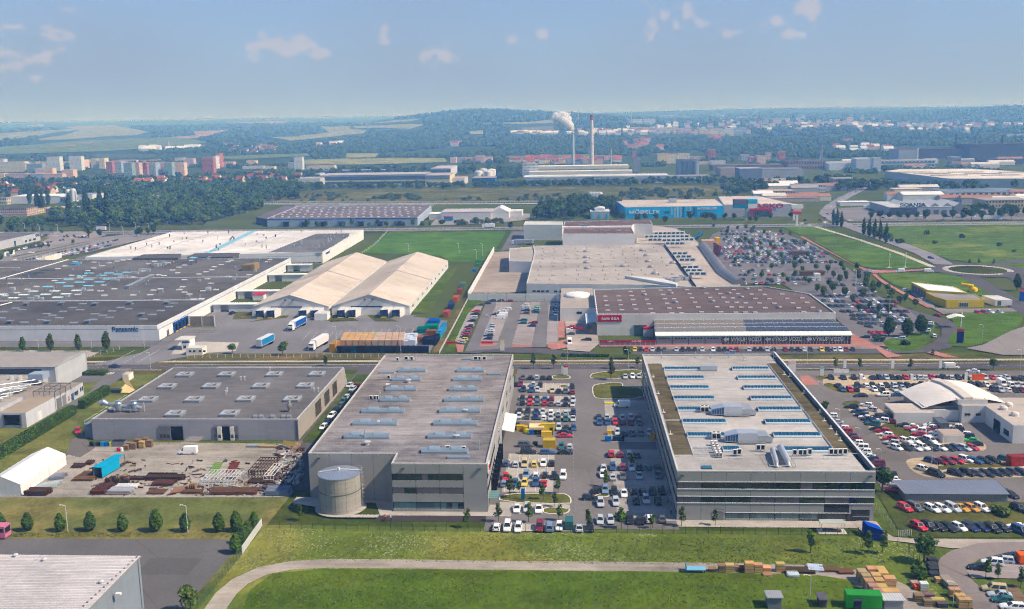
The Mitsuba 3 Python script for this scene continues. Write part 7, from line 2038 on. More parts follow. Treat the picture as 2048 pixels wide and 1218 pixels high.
for k in range(9):
  w = (x1-x0-4.4)/9
  part(gst,'pane',Fa.box(M(),x0+2.2+k*w+.15,x0+2.2+(k+1)*w-.15,.3,5.5,.02,.2,(.05,.06,.06)),'glass')
part(gst,'lettering',M().text('ASKO',4.0,(*Fa.p(Fa.L*.44,.3),7.6),(*Fa.u,0),(0,0,1),AR,.3,True,24))
part(gst,'poster',Fa.box(M(),Fa.L*.735,Fa.L*.81,5.5,9.5,.02,.2,C(226,226,230)))
part(gst,'poster',Fa.box(M(),Fa.L*.96,Fa.L,.2,11,.02,.4,C(226,216,220)))
for k in range(18):
  part(gst,'panel',Fa.box(M(),k*Fa.L/18+.1,(k+1)*Fa.L/18-.1,7.3,10.7,0,.08,C(192,196,206,st.uniform(.84,.88))))
x,y = at(*ZQ(1385,268))
sg = thing('sign_tower','tall square sign box on a mast before the furniture stores','sign')
z0,z1 = up(*ZQ(1385,158),y)[1],up(*ZQ(1385,82),y)[1]
part(sg,'pole',M().tube([(x,y,0),(x,y,z0)],.8,LGREY,8))
part(sg,'panel',M().box(x-10.5,y-4,z0,x+1,y+4,(z0+z1)/2,C(24,130,160))); part(sg,'panel',M().box(x-10.5,y-4,(z0+z1)/2+.1,x+1,y+4,z1,C(110,96,120)))
part(sg,'panel',M().box(x+1.1,y-4,z0,x+9,y+4,(z0+z1)/2,C(226,220,220))); part(sg,'panel',M().box(x+1.1,y-4,(z0+z1)/2+.1,x+9,y+4,z1,C(40,170,210)))
for (px,py,ptop,w),lab in zip(((1840,325,130,9),(1815,270,125,6)),('tall white pylon with red sign boxes beside the avenue','white and red sign panel at the grey store corner')):
  x,y = at(*ZQ(px,py)); zt = up(*ZQ(px,ptop),y)[1]
  k = thing('sign_pylon',lab,'sign','sign pylons by the stores')
  part(k,'pole',M().box(x-.8,y-.8,0,x+.8,y+.8,zt*.55,WHITE)); part(k,'panel',M().box(x-w/2,y-1,zt*.82,x+w/2,y+1,zt,C(230,226,230)))
  part(k,'panel',M().box(x-w*.35,y-1,zt*.56,x+w*.35,y+1,zt*.68,C(206,60,70))); part(k,'panel',M().box(x-w*.35,y-1,zt*.69,x+w*.35,y+1,zt*.81,C(226,170,170)))
hs,x0,x1,Y,zb,zt = block('pump_house','small grey hall with a white raised roof left of the blue store','building',1181,1219,438,423,24,C(166,170,180),C(190,190,194))
part(hs,'raised_roof',M().gable(x0+4,Y+3,x1-4,Y+20,zt+2.2,zt+3.4,C(226,228,230,.88),'y',.3,wall=C(216,222,222),z0=zt))
for k in (.1,.5,.9):
  part(hs,'blue_post',M().box(x0+k*(x1-x0)-1,Y-.5,0,x0+k*(x1-x0)+1,Y-.05,zt-2,C(80,180,220)))
for i,px in enumerate((1181.5,1187.5,1194,1200)):
  x,y = at(px,403)
  k = thing('silo',f'white cylindrical silo, {ORD[i]} from the left behind the store','silo','four white silos behind the stores')
  part(k,'shell',M().lathe(x,y,[(1.5,0),(1.5,1),(2.6,2.5),(2.6,9.5),(1.2,10.2),(.05,10.3)],C(230,228,222,.9),14),'paint',True); part(k,'cap',M().box(x-.6,y-.6,10.2,x+.6,y+.6,11,GREY))
# long factories in the middle distance
SL = C(76,100,130,.8)
YB = C(226,212,168,.86)
block('long_factory','long glass fronted factory with yellow bands in the middle distance','building',640,851,371,349.5,60,C(150,164,184,.84),C(176,170,172),bands=((352.8,359.8,SL),(360.4,362.8,YB),(363.2,367.6,SL),(368,370,YB)))
block('long_factory','rooftop storey with dark glazing on the long factory','building',645,782,352,340.5,30,C(90,110,140,.8),C(150,160,176))
block('long_factory','yellow stair tower at the right end of the long factory','building',851,900,373,350.5,60,YB,C(170,160,160),bands=((351,358,C(110,130,156)),))
k,x0,x1,Y,zb,zt = block('long_factory','tall head building above the yellow tower of the long factory','building',862,902,356,336.5,90,C(214,218,226,.88),C(186,176,178),bands=((338.5,344,SL),))
part(k,'side_band',M().box(x1,Y+2,zt-16,x1+.4,Y+85,zt-12,SL).box(x1,Y+2,zt-22,x1+.4,Y+85,zt-17,YB))
block('long_factory','low grey wing at the left end of the long factory','building',597,641,374,357,40,C(196,196,190),C(180,176,170))
block('long_factory','small raised cabin block on the long factory roof','building',631,641,360,347.5,30,C(206,212,222),C(196,196,200))
block('shed','low pale shed behind the yellow tower','shed',902,929,370,357,50,C(206,206,206),C(176,160,156))
block('shed','wide grey shed with a bright blue end wall','shed',944,990,369,356,40,C(40,106,170,.8),C(160,146,148))
for i,(px,py,r) in enumerate(((957,356,12),(967,351,12),(977,356,12),(983,352,13))):
  x,y = at(px,py)
  k = thing('storage_tank',f'squat white storage tank, {ORD[i]} from the left of four','tank','white storage tanks')
  part(k,'shell',M().lathe(x,y,[(r*.55,0),(r*.55,9),(r*.5,10.5),(.1,11.5)],C(232,230,228,.9),20),'paint',True); part(k,'rail',M().lathe(x,y,[(r*.56,9),(r*.56,9.8)],LGREY,20))
block('ceramic_works','long white works hall in front of the chimneys, lowest tier','building',1048,1337,370,352,40,C(196,202,212,.88),C(206,206,210),bands=((357,362,C(150,164,180)),(353,354,WHITE)))
block('ceramic_works','cream middle tier of the works hall in front of the chimneys','building',1058,1265,356,342.5,30,C(238,232,210,.9),C(226,220,206),bands=((348.5,351,C(150,150,150)),))
block('ceramic_works','cream top tier of the works hall in front of the chimneys','building',1076,1258,348,331.8,36,C(238,232,210,.9),C(226,220,206),bands=((337.5,339.5,C(150,150,150)),))
block('office_tower','white five storey office at the left end of the works hall','building',1045,1076,354,328,30,C(216,224,230,.9),C(150,130,130),5,12,C(90,100,116))
# chimneys and the plume
YC = 1890.0
for px,top,rb,rt,lab,cols in ((1145.7,265,3.0,2.3,'slim grey chimney with a white steam plume',[C(176,186,196)]),(1183,230,4.4,2.7,'tall white chimney with red bands at its top',[C(216,206,202)]),(1222,297,1.3,1.1,'thin short chimney right of the tall one',[C(190,190,194)])):
  x,zt = up(px,top,YC)
  k = thing('chimney',lab,'chimney','works chimneys')
  part(k,'shaft',M().lathe(x,YC,[(rb,0),(rb*.92,zt*.4),(rt,zt),(rt*.5,zt)],cols[0],18),'paint',True)
  part(k,'rim',M().lathe(x,YC,[(rt,zt-1.5),(rt+.9,zt-1.4),(rt+.9,zt),(rt,zt)],C(150,120,116),18))
  if 'red' in lab:
    for t in (.865,.92,.975):
      za = zt*t
      part(k,'red_band',M().lathe(x,YC,[(rt+.22,za-2.6),(rt+.2,za+2.0)],C(176,40,44),18))
    part(k,'gallery',M().lathe(x,YC,[(rb*.9,zt*.42),(rb*.9+1,zt*.42),(rb*.9+1,zt*.43)],GREY,18))
import manifold3d as m3
puffs = [(1145.8,263,2.2),(1144.5,258,4.6),(1141,252,6.5),(1136.5,247,8.5),(1130,242,9.5),(1124,238,9),(1117,235,9),(1112,239,7),(1111,247,4.5),(1112,229,5),(1122,229,6.5),(1132,232,6.5),(1138,238,5.5),(1139,227,2.6),(1106,234,3.6),(1128,226,3.8)]
sol = None
for px,py,r in puffs:
  x,z = up(px,py,YC)
  s = m3.Manifold.sphere(r*YC/FOCAL*1.05,28).translate((x,YC+(px*7 % 5-2)*1.5,z))
  sol = s if sol is None else sol+s
msh = sol.refine_to_length(2.2).to_mesh()
pv,pf = np.array(msh.vert_properties[:,:3]),np.array(msh.tri_verts)
tmn = trimesh.Trimesh(pv,pf,process=True)
nn = tmn.vertex_normals
amp = 3.2*(meshkit.fbm(tmn.vertices*.16,3,4)-.5)+2.2*(meshkit.fbm(tmn.vertices*.45,3,6)-.5)
tmn.vertices = tmn.vertices+nn*amp[:,None]
scene['steam_air'] = {'type': 'homogeneous','albedo': {'type': 'rgb','value': [.997,.997,.997]},'sigma_t': {'type': 'rgb','value': [.34,.34,.34]}}
key = numbered('steam_plume')
scene[key] = {**mikit.ply(tmn,'clear',smooth=True),'interior': {'type': 'ref','id': 'steam_air'},'exterior': {'type': 'ref','id': 'haze_air'}}
labels[key] = {'label': 'white plume of steam drifting left from the slim chimney','category': 'steam','kind': 'stuff'}
# pipe bridge, silos and heavy works on the right
for i,px in enumerate((1359,1369,1380,1390)):
  x,Y = at(px,352); zt = up(px,322,Y)[1]
  k = thing('concrete_silo',f'tall grey concrete silo, {ORD[i]} from the left of four','silo','four grey concrete silos')
  part(k,'shell',M().lathe(x,Y,[(5.4,0),(5.4,zt),(.1,zt)],C(140,152,168,.84),16)); part(k,'top',M().box(x-5.5,Y-4,zt,x+5.5,Y+4,zt+3,C(130,140,156)))
BR,DK,GB = C(136,116,110,.8),C(84,80,88,.8),C(150,160,176,.84)
for args in ((1425,1566,342,330,40,BR,C(110,104,110),'long brown brick hall behind the grey sheds'),(1441,1480,353,337,50,C(176,160,150),C(126,124,130),'beige gable hall before the long brown hall'),(1479,1524,360,337,40,C(130,140,160,.8),C(150,156,166),'tall grey shed right of the beige gable'),(1523,1606,358,338,40,C(166,168,176),C(126,124,130),'long grey hall with a pale foot on the right'),
       (1575,1650,340,322,50,C(150,130,124),C(96,88,96),'dark roofed brick hall with a row of windows'),(1240,1338,360,352,30,C(160,168,178),C(150,150,154),'low grey hall right of the works hall'),(1268,1280,345,318,14,C(140,140,150),C(120,120,124),'narrow grey tower behind the works hall'),(1658,1712,341,327,40,C(214,222,230),C(150,156,166),'white hall left of the high pale block'),
       (1712,1746,342,317,30,C(206,214,224,.88),C(190,196,204),'high pale block with a ribbed front'),(1746,1761,344,316,16,C(196,202,212),C(180,186,194),'pale lift tower right of the high block'),(1761,1870,336,321,40,C(206,216,226,.88),C(150,150,160),'long white hall with two window bands'),(1797,1833,320,299,60,C(176,180,186,.84),C(110,60,66),'pale steelworks hall with a dark red eave'),
       (1833,1939,318,298,60,C(92,84,90,.8),C(72,64,72),'long dark steelworks hall'),(1939,2090,318,288,80,C(90,86,96,.8),C(74,66,74),'huge dark steelworks hall at the right edge'),(1945,2100,300,286,30,C(206,202,206),C(80,72,80),'pale monitor roof behind the steelworks'),(1902,1921,337,314,20,C(172,160,160),C(150,146,146),'square grey pink office before the steelworks'),(1668,1709,377,357,24,C(176,168,162),C(150,150,154),'grey box office among trees beside the far street'),
       (1789,1844,390,378,20,C(226,212,184),C(206,192,178),'cream flat hall right of the far street'),(1792,1874,400,393,24,C(206,190,176),C(186,160,150),'low store in front of the cream hall'),(1779,1903,431,414,60,C(176,182,192,.86),C(186,190,196),'grey truck dealer hall with a saw tooth roof'),(1896,2060,402,384,50,C(206,196,178),C(110,126,146),'long tan hall with blue grey roofs on the right'),(1970,2060,416,400,30,C(196,180,150),C(150,146,146),'tan workshop below the long hall at the right edge'),(1440,1482,352,346,12,C(180,180,180),C(190,186,180),'flat canopy by the beige gable hall'),
       (1520,1590,396,382,24,C(206,190,160),C(176,150,140),'tan office range behind the grey store'),(1588,1650,384,370,24,C(214,214,214),C(150,140,140),'white office block in the trees behind the store'),(1540,1640,404,396,20,C(186,166,150),C(166,140,130),'brick ranges by the earth mounds'),(1340,1420,362,352,30,C(166,170,178),C(140,140,148),'grey low halls below the concrete silos'),(1680,1740,412,404,14,C(226,226,228),C(230,230,232),'white car showroom at the bend of the avenue')):
  a,b,ba,to,dp,w,r,lab = args
  rows,cols = (2,14) if 'window' in lab or 'office' in lab or 'tan' in lab else (0,0)
  k,x0,x1,Y,zb,zt = block('industrial_hall',lab,'building',a,b,ba,to,dp,w,r,rows,cols)
  if 'saw tooth' in lab:
    for i in range(5):
      x = x0+40*i*(x1-x0)/200+14
      part(k,'saw_tooth',M().gable(x,Y+4,x+9,Y+50,zt,zt+3,C(206,208,212),'y',0,wall=C(120,130,140)))
    part(k,'dark_corner',M().box(x0-.3,Y-.4,0,x0+(x1-x0)*.44,Y-.1,zt-.5,C(70,78,92)))
    part(k,'lettering',M().text('SCANIA',3.2,(x0+(x1-x0)*.16,Y+.2,zt+.2),(1,0,0),(0,0,1),C(40,50,70),.3,True,22))
    for i in range(3):
      part(k,'gate',M().box(x0+(x1-x0)*(.58+.13*i),Y-.3,.2,x0+(x1-x0)*(.66+.13*i),Y-.05,4.5,C(90,100,112)))
  if 'two window bands' in lab:
    for z in (.3,.62):
      part(k,'window_band',M().box(x0+2,Y-.3,zt*z,x1-2,Y-.05,zt*(z+.16),C(96,110,130)))
rf = thing('retail_roof','vast pale flat roofed warehouse on the far right','building')
hall(rf,[at(1770,342,10),at(1898,357,10),at(2070,357,10),at(2070,344,10),at(1940,337,10),at(1800,338,10)],10,C(186,192,202,.9),C(222,214,204,.86),par=.4)
for i in range(7):
  q = at(1830+i*34,344+i % 3*3,10)
  part(rf,'roof_strip',M().box(q[0]-22,q[1]-3,9.7,q[0]+22,q[1]+3,10.4,C(150,150,154)))
for i,(px,ba,to,r,c) in enumerate(((1910,312,267,2.6,DK),(1949,306,272,2.0,DK),(2002.5,316,270,2.2,DK),(1834,322,296,1.8,C(206,206,210)),(1605,330,298,1.2,DK),(1640,332,300,1.2,GREY),(1643,322,290,1.0,GREY))):
  x,Y = at(px,ba); zt = up(px,to,Y)[1]
  k = thing('works_stack',f'thin works stack on the far right, {["tallest dark one", "middle dark one", "dark one by the right edge", "white one before the dark hall", "lone dark one by brick hall", "lone grey one by brick hall", "thin grey one"][i]}','chimney','stacks of the steelworks')
  part(k,'shaft',M().lathe(x,Y,[(r,0),(r*.8,zt),(.1,zt)],c,10))
block('pipe_rack','tangled dark pipe bridges of the steelworks','pipework',1955,2060,330,318,10,C(96,84,92,.8),C(84,76,84))
ir = random.Random(17)
for i in range(34):
  px,py = (ir.uniform(1520,2040),ir.uniform(322,338)) if i < 12 else (ir.uniform(1500,1650),ir.uniform(372,404)) if i < 22 else (ir.uniform(1745,2040),ir.uniform(384,412))
  x,Y = at(px,py); w,d,h = ir.uniform(18,46),ir.uniform(10,22),ir.uniform(4,8)
  FARBLOCKS.append((x,Y-20,x+w,Y+d))
  thing('industrial_shed','low gabled shed in the industrial quarter on the far right','shed','sheds of the industrial quarter',M().gable(x,Y,x+w,Y+d,h,h+2.5,ir.choice([C(206,200,196),C(150,150,156),C(176,130,116,.8),C(226,226,226)]),'x',.3,wall=ir.choice([C(216,210,196),C(176,176,180),WHITE])))
# old factories on the left
ZK = zoom(0,300,6.4)
def zk(a,b,ba,to):
  return a/6.4,b/6.4,300+ba/6.4,300+to/6.4
for (a,b,ba,to),dp,w,r,rows,cols,lab in (((150,775,690,590),34,C(226,230,234,.9),C(236,236,234),0,0,'long white hall with a white roof on the far left'),((775,870,690,600),26,C(206,206,206),C(226,226,226),1,4,'white annex beside the two white silos'),((990,1185,640,570),30,C(216,216,216),C(130,150,176),0,0,'blue roofed hall right of the white silos'),((590,1045,870,745),24,C(190,152,104,.84),C(206,186,176),3,16,'three storey tan brick factory on the left'),
                      ((-60,350,850,750),22,C(226,196,178,.86),C(92,84,92),3,16,'old cream factory with a dark hipped roof at the left edge'),((350,465,820,755),30,C(236,214,174,.88),C(90,84,92),2,4,'sunlit cream end of the old factory'),((1660,1800,640,590),20,C(226,206,186),C(206,190,180),1,6,'pale office range before the poplars'),((1855,2030,680,590),26,C(186,168,156),C(176,160,150),0,0,'bare grey gabled factory left of the motorway'),
                      ((1570,1760,690,655),18,C(90,170,190),C(80,150,200),0,0,'low shed with a bright blue roof'),((2030,2240,640,590),22,C(236,210,190),C(206,190,176),1,8,'cream range with a row of windows by the motorway'),((0,90,700,610),20,C(206,196,176),C(150,146,150),2,4,'small cream block at the left edge')):
  a,b,ba,to = zk(a,b,ba,to)
  block('old_factory',lab,'building',a,b,ba,to,dp,w,r,rows,cols)
for px,t,lab in ((887,515,'left'),(951,505,'right')):
  x,Y = at(*ZK(px,690)); zt = up(*ZK(px,t),Y)[1]
  k = thing('silo',f'tall white twin silo among old factories, {lab} one','silo','two white silos on the left')
  part(k,'shell',M().lathe(x,Y,[(3,0),(3,zt),(2,zt+1),(.1,zt+1)],C(232,232,232,.9),14),'paint',True); part(k,'stair',M().box(x+2.5,Y-2,0,x+4,Y,zt*.9,LGREY))
# housing estate of panel blocks on the left
PC = {'cream': C(236,226,196,1.0),'yellow': C(240,214,150,1.0),'white': C(226,230,230,1.0),'peach': C(240,206,186,1.0),'grey': C(176,186,200,.98),'pink': C(226,194,188,.98),'red': C(192,124,118,.92),'mint': C(150,176,176,.98),'blue grey': C(166,186,206,.98),'brick': C(206,122,100,.92)}
Z60 = zoom(300,300,6.024)
PB = [(ZK,*r) for r in ((-60,60,115,260,'white'),(0,330,150,285,'cream'),(330,470,155,275,'mint'),(470,612,150,262,'yellow'),(612,775,85,270,'white'),(770,900,145,210,'yellow'),(895,1050,80,262,'white'),(460,680,235,350,'peach'),(800,945,255,375,'peach'),(70,330,305,392,'pink'),(330,560,308,390,'grey'),(560,800,308,388,'pink'),(-40,60,300,388,'yellow'),(1050,1165,130,205,'peach'),(1170,1250,110,240,'cream'),(1270,1345,105,240,'cream'),(1365,1445,150,300,'red'),(1475,1560,145,295,'blue grey'),(1590,1698,165,335,'mint'),(1700,1790,165,325,'pink'),(1815,1890,165,315,'red'),(1915,2000,170,348,'blue grey'),(1900,2040,125,180,'peach'),(0,600,120,160,'peach'),(1440,1600,130,165,'brick'),(1620,1720,128,168,'peach'))]
PB += [(Z60,*r) for r in ((10,100,150,322,'blue grey'),(103,172,150,317,'pink'),(174,272,148,322,'mint'),(272,420,150,312,'peach'),(420,530,105,200,'pink'),(630,770,90,282,'red'),(765,802,72,225,'white'),(800,850,45,212,'brick'),(1742,1838,85,238,'white'),(1665,1740,155,222,'grey'),(910,1010,155,202,'peach'),(1160,1280,125,192,'yellow'),(1110,1370,195,228,'white'),(1380,1500,198,232,'cream'),(300,410,95,160,'white'),(1890,2048,190,250,'cream'))]
PB += [(ZH1,*r) for r in ((0,160,398,452,'cream'),(160,250,402,452,'mint'),(250,300,392,440,'peach'),(355,412,388,418,'yellow'),(480,500,378,430,'peach'),(535,612,372,430,'cream'),(700,800,382,408,'pink'),(800,930,385,405,'peach'),(0,90,378,400,'peach'),(100,280,374,396,'pink'),(1085,1135,372,418,'pink'),(1310,1370,392,418,'peach'),(1860,1960,412,446,'cream'))]
cnt = {}
for Zz,a,b,to,ba,c in PB:
  (pa,pt),(pb,pbase) = Zz(a,to),Zz(b,ba)
  i = cnt.get(c,0); cnt[c] = i+1
  Hpx = pbase-pt
  rows = max(3,int(Hpx/2.4)); cols = max(3,int((pb-pa)/2.6))
  block('panel_block',f'{c} panel housing block in the estate far left, {ORD[i]} of that colour','building',pa,pb,pbase,pt,14 if pb-pa > 14 else 20,PC[c],C(196,160,150),rows,cols,tuple(v*.55 for v in PC[c]),group='panel blocks far left')
# town blocks in the centre and on the right hill
Z5C,Z6C,Z7C = zoom(900,220,6.024),zoom(1240,220,5.12),zoom(1640,220,5.02)
TB = [(Z5C,*r) for r in ((0,75,570,640,'peach'),(80,180,572,632,'grey'),(185,300,570,632,'pink'),(308,410,548,632,'pink'),(412,510,565,625,'peach'),(1620,1680,558,620,'yellow'),(1740,1860,550,605,'brick'),(1860,1960,552,610,'peach'),(1960,2048,550,610,'yellow'),(1300,1365,590,650,'peach'),(1150,1200,605,645,'yellow'),(1390,1460,580,660,'grey'),(1540,1605,582,660,'blue grey'),(1770,1840,600,650,'peach'))]
TB += [(Z6C,*r) for r in ((385,500,448,552,'yellow'),(500,600,452,550,'cream'),(600,712,445,548,'cream'),(720,880,480,520,'peach'),(905,985,408,518,'red'),(880,912,430,515,'red'),(1320,1400,475,556,'brick'),(1400,1495,470,556,'peach'),(1500,1548,440,512,'pink'),(1625,1695,425,515,'brick'),(1240,1320,455,520,'grey'),(125,168,428,500,'red'),(930,1080,520,560,'white'),(810,930,530,560,'cream'))]
i0 = {}
for Zz,a,b,to,ba,c in TB:
  (pa,pt),(pb,pbase) = Zz(a,to),Zz(b,ba)
  i = i0.get(c,0); i0[c] = i+1
  block('town_block',f'{c} apartment house in the middle distance behind the works, {ORD[i]} of that colour','building',pa,pb,pbase,pt,16,PC[c],C(190,150,140),max(2,int((pbase-pt)/2.4)),max(2,int((pb-pa)/2.8)),tuple(v*.55 for v in PC[c]),group='apartment houses behind the works')
# the far city on the hill: small blocks, alike
HC = [(Z6C,*r) for r in ((105,230,175,228,'pink'),(230,360,178,225,'peach'),(395,520,178,218,'white'),(540,660,185,230,'pink'),(665,735,170,236,'pink'),(780,820,200,235,'grey'),(820,870,200,245,'yellow'),(875,925,205,250,'yellow'),(930,1020,200,248,'cream'),(1025,1075,200,265,'cream'),(1080,1180,185,240,'white'),(1110,1170,215,265,'cream'),(1180,1295,180,240,'grey'),(1180,1260,215,262,'mint'),(1460,1520,80,160,'grey'),(1475,1530,185,220,'pink'),(1190,1310,68,108,'cream'),(1370,1405,72,105,'yellow'),(395,560,58,85,'peach'),(560,690,60,92,'pink'),(700,770,60,95,'grey'),(930,945,45,85,'white'),(985,1010,45,85,'white'),(1010,1090,55,90,'cream'),(1550,1650,85,125,'pink'),(1650,1740,82,120,'white'),(1808,1848,80,135,'peach'),(1855,1895,65,118,'white'),(1880,2040,130,168,'peach'),(70,130,95,135,'grey'),(130,230,95,138,'white'),(240,360,90,138,'white'),(410,440,110,135,'white'),(480,510,112,140,'white'),(548,575,112,140,'white'),(690,730,120,155,'grey'),(1750,1760,185,215,'red'),(1800,1860,178,205,'peach'))]
HC += [(Z7C,*r) for r in ((0,100,120,155,'cream'),(100,115,90,145,'white'),(205,235,65,100,'pink'),(270,330,70,150,'peach'),(330,450,120,155,'peach'),(410,440,65,130,'pink'),(450,500,118,155,'cream'),(525,550,65,125,'peach'),(190,260,118,155,'pink'),(810,940,140,175,'grey'),(950,1060,135,170,'cream'),(1065,1175,130,165,'yellow'),(1350,1375,112,150,'white'),(560,730,155,180,'white'),(870,940,160,185,'cream'),(1180,1270,138,165,'pink'),(410,440,205,245,'peach'),(1870,2050,262,280,'white'),(1010,1120,215,240,'red'))]
hr_ = random.Random(88)
for x in range(1262,1500,7):
  y = 266+hr_.uniform(-4,3); HC.append((zoom(0,0,1),x,x+hr_.uniform(5,10),y-hr_.uniform(6,11),y,hr_.choice(['cream','white','peach','pink','grey'])))
for x in range(1490,1990,9):
  y = 252+hr_.uniform(-6,4); HC.append((zoom(0,0,1),x,x+hr_.uniform(5,14),y-hr_.uniform(4,10),y,hr_.choice(['cream','white','peach','pink','grey'])))
for Zz,a,b,to,ba,c in HC:
  (pa,pt),(pb,pbase) = Zz(a,to),Zz(b,ba)
  x0,Y = at_land(pa,pbase)
  x1 = up(pb,pbase,Y)[0]
  zb = float(terrain_z(x0,Y)); zt = max(zb+9,up((pa+pb)/2,pt,Y)[1])
  FARBLOCKS.append((x0,Y*.93,x1,Y+18))
  m = M().walls(rectpoly(x0,Y,x1,Y+18),zb-6,zt,PC[c]).sheet(rectpoly(x0,Y,x1,Y+18),zt,C(190,170,166))
  nr = max(2,int((zt-zb)/9))
  for r in range(nr):
    m.box(x0+.5,Y-.3,zb+(r+.35)*(zt-zb)/nr,x1-.5,Y-.02,zb+(r+.62)*(zt-zb)/nr,tuple(v*.62 for v in PC[c]))
  thing('city_block','pale high rise apartment block of the city on the far right hill','building','high rise blocks of the far city',m)


def houses(n,pts,label,group,walls,roofs,s0=9,s1=15,h=5,name='house',seed=1):
  rg = random.Random(seed)
  import shapely
  P = Polygon(pts)
  x0,y0,x1,y1 = P.bounds
  k = 0
  while k < n:
    px,py = rg.uniform(x0,x1),rg.uniform(y0,y1)
    if not shapely.contains_xy(P,px,py):
      continue
    k += 1
    x,y = at_land(px,py)
    z = float(terrain_z(x,y))
    FARBLOCKS.append((x-3,y*.95,x+3,y+8))
    w,d,hh = rg.uniform(s0,s1),rg.uniform(s0*.8,s1*.8),h*rg.uniform(.8,1.3)
    m = M().gable(x-w/2,y-d/2,x+w/2,y+d/2,z+hh,z+hh+d*.35,rg.choice(roofs),'x',.4,wall=rg.choice(walls),z0=z-3)
    thing(name,label,'house',group,m)


WALLS = [C(236,230,220,.88),C(226,214,196,.86),C(240,240,238,.9),C(230,206,180,.86)]
REDR = [C(166,92,78,.8),C(150,80,70,.8),C(176,104,86,.8),C(140,96,90,.8)]
houses(36,[ZH1(*q) for q in ((1130,320),(1200,300),(1440,292),(1640,290),(1650,330),(1500,342),(1250,335))],'tiny house with a red roof in the village on the plain','houses of the village on the plain',WALLS,REDR,10,15,5,seed=2)
houses(10,[ZH1(*q) for q in ((820,318),(1160,305),(1160,320),(820,330))],'tiny white shed west of the village on the plain','sheds west of the village',[WHITE],[WHITE,LGREY],18,34,6,'barn',seed=3)
houses(14,[ZH1(*q) for q in ((1800,300),(2010,278),(2048,292),(1900,310))] ,'tiny pale house in the hamlet by the wood','houses of the hamlet by the wood',WALLS,[WHITE,LGREY,REDR[0]],13,20,5,seed=4)
houses(36,[(0,372),(90,372),(220,366),(300,360),(390,358),(480,352),(600,350),(600,366),(420,372),(250,382),(100,392),(0,395)],'family house with a red roof among trees far left','family houses far left',WALLS,REDR,9,17,5,seed=5)
houses(42,[Z5C(*q) for q in ((700,600),(1060,590),(1900,605),(2048,600),(2048,650),(1400,660),(1080,655),(860,650),(700,640))],'small house of the suburb behind the works','houses of the suburb',WALLS,REDR,10,18,6,seed=6)
houses(30,[Z5C(*q) for q in ((680,282),(900,275),(1480,285),(1480,296),(1000,294),(700,288))] ,'white house in the row on the wooded slope','houses on the wooded slope',[WHITE,WALLS[0]],[WHITE,LGREY,REDR[3]],12,24,6,seed=7)
houses(20,[Z5C(*q) for q in ((1520,262),(2048,258),(2048,300),(1640,306),(1520,290))],'white block of the far suburb right of the chimney','blocks of the far suburb',[WHITE,WALLS[1]],[LGREY,REDR[3]],14,28,8,seed=8)
houses(46,[Z6C(*q) for q in ((0,200),(330,190),(700,140),(1100,110),(1460,150),(2040,170),(2040,210),(1500,225),(1320,225),(760,190),(300,262),(0,260))],'small pale house of the city on the far right hill','houses of the far city',[WHITE],[LGREY,WHITE,REDR[3]],13,26,9,seed=9)
houses(50,[Z7C(*q) for q in ((0,160),(500,150),(1300,150),(1700,150),(2048,150),(2048,200),(1400,240),(900,225),(400,220),(0,190))],'small pale house of the city near the right edge','houses of the far city right',[WHITE],[LGREY,WHITE,REDR[3],REDR[0]],13,26,9,seed=10)
houses(16,[Z6C(*q) for q in ((60,290),(400,330),(440,410),(160,420),(0,380))],'villa among the trees left of the concrete silos','villas among trees',WALLS,REDR,12,22,6,seed=12)
houses(14,[Z7C(*q) for q in ((0,300),(200,320),(780,390),(700,450),(300,440),(0,360))],'villa among the trees below the city','villas below the city',WALLS,[LGREY,REDR[3]],12,24,6,seed=13)
houses(3,[Z5C(*q) for q in ((40,400),(130,400),(130,440),(40,440))],'lone villa with a red roof in the great wood','lone villas in the wood',WALLS,REDR,16,24,8,seed=14)
houses(3,[Z6C(*q) for q in ((905,290),(1010,300),(1010,340),(905,320))],'red roofed villa on the slope above the red tower','villas above the red tower',[PC['peach']],REDR,18,26,8,seed=15)
# far woods: crowns standing on the rolling land outside the fields
import shapely
from shapely.affinity import translate
UF = unary_union([G for P in FIELDS for G in [translate(P,-P.centroid.x*t,-P.centroid.y*t) for t in (0,.025,.05,.075,.10)]]).buffer(4)
shapely.prepare(UF)
BL = unary_union([sbox(min(a,c)-8,b-60,max(a,c)+8,d+4) for a,b,c,d in FARBLOCKS])
shapely.prepare(BL)
g = np.random.default_rng(99)
n = 62000
rr = 1500*(7600/1500) ** g.uniform(0,1,n) ** .92
aa = np.radians(g.uniform(-36,37,n))
fx,fy = rr*np.sin(aa),rr*np.cos(aa)
keep = ~shapely.contains_xy(UF,fx,fy) & ~shapely.contains_xy(BL,fx,fy)
dens = meshkit.fbm(np.c_[fx/260,fy/260,fx*0],4,8)
town = (rr < 2250) & (aa < np.radians(6))
keep &= np.where(town,dens > .62,dens > .40)
keep &= ~((rr < 2150) & (aa > np.radians(5)) & (dens < .55))
fx,fy,rr = fx[keep],fy[keep],rr[keep]
fz = terrain_z(fx,fy)
ico = trimesh.creation.icosphere(1)
iv,jf = np.array(ico.vertices),np.array(ico.faces)
low = trimesh.creation.icosahedron()
lv,lf = np.array(low.vertices),np.array(low.faces)
tones = [(.028,.056,.018),(.036,.070,.020),(.046,.082,.024),(.032,.060,.024),(.056,.092,.028)]
fw = M()
k = len(fx)
size = np.clip(rr*.0025,5,13)*g.uniform(.7,1.35,k)
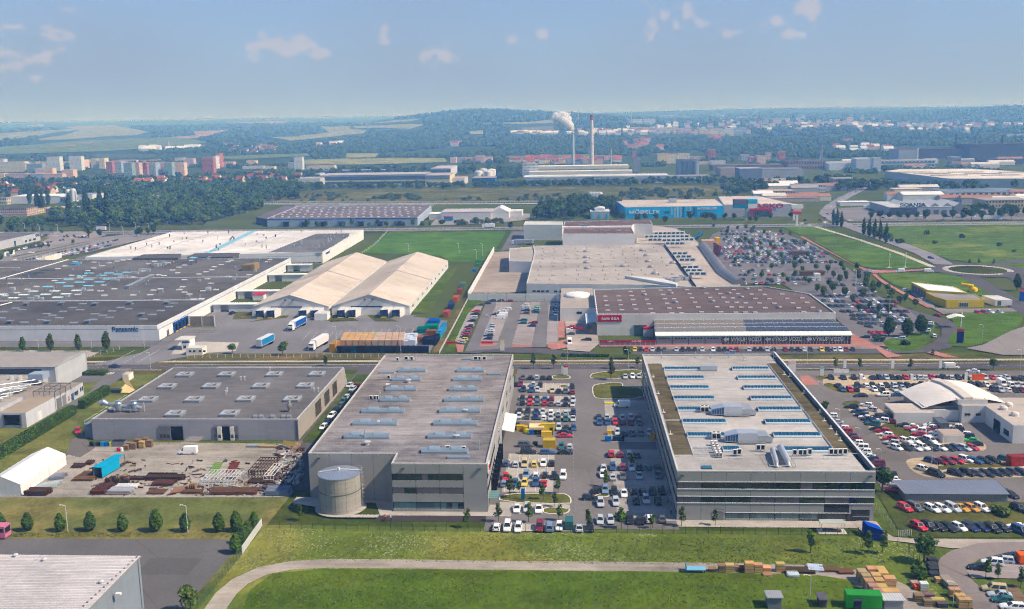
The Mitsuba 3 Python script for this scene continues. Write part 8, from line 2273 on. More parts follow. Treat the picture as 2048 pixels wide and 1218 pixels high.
for t in range(5):
  for b in range(2):
    sel = np.arange(k)[(np.arange(k) % 5 == t) & ((rr < 3000) == (b == 0))]
    V,Fc = (iv,jf) if b == 0 else (lv,lf)
    a = g.uniform(0,6.28,len(sel))
    rot = np.stack([np.stack([np.cos(a),-np.sin(a)],-1),np.stack([np.sin(a),np.cos(a)],-1)],1)
    vv = V[None]*(1+g.uniform(-.28,.28,(len(sel),len(V),1)))
    xy = np.einsum('kij,knj->kni',rot,vv[...,:2])*size[sel][:,None,None]*.85
    zz = vv[...,2]*size[sel][:,None]*.8+size[sel][:,None]*.55
    P3 = np.concatenate([xy+np.stack([fx[sel],fy[sel]],-1)[:,None],zz[...,None]+fz[sel][:,None,None]],-1).reshape(-1,3)
    F3 = (Fc[None]+(np.arange(len(sel))*len(V))[:,None,None]).reshape(-1,3)
    fw.add(P3,F3,tones[t])
stuff('far_wood','dark blue green woods covering the far slopes and the wooded hill','wood',fw,'leaf')
# motorway railing and gantry line
mr = M()
for a,b in (((320,406.2),(700,407.2)),((700,407.2),(1250,405.6))):
  p,q = at(*a),at(*b)
  for z in (1.2,2.2):
    mr.tube([(*p,z),(*q,z)],.16,LGREY,4)
  for t in np.linspace(0,1,60):
    mr.box(p[0]+t*(q[0]-p[0])-.12,p[1]+t*(q[1]-p[1])-.12,0,p[0]+t*(q[0]-p[0])+.12,p[1]+t*(q[1]-p[1])+.12,2.3,LGREY)
stuff('motorway_barrier','long pale crash barrier of the motorway','barrier',mr)
x,Y = at_land(992,222)
for px,top,base,lab in ((992,216,222,'tiny radio mast on top of the wooded hill'),(1157,219,248,'thin lattice mast on the wooded ridge'),(1263,222,250,'thin lattice mast left of the far city'),(253,238,246,'white water tower far out on the plain'),(338,283,296,'white chimney in the village on the plain')):
  x,Y = at_land(px,base); z0 = float(terrain_z(x,Y)); z1 = max(z0+20,up(px,top,Y)[1])
  thing('mast',lab,'mast','far masts',M().tube([(x,Y,z0),(x,Y,z1)],[2.2,1.2],C(206,206,210),5))
# ------------------------------------------------------------------ yards, fences, lamps, signs, people
ZY,ZR,ZT,ZS,ZW2 = zoom(180,850,4.655),zoom(1680,1120,3.84),zoom(1360,1110,3.5325),zoom(660,640,5.8875),zoom(0,880,6.46)
RUST,RUST2,STEEL,WOOD,WOOD2 = C(94,70,62,.72),C(126,94,76,.78),C(186,192,198,.85),C(212,176,122,.85),C(160,132,104,.8)
yr = random.Random(61)
# white marquee
mq = thing('marquee','long white marquee tent at the left edge of the steel yard','tent')
a,b = np.array(at(*ZW2(275,722))),np.array(at(*ZW2(862,318)))
uu = (b-a)/np.linalg.norm(b-a); L = float(np.linalg.norm(b-a)); ww = np.array([-uu[1],uu[0]])
W_,HE,HR = 9.5,3.0,5.0
pt = lambda s,t,z: (*(a+uu*s+ww*t),z)
for i in range(5):
  s0,s1 = L*i/5+.03,L*(i+1)/5-.03
  part(mq,'roof_sheet',M().add([pt(s0,0,HE),pt(s1,0,HE),pt(s1,W_/2,HR),pt(s0,W_/2,HR),pt(s1,W_,HE),pt(s0,W_,HE)],[(0,1,2,3),(3,2,4,5)],C(244,244,244,.93)))
  part(mq,'wall_sheet',M().add([pt(s0,-.02,0),pt(s1,-.02,0),pt(s1,-.02,HE),pt(s0,-.02,HE)],[(0,1,2,3)],C(240,240,240,.92)))
part(mq,'far_wall',M().add([pt(0,W_,0),pt(L,W_,0),pt(L,W_,HE),pt(0,W_,HE)],[(0,1,2,3)],WHITE))
for s in (0,L):
  part(mq,'gable',M().add([pt(s,0,0),pt(s,W_,0),pt(s,W_,HE),pt(s,W_/2,HR),pt(s,0,HE)],[(0,1,2,4),(4,2,3,3)],C(206,212,216,.88)))
# cyan box body
p,q = np.array(at(*ZY(72,500))),np.array(at(*ZY(290,372)))
ang = math.degrees(math.atan2(*(q-p)[::-1])); Lb = float(np.linalg.norm(q-p))
tb = T().translate([*p,.35]).rotate([0,0,1],ang)
CY = C(20,170,214,.85)
cb_ = thing('box_body','open ended bright cyan lorry box body standing in the steel yard','lorry body')
for nme,m in (('roof',M().box(0,-1.3,2.6,Lb*.98,1.3,2.72,CY)),('side',M().box(0,-1.3,0,Lb*.76,-1.22,2.6,CY)),('side',M().box(0,1.22,0,Lb,1.3,2.6,C(160,176,186))),('floor',M().box(0,-1.3,-.2,Lb,1.3,0,DGREY)),('end_frame',M().box(Lb-.1,-1.3,0,Lb,-1.2,2.7,RUST).box(-.05,-1.32,-.2,.05,-1.2,2.72,BLACK).box(-.05,1.2,-.2,.05,1.32,2.72,BLACK))):
  k = part(cb_,nme,m); scene[k]['to_world'] = tb


def bundle(Zz,x0,x1,y,label,col,n=5,h=.5,dep=1.6,cat='steel stack',skew=0.0,lv=2):
  """a stack of beams lying across on cross timbers: each beam a part"""
  (xa,ya),(xb,yb) = at(*Zz(x0,y)),at(*Zz(x1,y))
  key = thing('steel_stack' if cat == 'steel stack' else cat.replace(' ','_'),label,cat)
  part(key,'timber',M().box(xa+.4,ya,.06,xa+.6,ya+dep,.25,WOOD2).box(xb-.6,ya,.06,xb-.4,ya+dep,.25,WOOD2))
  for l in range(lv):
    for i in range(n):
      y_ = ya+dep*i/n
      z = .25+l*h/lv
      e = yr.uniform(-.3,.3)
      part(key,'beam',M().obox((xa+xb)/2+e,y_+dep/n/2,z,z+h/lv*.85,xb-xa,dep/n*.8,skew+yr.uniform(-.015,.015),tuple(c*yr.uniform(.75,1.15) for c in col)))


for x0,x1,y,lab,col,n,h,dep in ((0,132,655,'dark red steel beams stacked by the yard edge',C(100,66,58,.75),7,.9,6),(155,372,655,'galvanised beams bundled in the front of the steel yard',STEEL,6,.9,3.4),(232,432,596,'white painted tubes laid behind the galvanised beams',WHITE,6,.5,2.2),(530,800,482,'single long dark rust beam on blocks',RUST,1,.8,.8),(505,862,520,'long row of rusty and white ended girders',RUST,3,.9,2.2),
                    (570,768,575,'rust red bars stacked in the yard centre',C(110,76,66,.75),6,.7,3),(520,680,652,'flat rusty sheets and offcuts near the lawn',RUST2,4,.4,3),(850,1030,648,'low pile of rusty plates right of the offcuts',RUST2,4,.5,2),(1110,1540,655,'widest stack of rust brown steel plates by the lawn',C(126,88,68,.78),6,.7,3.4),(1620,1838,665,'blue grey tubes on racks at the yard corner',C(130,146,166,.8),6,1.2,4),
                    (1470,1700,555,'rusty rails on the ground in front of the tall rack',RUST,4,.6,3),(355,480,520,'short rusty sections left of the white ended girders',RUST,4,.5,2),(750,868,640,'loose planks and bars lying aslant',WOOD2,5,.3,4),(1565,1755,215,'yellow timber planks along the workshop wall',WOOD,4,.4,1),(1455,1560,212,'blue and white bits along the workshop wall',C(140,160,180),4,.4,1)):
  bundle(ZY,x0,x1,y,lab,col,n,h,dep,skew=.5 if 'aslant' in lab else 0)
bundle(ZW2,930,1190,540,'rust brown plates lying left of the cyan box',RUST2,5,.5,6.5)
bundle(ZW2,320,610,730,'rusty stillage with dark bars below the marquee',RUST,4,1.2,3)
bundle(ZW2,920,1060,372,'rusty open tray near the marquee, left one',RUST,3,.7,2.4); bundle(ZW2,1100,1190,330,'rusty open tray near the marquee, right one',RUST,3,.7,2.4)
bundle(ZW2,460,700,640,'grey and white scrap along the marquee wall',STEEL,4,.6,4,skew=.5)
bundle(ZW2,640,800,520,'wrapped grey boxes along the marquee wall',C(130,140,150),3,.8,3,skew=.4)


def rack(Zz,x0,x1,y0,y1,label,col,nx,ny,h,r=.09):
  (xa,ya),(xb,yb) = at(*Zz(x0,y1)),at(*Zz(x1,y0))
  key = thing('steel_rack',label,'steel rack')
  for i in range(nx+1):
    x = xa+(xb-xa)*i/nx
    part(key,'frame',M().tube([(x,ya,0),(x,ya,h),(x,yb,h),(x,yb,0)],r,col,4))
  for j in range(ny+1):
    y = ya+(yb-ya)*j/ny
    part(key,'rail',M().tube([(xa,y,h+.1),(xb,y,h+.1)],r,col,4).tube([(xa,y,h*.5),(xb,y,h*.5)],r*.8,col,4))


rack(ZY,1035,1435,480,575,'galvanised white lattice frames standing in the yard',C(216,222,226,.9),9,3,1.7)
rack(ZY,1480,1750,380,500,'tall rusty storage rack with beams',RUST,6,4,2.2,.12)
rack(ZY,1620,1800,430,540,'white bent railing frames leaning by the rack',WHITE,3,1,1.9,.07)
rack(ZY,1830,1985,190,320,'heap of bent railings at the office corner',C(150,130,120),6,3,1.2,.06)
rack(ZY,850,1075,130,215,'pale tubes piled between the two workshop gates',C(190,180,176),6,3,1.2,.06)
for x0,x1,y0,y1,col,lab in ((1095,1240,362,458,C(130,166,90,.8),'flat green steel frame lying in the yard'),(1258,1398,358,458,C(126,66,52,.8),'flat rust red steel frame lying beside the green one')):
  q = [at(*ZY(x0,y1)),at(*ZY(x0+.62*(x1-x0),y1)),at(*ZY(x1,y0)),at(*ZY(x0+.45*(x1-x0),y0))]
  k = thing('steel_grid',lab,'steel frame')
  part(k,'deck',M().prism(q,.25,.45,col))
  for t in np.linspace(.05,.95,6):
    e,f = np.array(q[0])*(1-t)+np.array(q[3])*t,np.array(q[1])*(1-t)+np.array(q[2])*t
    part(k,'cross_bar',M().tube([(*e,.5),(*f,.5)],.08,tuple(c*.8 for c in col),4))


def stack(Zz,x,y,label,col,n=3,w=1.2,d=1.0,h=1.5,cat='pallet stack',group=None,gap=.04,z=0.0):
  px,py = at(*Zz(x,y))
  key = thing(cat.replace(' ','_'),label,cat,group)
  for i in range(n):
    e = yr.uniform(-.06,.06)
    z0 = z+.06+i*h/n
    part(key,'crate' if 'crate' in cat else 'layer',M().box(px-w/2+e,py+e,z0+.08,px+w/2+e,py+d+e,z0+h/n-gap,tuple(c*yr.uniform(.8,1.1) for c in col)))
    part(key,'pallet',M().box(px-w/2+e,py+e,z0,px+w/2+e,py+d+e,z0+.08,tuple(c*.4 for c in col)))
  return key


for i,x in enumerate((330,365,400,440,480,515,550)):
  stack(ZY,x,242-(i % 2)*22-i*5,f'brown pallet stack left of the workshop gate, {ORD[i]} from the left',WOOD2 if i != 4 else WOOD,6,1.5,1.3,yr.uniform(1.3,2.2),'pallet stack','pallet stacks at the workshop')
BINS = [(15,'black',BLACK),(42,'grey',DGREY),(72,'dark',(.03,.03,.034)),(114,'pale blue',C(40,140,210)),(155,'deep blue',C(24,110,190)),(200,'yellow',C(240,210,20))]
for x,n,c in BINS:
  px,py = at(*ZY(x,204))
  k = thing('wheelie_bin',f'{n} wheelie bin against the grey workshop wall','bin','bins at the workshop wall')
  part(k,'body',M().box(px-.55,py,.15,px+.55,py+.9,1.2,c)); part(k,'lid',M().box(px-.58,py-.05,1.2,px+.58,py+.95,1.32,tuple(v*.85 for v in c)))
px,py = at(*ZY(262,205))
k = thing('skip','grey steel skip beside the yellow bin','skip'); part(k,'body',M().prism(sbox(px-1.9,py,px+1.9,py+2),.1,1.6,C(120,124,128),(.02,.02,.02)))
for x,c,n in ((265,C(206,40,60),'red'),(298,WHITE,'white')):
  px,py = at(*ZY(x,246)); k = thing('drum',f'{n} drum in front of the grey skip','drum'); part(k,'shell',M().lathe(px,py,[(.4,0),(.42,1.1),(.05,1.12)],c,10))
px,py = at(*ZY(1862,205))
k = thing('tarpaulin_pile','tan tarpaulin heap at the workshop corner','tarpaulin'); part(k,'sheet',M().add([(px-2.4,py-.6,0),(px+2.6,py-1,0),(px+2.8,py+1,.1),(px-2.2,py+1.2,0),(px-1.8,py+.2,1.9),(px+2.0,py-.1,1.6)],[(0,1,5,4),(1,2,5,5),(2,3,4,5),(3,0,4,4)],C(176,156,90,.8)))
px,py = at(*ZY(925,600))
k = thing('cable_drum','wooden cable drums stacked in the yard','cable drum')
for i in range(4):
  part(k,'disc',M().tube([(px+i*.55,py,.9),(px+i*.55+.12,py,.9)],.9,WOOD2 if i else WOOD,14))
for i,x in enumerate((160,205,250,300,330)):
  stack(ZY,x,552-(i % 2)*20,f'rusty steel crate in the yard row, {ORD[i]} from the left',RUST,2,1.4,1.2,1.3,'steel crate','rusty crates in the yard')
sc = M()
for k in range(420):
  px,py = at(*ZY(yr.uniform(30,1850),yr.choice([yr.uniform(470,660),yr.uniform(560,660),yr.uniform(330,560)])))
  sc.obox(px,py,.06,yr.uniform(.1,.5),yr.uniform(.3,2.6),yr.uniform(.08,.4),yr.uniform(0,3.1),yr.choice([RUST,RUST,RUST2,WOOD2,GREY,DGREY,STEEL,C(90,60,50)]))
for k in range(260):
  px,py = at(*ZY(yr.uniform(1780,2000),yr.uniform(200,560)))
  sc.obox(px-1,py,.06,yr.uniform(.1,.9),yr.uniform(.5,3),yr.uniform(.08,.3),yr.uniform(0,3.1),yr.choice([RUST,RUST2,GREY,DGREY,STEEL,LGREY]))
stuff('scrap','scattered scrap and offcuts lying about the steel yard','scrap',sc)
# crates and tarpaulined stacks in the factory yard
for i in range(10):
  for j in range(5):
    lab = f'orange wooden crates on the factory yard, column {ORD[i]} from the yellow container' if i < 5 else f'pale wooden crates on the factory yard, column {ORD[i]} from the yellow container'
    if j == 0:
      key = thing('crate_column',lab,'crates','crate columns on the factory yard')
    px,py = at(*ZS(140+i*76+j*(10 if i < 6 else 3),322-j*20))
    for l in range(3):
      part(key,'crate',M().box(px-.78,py-.1,.08+l*1.0,px+1.5,py+2.7,1.02+l*1.0,tuple(c*yr.uniform(.85,1.1) for c in (C(214,174,128,.85) if i < 5 else C(206,180,158,.85)))))
for i in range(19):
  px,py = at(*ZS(105+i*57,396))
  k = thing('wrapped_stack',f'black wrapped pallet stack along the fence, {ORD[i]} from the left','pallet stack','black wrapped stacks along the fence'); c = C(40,52,74,.7) if i != 3 else C(30,90,130,.7)
  part(k,'wrap',M().box(px-.92,py,.15,px+.92,py+1.6,2.9,tuple(v*yr.uniform(.6,1.1) for v in c))); part(k,'pallet',M().box(px-.66,py,.05,px+.66,py+1.6,.15,WOOD2))
for i in range(4):
  for j in range(5):
    px,py = at(*ZS(868+i*40+j*5,318-j*18))
    if j == 0:
      key = thing('crate_column',f'white blue plastic crates on the factory yard, {ORD[i]} column','crates','white crate columns')
    part(key,'crate',M().box(px-.66,py,.1,px+.66,py+2.4,yr.uniform(2.5,3),C(206,216,232,.88)))
for x,y,w,d,h,c,lab in ((1085,165,4.6,5,2.6,C(0,130,120,.8),'green tarpaulined stack at the yard corner, left part'),(1190,140,5.6,5,2.8,C(0,136,126,.8),'green tarpaulined stack at the yard corner, right part'),(1215,62,5,6,2.2,C(24,100,190,.8),'royal blue tarpaulined stack at the yard corner'),(1275,235,1.9,22,3.2,C(60,170,220,.85),'long sky blue wrapped stack along the slope'),(1190,190,4.4,3,2.4,C(150,100,70,.8),'brown crate block behind the black stacks'),(1085,265,4.2,4,2.4,C(170,110,76,.8),'lower brown crate block behind the black stacks'),(1150,300,4.4,6,2.9,C(36,46,66,.7),'big black wrapped block at the yard corner'),(1230,305,1.6,16,3.0,C(36,46,66,.7),'tall dark stack in front of the sky blue one')):
  px,py = at(*ZS(x,y)); k = thing('tarpaulin_stack',lab,'stack')
  n = max(2,int(max(w,d)/1.6))
  for i in range(n):
    t0,t1 = i/n,(i+1)/n-.03
    part(k,'block',M().box(px-w/2+(t0*w if w > d else 0),py+(t0*d if d >= w else 0),.05,px-w/2+(t1*w if w > d else w),py+(t1*d if d >= w else d),h*yr.uniform(.88,1.0),tuple(v*yr.uniform(.85,1.1) for v in c)))
# brick pallets, timber and sheds in the lower right corner
YB2 = C(210,176,122,.85)
for i,(x,y) in enumerate([(175,170),(245,150),(320,150),(205,205),(280,200),(340,180),(230,245),(305,240),(375,225),(260,285),(330,290),(395,225),(300,325),(365,325),(428,325)]):
  stack(ZR,x,y,f'pallet of yellow brick in the brick yard, {ORD[i]} counted from the back',YB2 if i % 3 else C(196,160,130,.8),3,1.7,1.7,2.1,'brick pallet','brick pallets in the brick yard')
for i,(Zz,x,y,c,h,w) in enumerate([(ZT,230,125,WOOD2,.8,1.5),(ZT,297,125,WOOD2,1.5,1.4),(ZT,355,122,WOOD,1.5,1.7),(ZT,402,118,WOOD2,1.0,.9),(ZT,440,124,RUST2,1.0,1.0),(ZT,492,130,WOOD,2.1,1.8),(ZT,556,128,WOOD,1.7,1.6),(ZT,618,124,C(236,180,120),1.0,1.5),(ZT,622,153,C(236,190,150),.3,1.8),(ZT,713,124,WOOD,1.8,1.7),(ZR,885,290,YB2,1.6,2.0),(ZR,930,320,YB2,1.2,1.8),(ZR,965,372,YB2,1.7,2.4),(ZR,765,180,YB2,.9,1.4),(ZR,612,325,WOOD2,1.3,1.8),(ZR,680,360,WOOD2,1.2,1.6),(ZR,760,350,WOOD,1.1,2.4),(ZR,650,240,LGREY,1.5,1.5),(ZR,600,235,C(230,100,50),.8,1.2),(ZR,690,300,C(130,110,100),.9,1.8),(ZR,580,205,C(190,150,140),.8,1.4),(ZR,790,372,DGREY,.9,1.8)]):
  stack(Zz,x,y,f'{"timber" if i < 10 else "mixed"} goods pallet {"beside the gravel track" if i < 10 else "near the brick yard fence"}, {ORD[i]} of the line',c,3,w,1.3,h,'goods pallet','pallets along the track and fence',.07)
for i in range(5):
  p = at(*ZR(715+i*3,30+i*26)); k = thing('wrapped_stack',f'black wrapped pile outside the green fence, {ORD[i]} from the back','pallet stack','black piles outside the green fence'); part(k,'wrap',M().box(p[0]-.9,p[1],.05,p[0]+.9,p[1]+1.4,yr.uniform(.6,1.2),(.05,.055,.065)))
for i in range(4):
  p = at(*ZR(815+i*18,175+i*18)); k = thing('slab_stack',f'grey slab stack outside the green fence, {ORD[i]} from the back','pallet stack','grey slab stacks'); part(k,'slabs',M().box(p[0]-.9,p[1],.05,p[0]+.9,p[1]+1.4,1.0,C(150,140,130)))
p = at(*ZT(115,130))
k = thing('flat_trailer','light blue flat trailer bed beside the gravel track','trailer'); part(k,'bed',M().box(p[0]-1.9,p[1],.6,p[0]+1.9,p[1]+1.8,.75,C(120,180,210))); part(k,'headboard',M().box(p[0]-2,p[1],.6,p[0]-1.9,p[1]+1.8,1.6,C(80,150,190))); [part(k,'leg',M().box(p[0]+s,p[1]+.1,0,p[0]+s+.2,p[1]+.3,.6,BLACK)) for s in (-1.7,1.5)]
for x,y,w,d,c,lab in ((845,135,6,2.4,RUST,'rusty sheets laid by the track'),(805,160,2.2,2.2,C(176,196,206),'pale grey sheet lying in the grass'),(975,125,3,3,C(190,200,206),'tilted silver sheet by the track'),(1060,125,4,2,RUST2,'brown and grey boards right of the silver sheet'),(1175,140,3,2,RUST2,'heap of brown offcuts near the bricks')):
  p = at(*ZT(x,y)); k = thing('sheet_pile',lab,'sheet pile')
  for l in range(3):
    part(k,'sheet',M().obox(p[0]+yr.uniform(-.3,.3),p[1]+d/2,.1+.16*l,.2+.16*l,w,d,yr.uniform(-.1,.1),tuple(v*yr.uniform(.8,1.15) for v in c)))
for Zz,x0,x1,y,h,c,lab in ((ZT,612,730,385,2.2,C(160,166,176),'small open shelter with a grey ribbed roof at the bottom edge'),(ZR,330,500,385,1.8,C(196,200,204),'grey sheet roof at the bottom edge by the green container'),(ZT,980,1050,378,1.6,C(110,108,120),'dark wrapped block at the bottom edge'),(ZT,1222,1296,392,1.8,C(80,84,110),'blue grey hut in front of the green container')):
  p,q = at(*Zz(x0,y)),at(*Zz(x1,y)); k = thing('shelter',lab,'shelter')
  part(k,'roof',M().box(p[0],p[1],h,q[0],p[1]+3,h+.15,c)); part(k,'body',M().box(p[0]+.3,p[1]+.3,0,q[0]-.3,p[1]+2.8,h-.05,tuple(v*.5 for v in c)))
  for i in range(8):
    x = p[0]+(q[0]-p[0])*(i+.5)/8; part(k,'rib',M().box(x-.05,p[1],h+.15,x+.05,p[1]+3,h+.2,tuple(v*.8 for v in c)))
p,q = at(*Z7(1190,312)),at(*Z7(1272,340))
bs = thing('blue_shed','royal blue shed with a pale end wall by the paved drive','shed')
part(bs,'wall',M().prism([p,q,(q[0]-.3,q[1]+3),(p[0]-.3,p[1]+3)],0,2.6,C(30,70,170,.8),C(20,84,206,.85))); part(bs,'end_panel',M().box(q[0]+.01,q[1],.1,q[0]+.08,q[1]+2.9,2.5,C(176,190,206)))
# machines on the office car park
YEL2 = C(244,200,30,.9)
p,q = at(*Z4(250,528)),at(*Z4(345,528))
k = thing('flat_trailer','cream flatbed trailer with yellow gear on the office car park','trailer'); part(k,'bed',M().box(p[0],p[1],.6,q[0],p[1]+4,1.5,C(240,214,160))); part(k,'headboard',M().box(p[0]-6,p[1]+4.2,.5,q[0],p[1]+4.5,2.2,C(190,186,176)))
for x,y,w,h,c,lab in ((195,520,2.2,1.6,YEL2,'long yellow bin left of the cream trailer'),(228,528,1.2,1.7,YEL2,'yellow bin with a green lid by the trailer'),(238,540,.9,1.3,C(206,216,40),'lime bin before the trailer'),(265,546,1.2,1.3,C(20,90,190),'blue bin before the cream trailer'),(293,546,1.1,1.2,BLACK,'left black bin before the cream trailer'),(320,546,1.1,1.2,BLACK,'right black bin before the cream trailer'),(370,520,4.2,2.2,C(244,214,60,.9),'big yellow crate behind the heap'),(362,560,3,1.6,C(240,200,50),'yellow cart with timber beside the black bins'),(392,548,.9,2,(.03,.03,.03),'black tyre pile by the yellow crate'),(290,620,1.3,1.2,(.03,.03,.04),'black bin beside the yellow container'),(758,590,1.8,1.4,C(20,110,190),'blue bin at the right bays, sunlit'),(800,588,1.3,1.3,C(36,60,84),'dark bin at the right bays, left'),(822,588,1.3,1.3,C(36,60,84),'dark bin at the right bays, middle'),(846,588,1.3,1.3,C(36,60,84),'dark bin at the right bays, right'),(765,546,1.2,1.3,YEL2,'bright yellow barrow behind the blue bin'),(1042,582,1.5,2.0,C(206,166,60),'tan cylinder at the shaded office wall'),(770,350,3.4,.5,C(240,220,60),'yellow striped barrier beside the white van')):
  px,py = at(*Z4(x,y)); k = thing('yard_bin',lab,'bin')
  part(k,'body',M().box(px-w/2,py,.1,px+w/2,py+1.2,h*.9,c)); part(k,'lid',M().box(px-w/2-.04,py-.04,h*.9,px+w/2+.04,py+1.24,h,tuple(v*.8 for v in c)))
# sculpture, hut and hoods by the hedge
p = at(*ZB(1300,510))
k = thing('curved_shell','tan curved plastic shell with dark boxes on the lawn','shell'); part(k,'shell',M().add([(p[0]-2,p[1],.3),(p[0]+2.6,p[1]-.5,.2),(p[0]+3.4,p[1]+2,.6),(p[0]-.2,p[1]+3,2.4),(p[0]-1.2,p[1]+3.6,4.4),(p[0]+.6,p[1]+3.4,4.2)],[(0,1,2,3),(3,2,5,4)],C(222,196,140))); part(k,'boxes',M().box(p[0]-5,p[1]-.4,0,p[0]-.6,p[1]+2,1.2,C(60,70,76)))
k = thing('tarpaulin_pile','dark green tarpaulins on the lawn beside the tan shell','tarpaulin'); part(k,'sheet',M().box(p[0]+4,p[1]+4,0,p[0]+9,p[1]+7,1.0,C(70,84,76)))
p,q = at(*ZB(1300,380)),at(*ZB(1372,376))
k = thing('hut','small white hut with a tan flat roof beside the hedge road','hut'); part(k,'wall',M().prism(sbox(p[0],p[1],q[0],p[1]+4),0,2.4,WHITE,C(206,186,156)))


# fences: posts and mesh
def fence(label,pts,h,step,col,mesh=None,r=.05,slat=False,group='fences'):
  key = thing('fence',label,'fence',group)
  ls = LineString(pts)
  n = max(1,int(ls.length/step))
  P_ = [ls.interpolate(i/n,normalized=True) for i in range(n+1)]
  P_ = [(p.x,p.y) for p in P_]
  for p in P_:
    part(key,'post',M().tube([(*p,0),(*p,h)],r,col,4))
  w = M()
  for z in ((.1,h*.5,h-.03) if not slat else ()):
    w.tube([(*p,z) for p in P_],.014,mesh or col,3)
  if slat:
    for a_,b_ in zip(P_[:-1],P_[1:]):
      for t in np.linspace(0,1,7)[:-1]:
        x,y = a_[0]+(b_[0]-a_[0])*t,a_[1]+(b_[1]-a_[1])*t
        w.box(x-.07,y-.07,.1,x+.07,y+.07,h*.95,col)
  else:
    for a_,b_ in zip(P_[:-1],P_[1:]):
      for t in np.linspace(.1,.9,5):
        w.tube([(a_[0]+(b_[0]-a_[0])*(t-.1),a_[1]+(b_[1]-a_[1])*(t-.1),.05),(a_[0]+(b_[0]-a_[0])*(t+.1),a_[1]+(b_[1]-a_[1])*(t+.1),h)],.007,mesh or col,3)
  part(key,'mesh_panel',w,kind='stuff')


A_ = lambda *pts: [at(*q) for q in pts]
DG = C(52,62,50)
fence('long dark wire fence below the office blocks',A_((560,1061),(780,1062),(1000,1064),(1350,1068),(1745,1072)),1.9,2.45,DG,C(84,92,70))
fence('green wire fence along the lower left lorry park',A_((396,1222),(440,1165),(484,1110)),2.0,1.6,C(70,96,76),C(84,116,90))
fence('white slatted fence section at the corner clump',A_((485,1108),(524,1052)),1.9,1.5,C(226,228,228),None,.06,True)
fence('green wire fence between brick yard and street',gp(Z7,[(1415,395),(1500,480),(1600,590),(1740,720)]),1.9,2.4,C(60,96,84),C(84,116,100))
fence('wire fence running down the grassy slope to the gate',gp(Z7,[(1236,165),(1300,240),(1360,312)]),1.8,2.4,C(160,166,160),C(150,156,150))
fence('pale double gate at the end of the slope fence',gp(Z7,[(1360,312),(1430,308)]),1.6,2,C(206,208,204),None,.06,True)
fence('wire fence on both sides of the blue shed',gp(Z7,[(1140,300),(1185,330),(1330,350),(1420,395)]),1.8,2.6,DG,C(110,116,100))
fence('pale post fence before the empty factory car park',[(-420,370.6),(-189,370.6),(-182.5,384)],1.8,3,C(214,206,190),C(190,182,166),.08)
fence('pale post fence before the crate stacks',[(-149,369.5),(-56,369.5)],1.8,3,C(220,210,186),C(196,186,160),.08)
fence('dark railing on the green strip of the factory',[(-420,389.4),(-182,389.4)],1.3,4,C(120,128,120),None,.05)
fence('pale fence along the far edge of the green field',A_((722,510),(748,493),(776,463),(1014,460)),1.8,6,C(206,206,200),None,.1)
fence('white concrete fence on the slope beside the lorry road',gp(ZM,[(700,888),(790,720),(885,540)]),1.2,2.2,C(226,220,206),None,.1,True)
# lamps
LAMPS = [(136,1064,1012),(376,1066,1012),(69,728,702),(77,698,682),(184,698,681),(302,740,706),(289,697,652),(1545,738,695),(1643,788,765),(1679,842,827),(1719,881,865),(1762,925,908),(1742,805,783),(1863,934,895),(993,642,588),(1003,614,585),(979,671,631),(1116,617,569),(1116,695,630),(782,633,586),(802,708,653),(674,707,654),(817,506,487),(918,506,487),(965,513,488),(953,520,500),(1711,581,541),(1778,640,591),(1135,724,700),(1256,743,700),(1614,726,698),(1779,738,701),(1620,1200,1152),(1906,1213,1165),(50,465,448),(116,464,449),(182,464,444),(220,464,446),(272,465,446),(247,473,454),(281,474,453),(79,463,449),(298,459,448),(1963,700,650),(2040,745,700)]
for i,(x,b,t) in enumerate(LAMPS):
  px,py = at(x,b); zt = min(14,max(3.5,up(x,t,py)[1]))
  k = thing('street_lamp',f'slim street lamp, {ORD[i % 20]} of the {"near" if i < 20 else "middle" if i < 40 else "far"} lamps from the {"left" if i < 40 else "picture edge"}','lamp','street lamps')
  r = .06 if b > 600 else .11
  part(k,'pole',M().tube([(px,py,0),(px,py,zt)],[r*1.3,r],C(206,208,208),5)); part(k,'head',M().tube([(px,py,zt),(px-.7,py,zt+.25),(px-1.4,py,zt+.2)],[r,r,r*2.2],C(226,228,228),5))
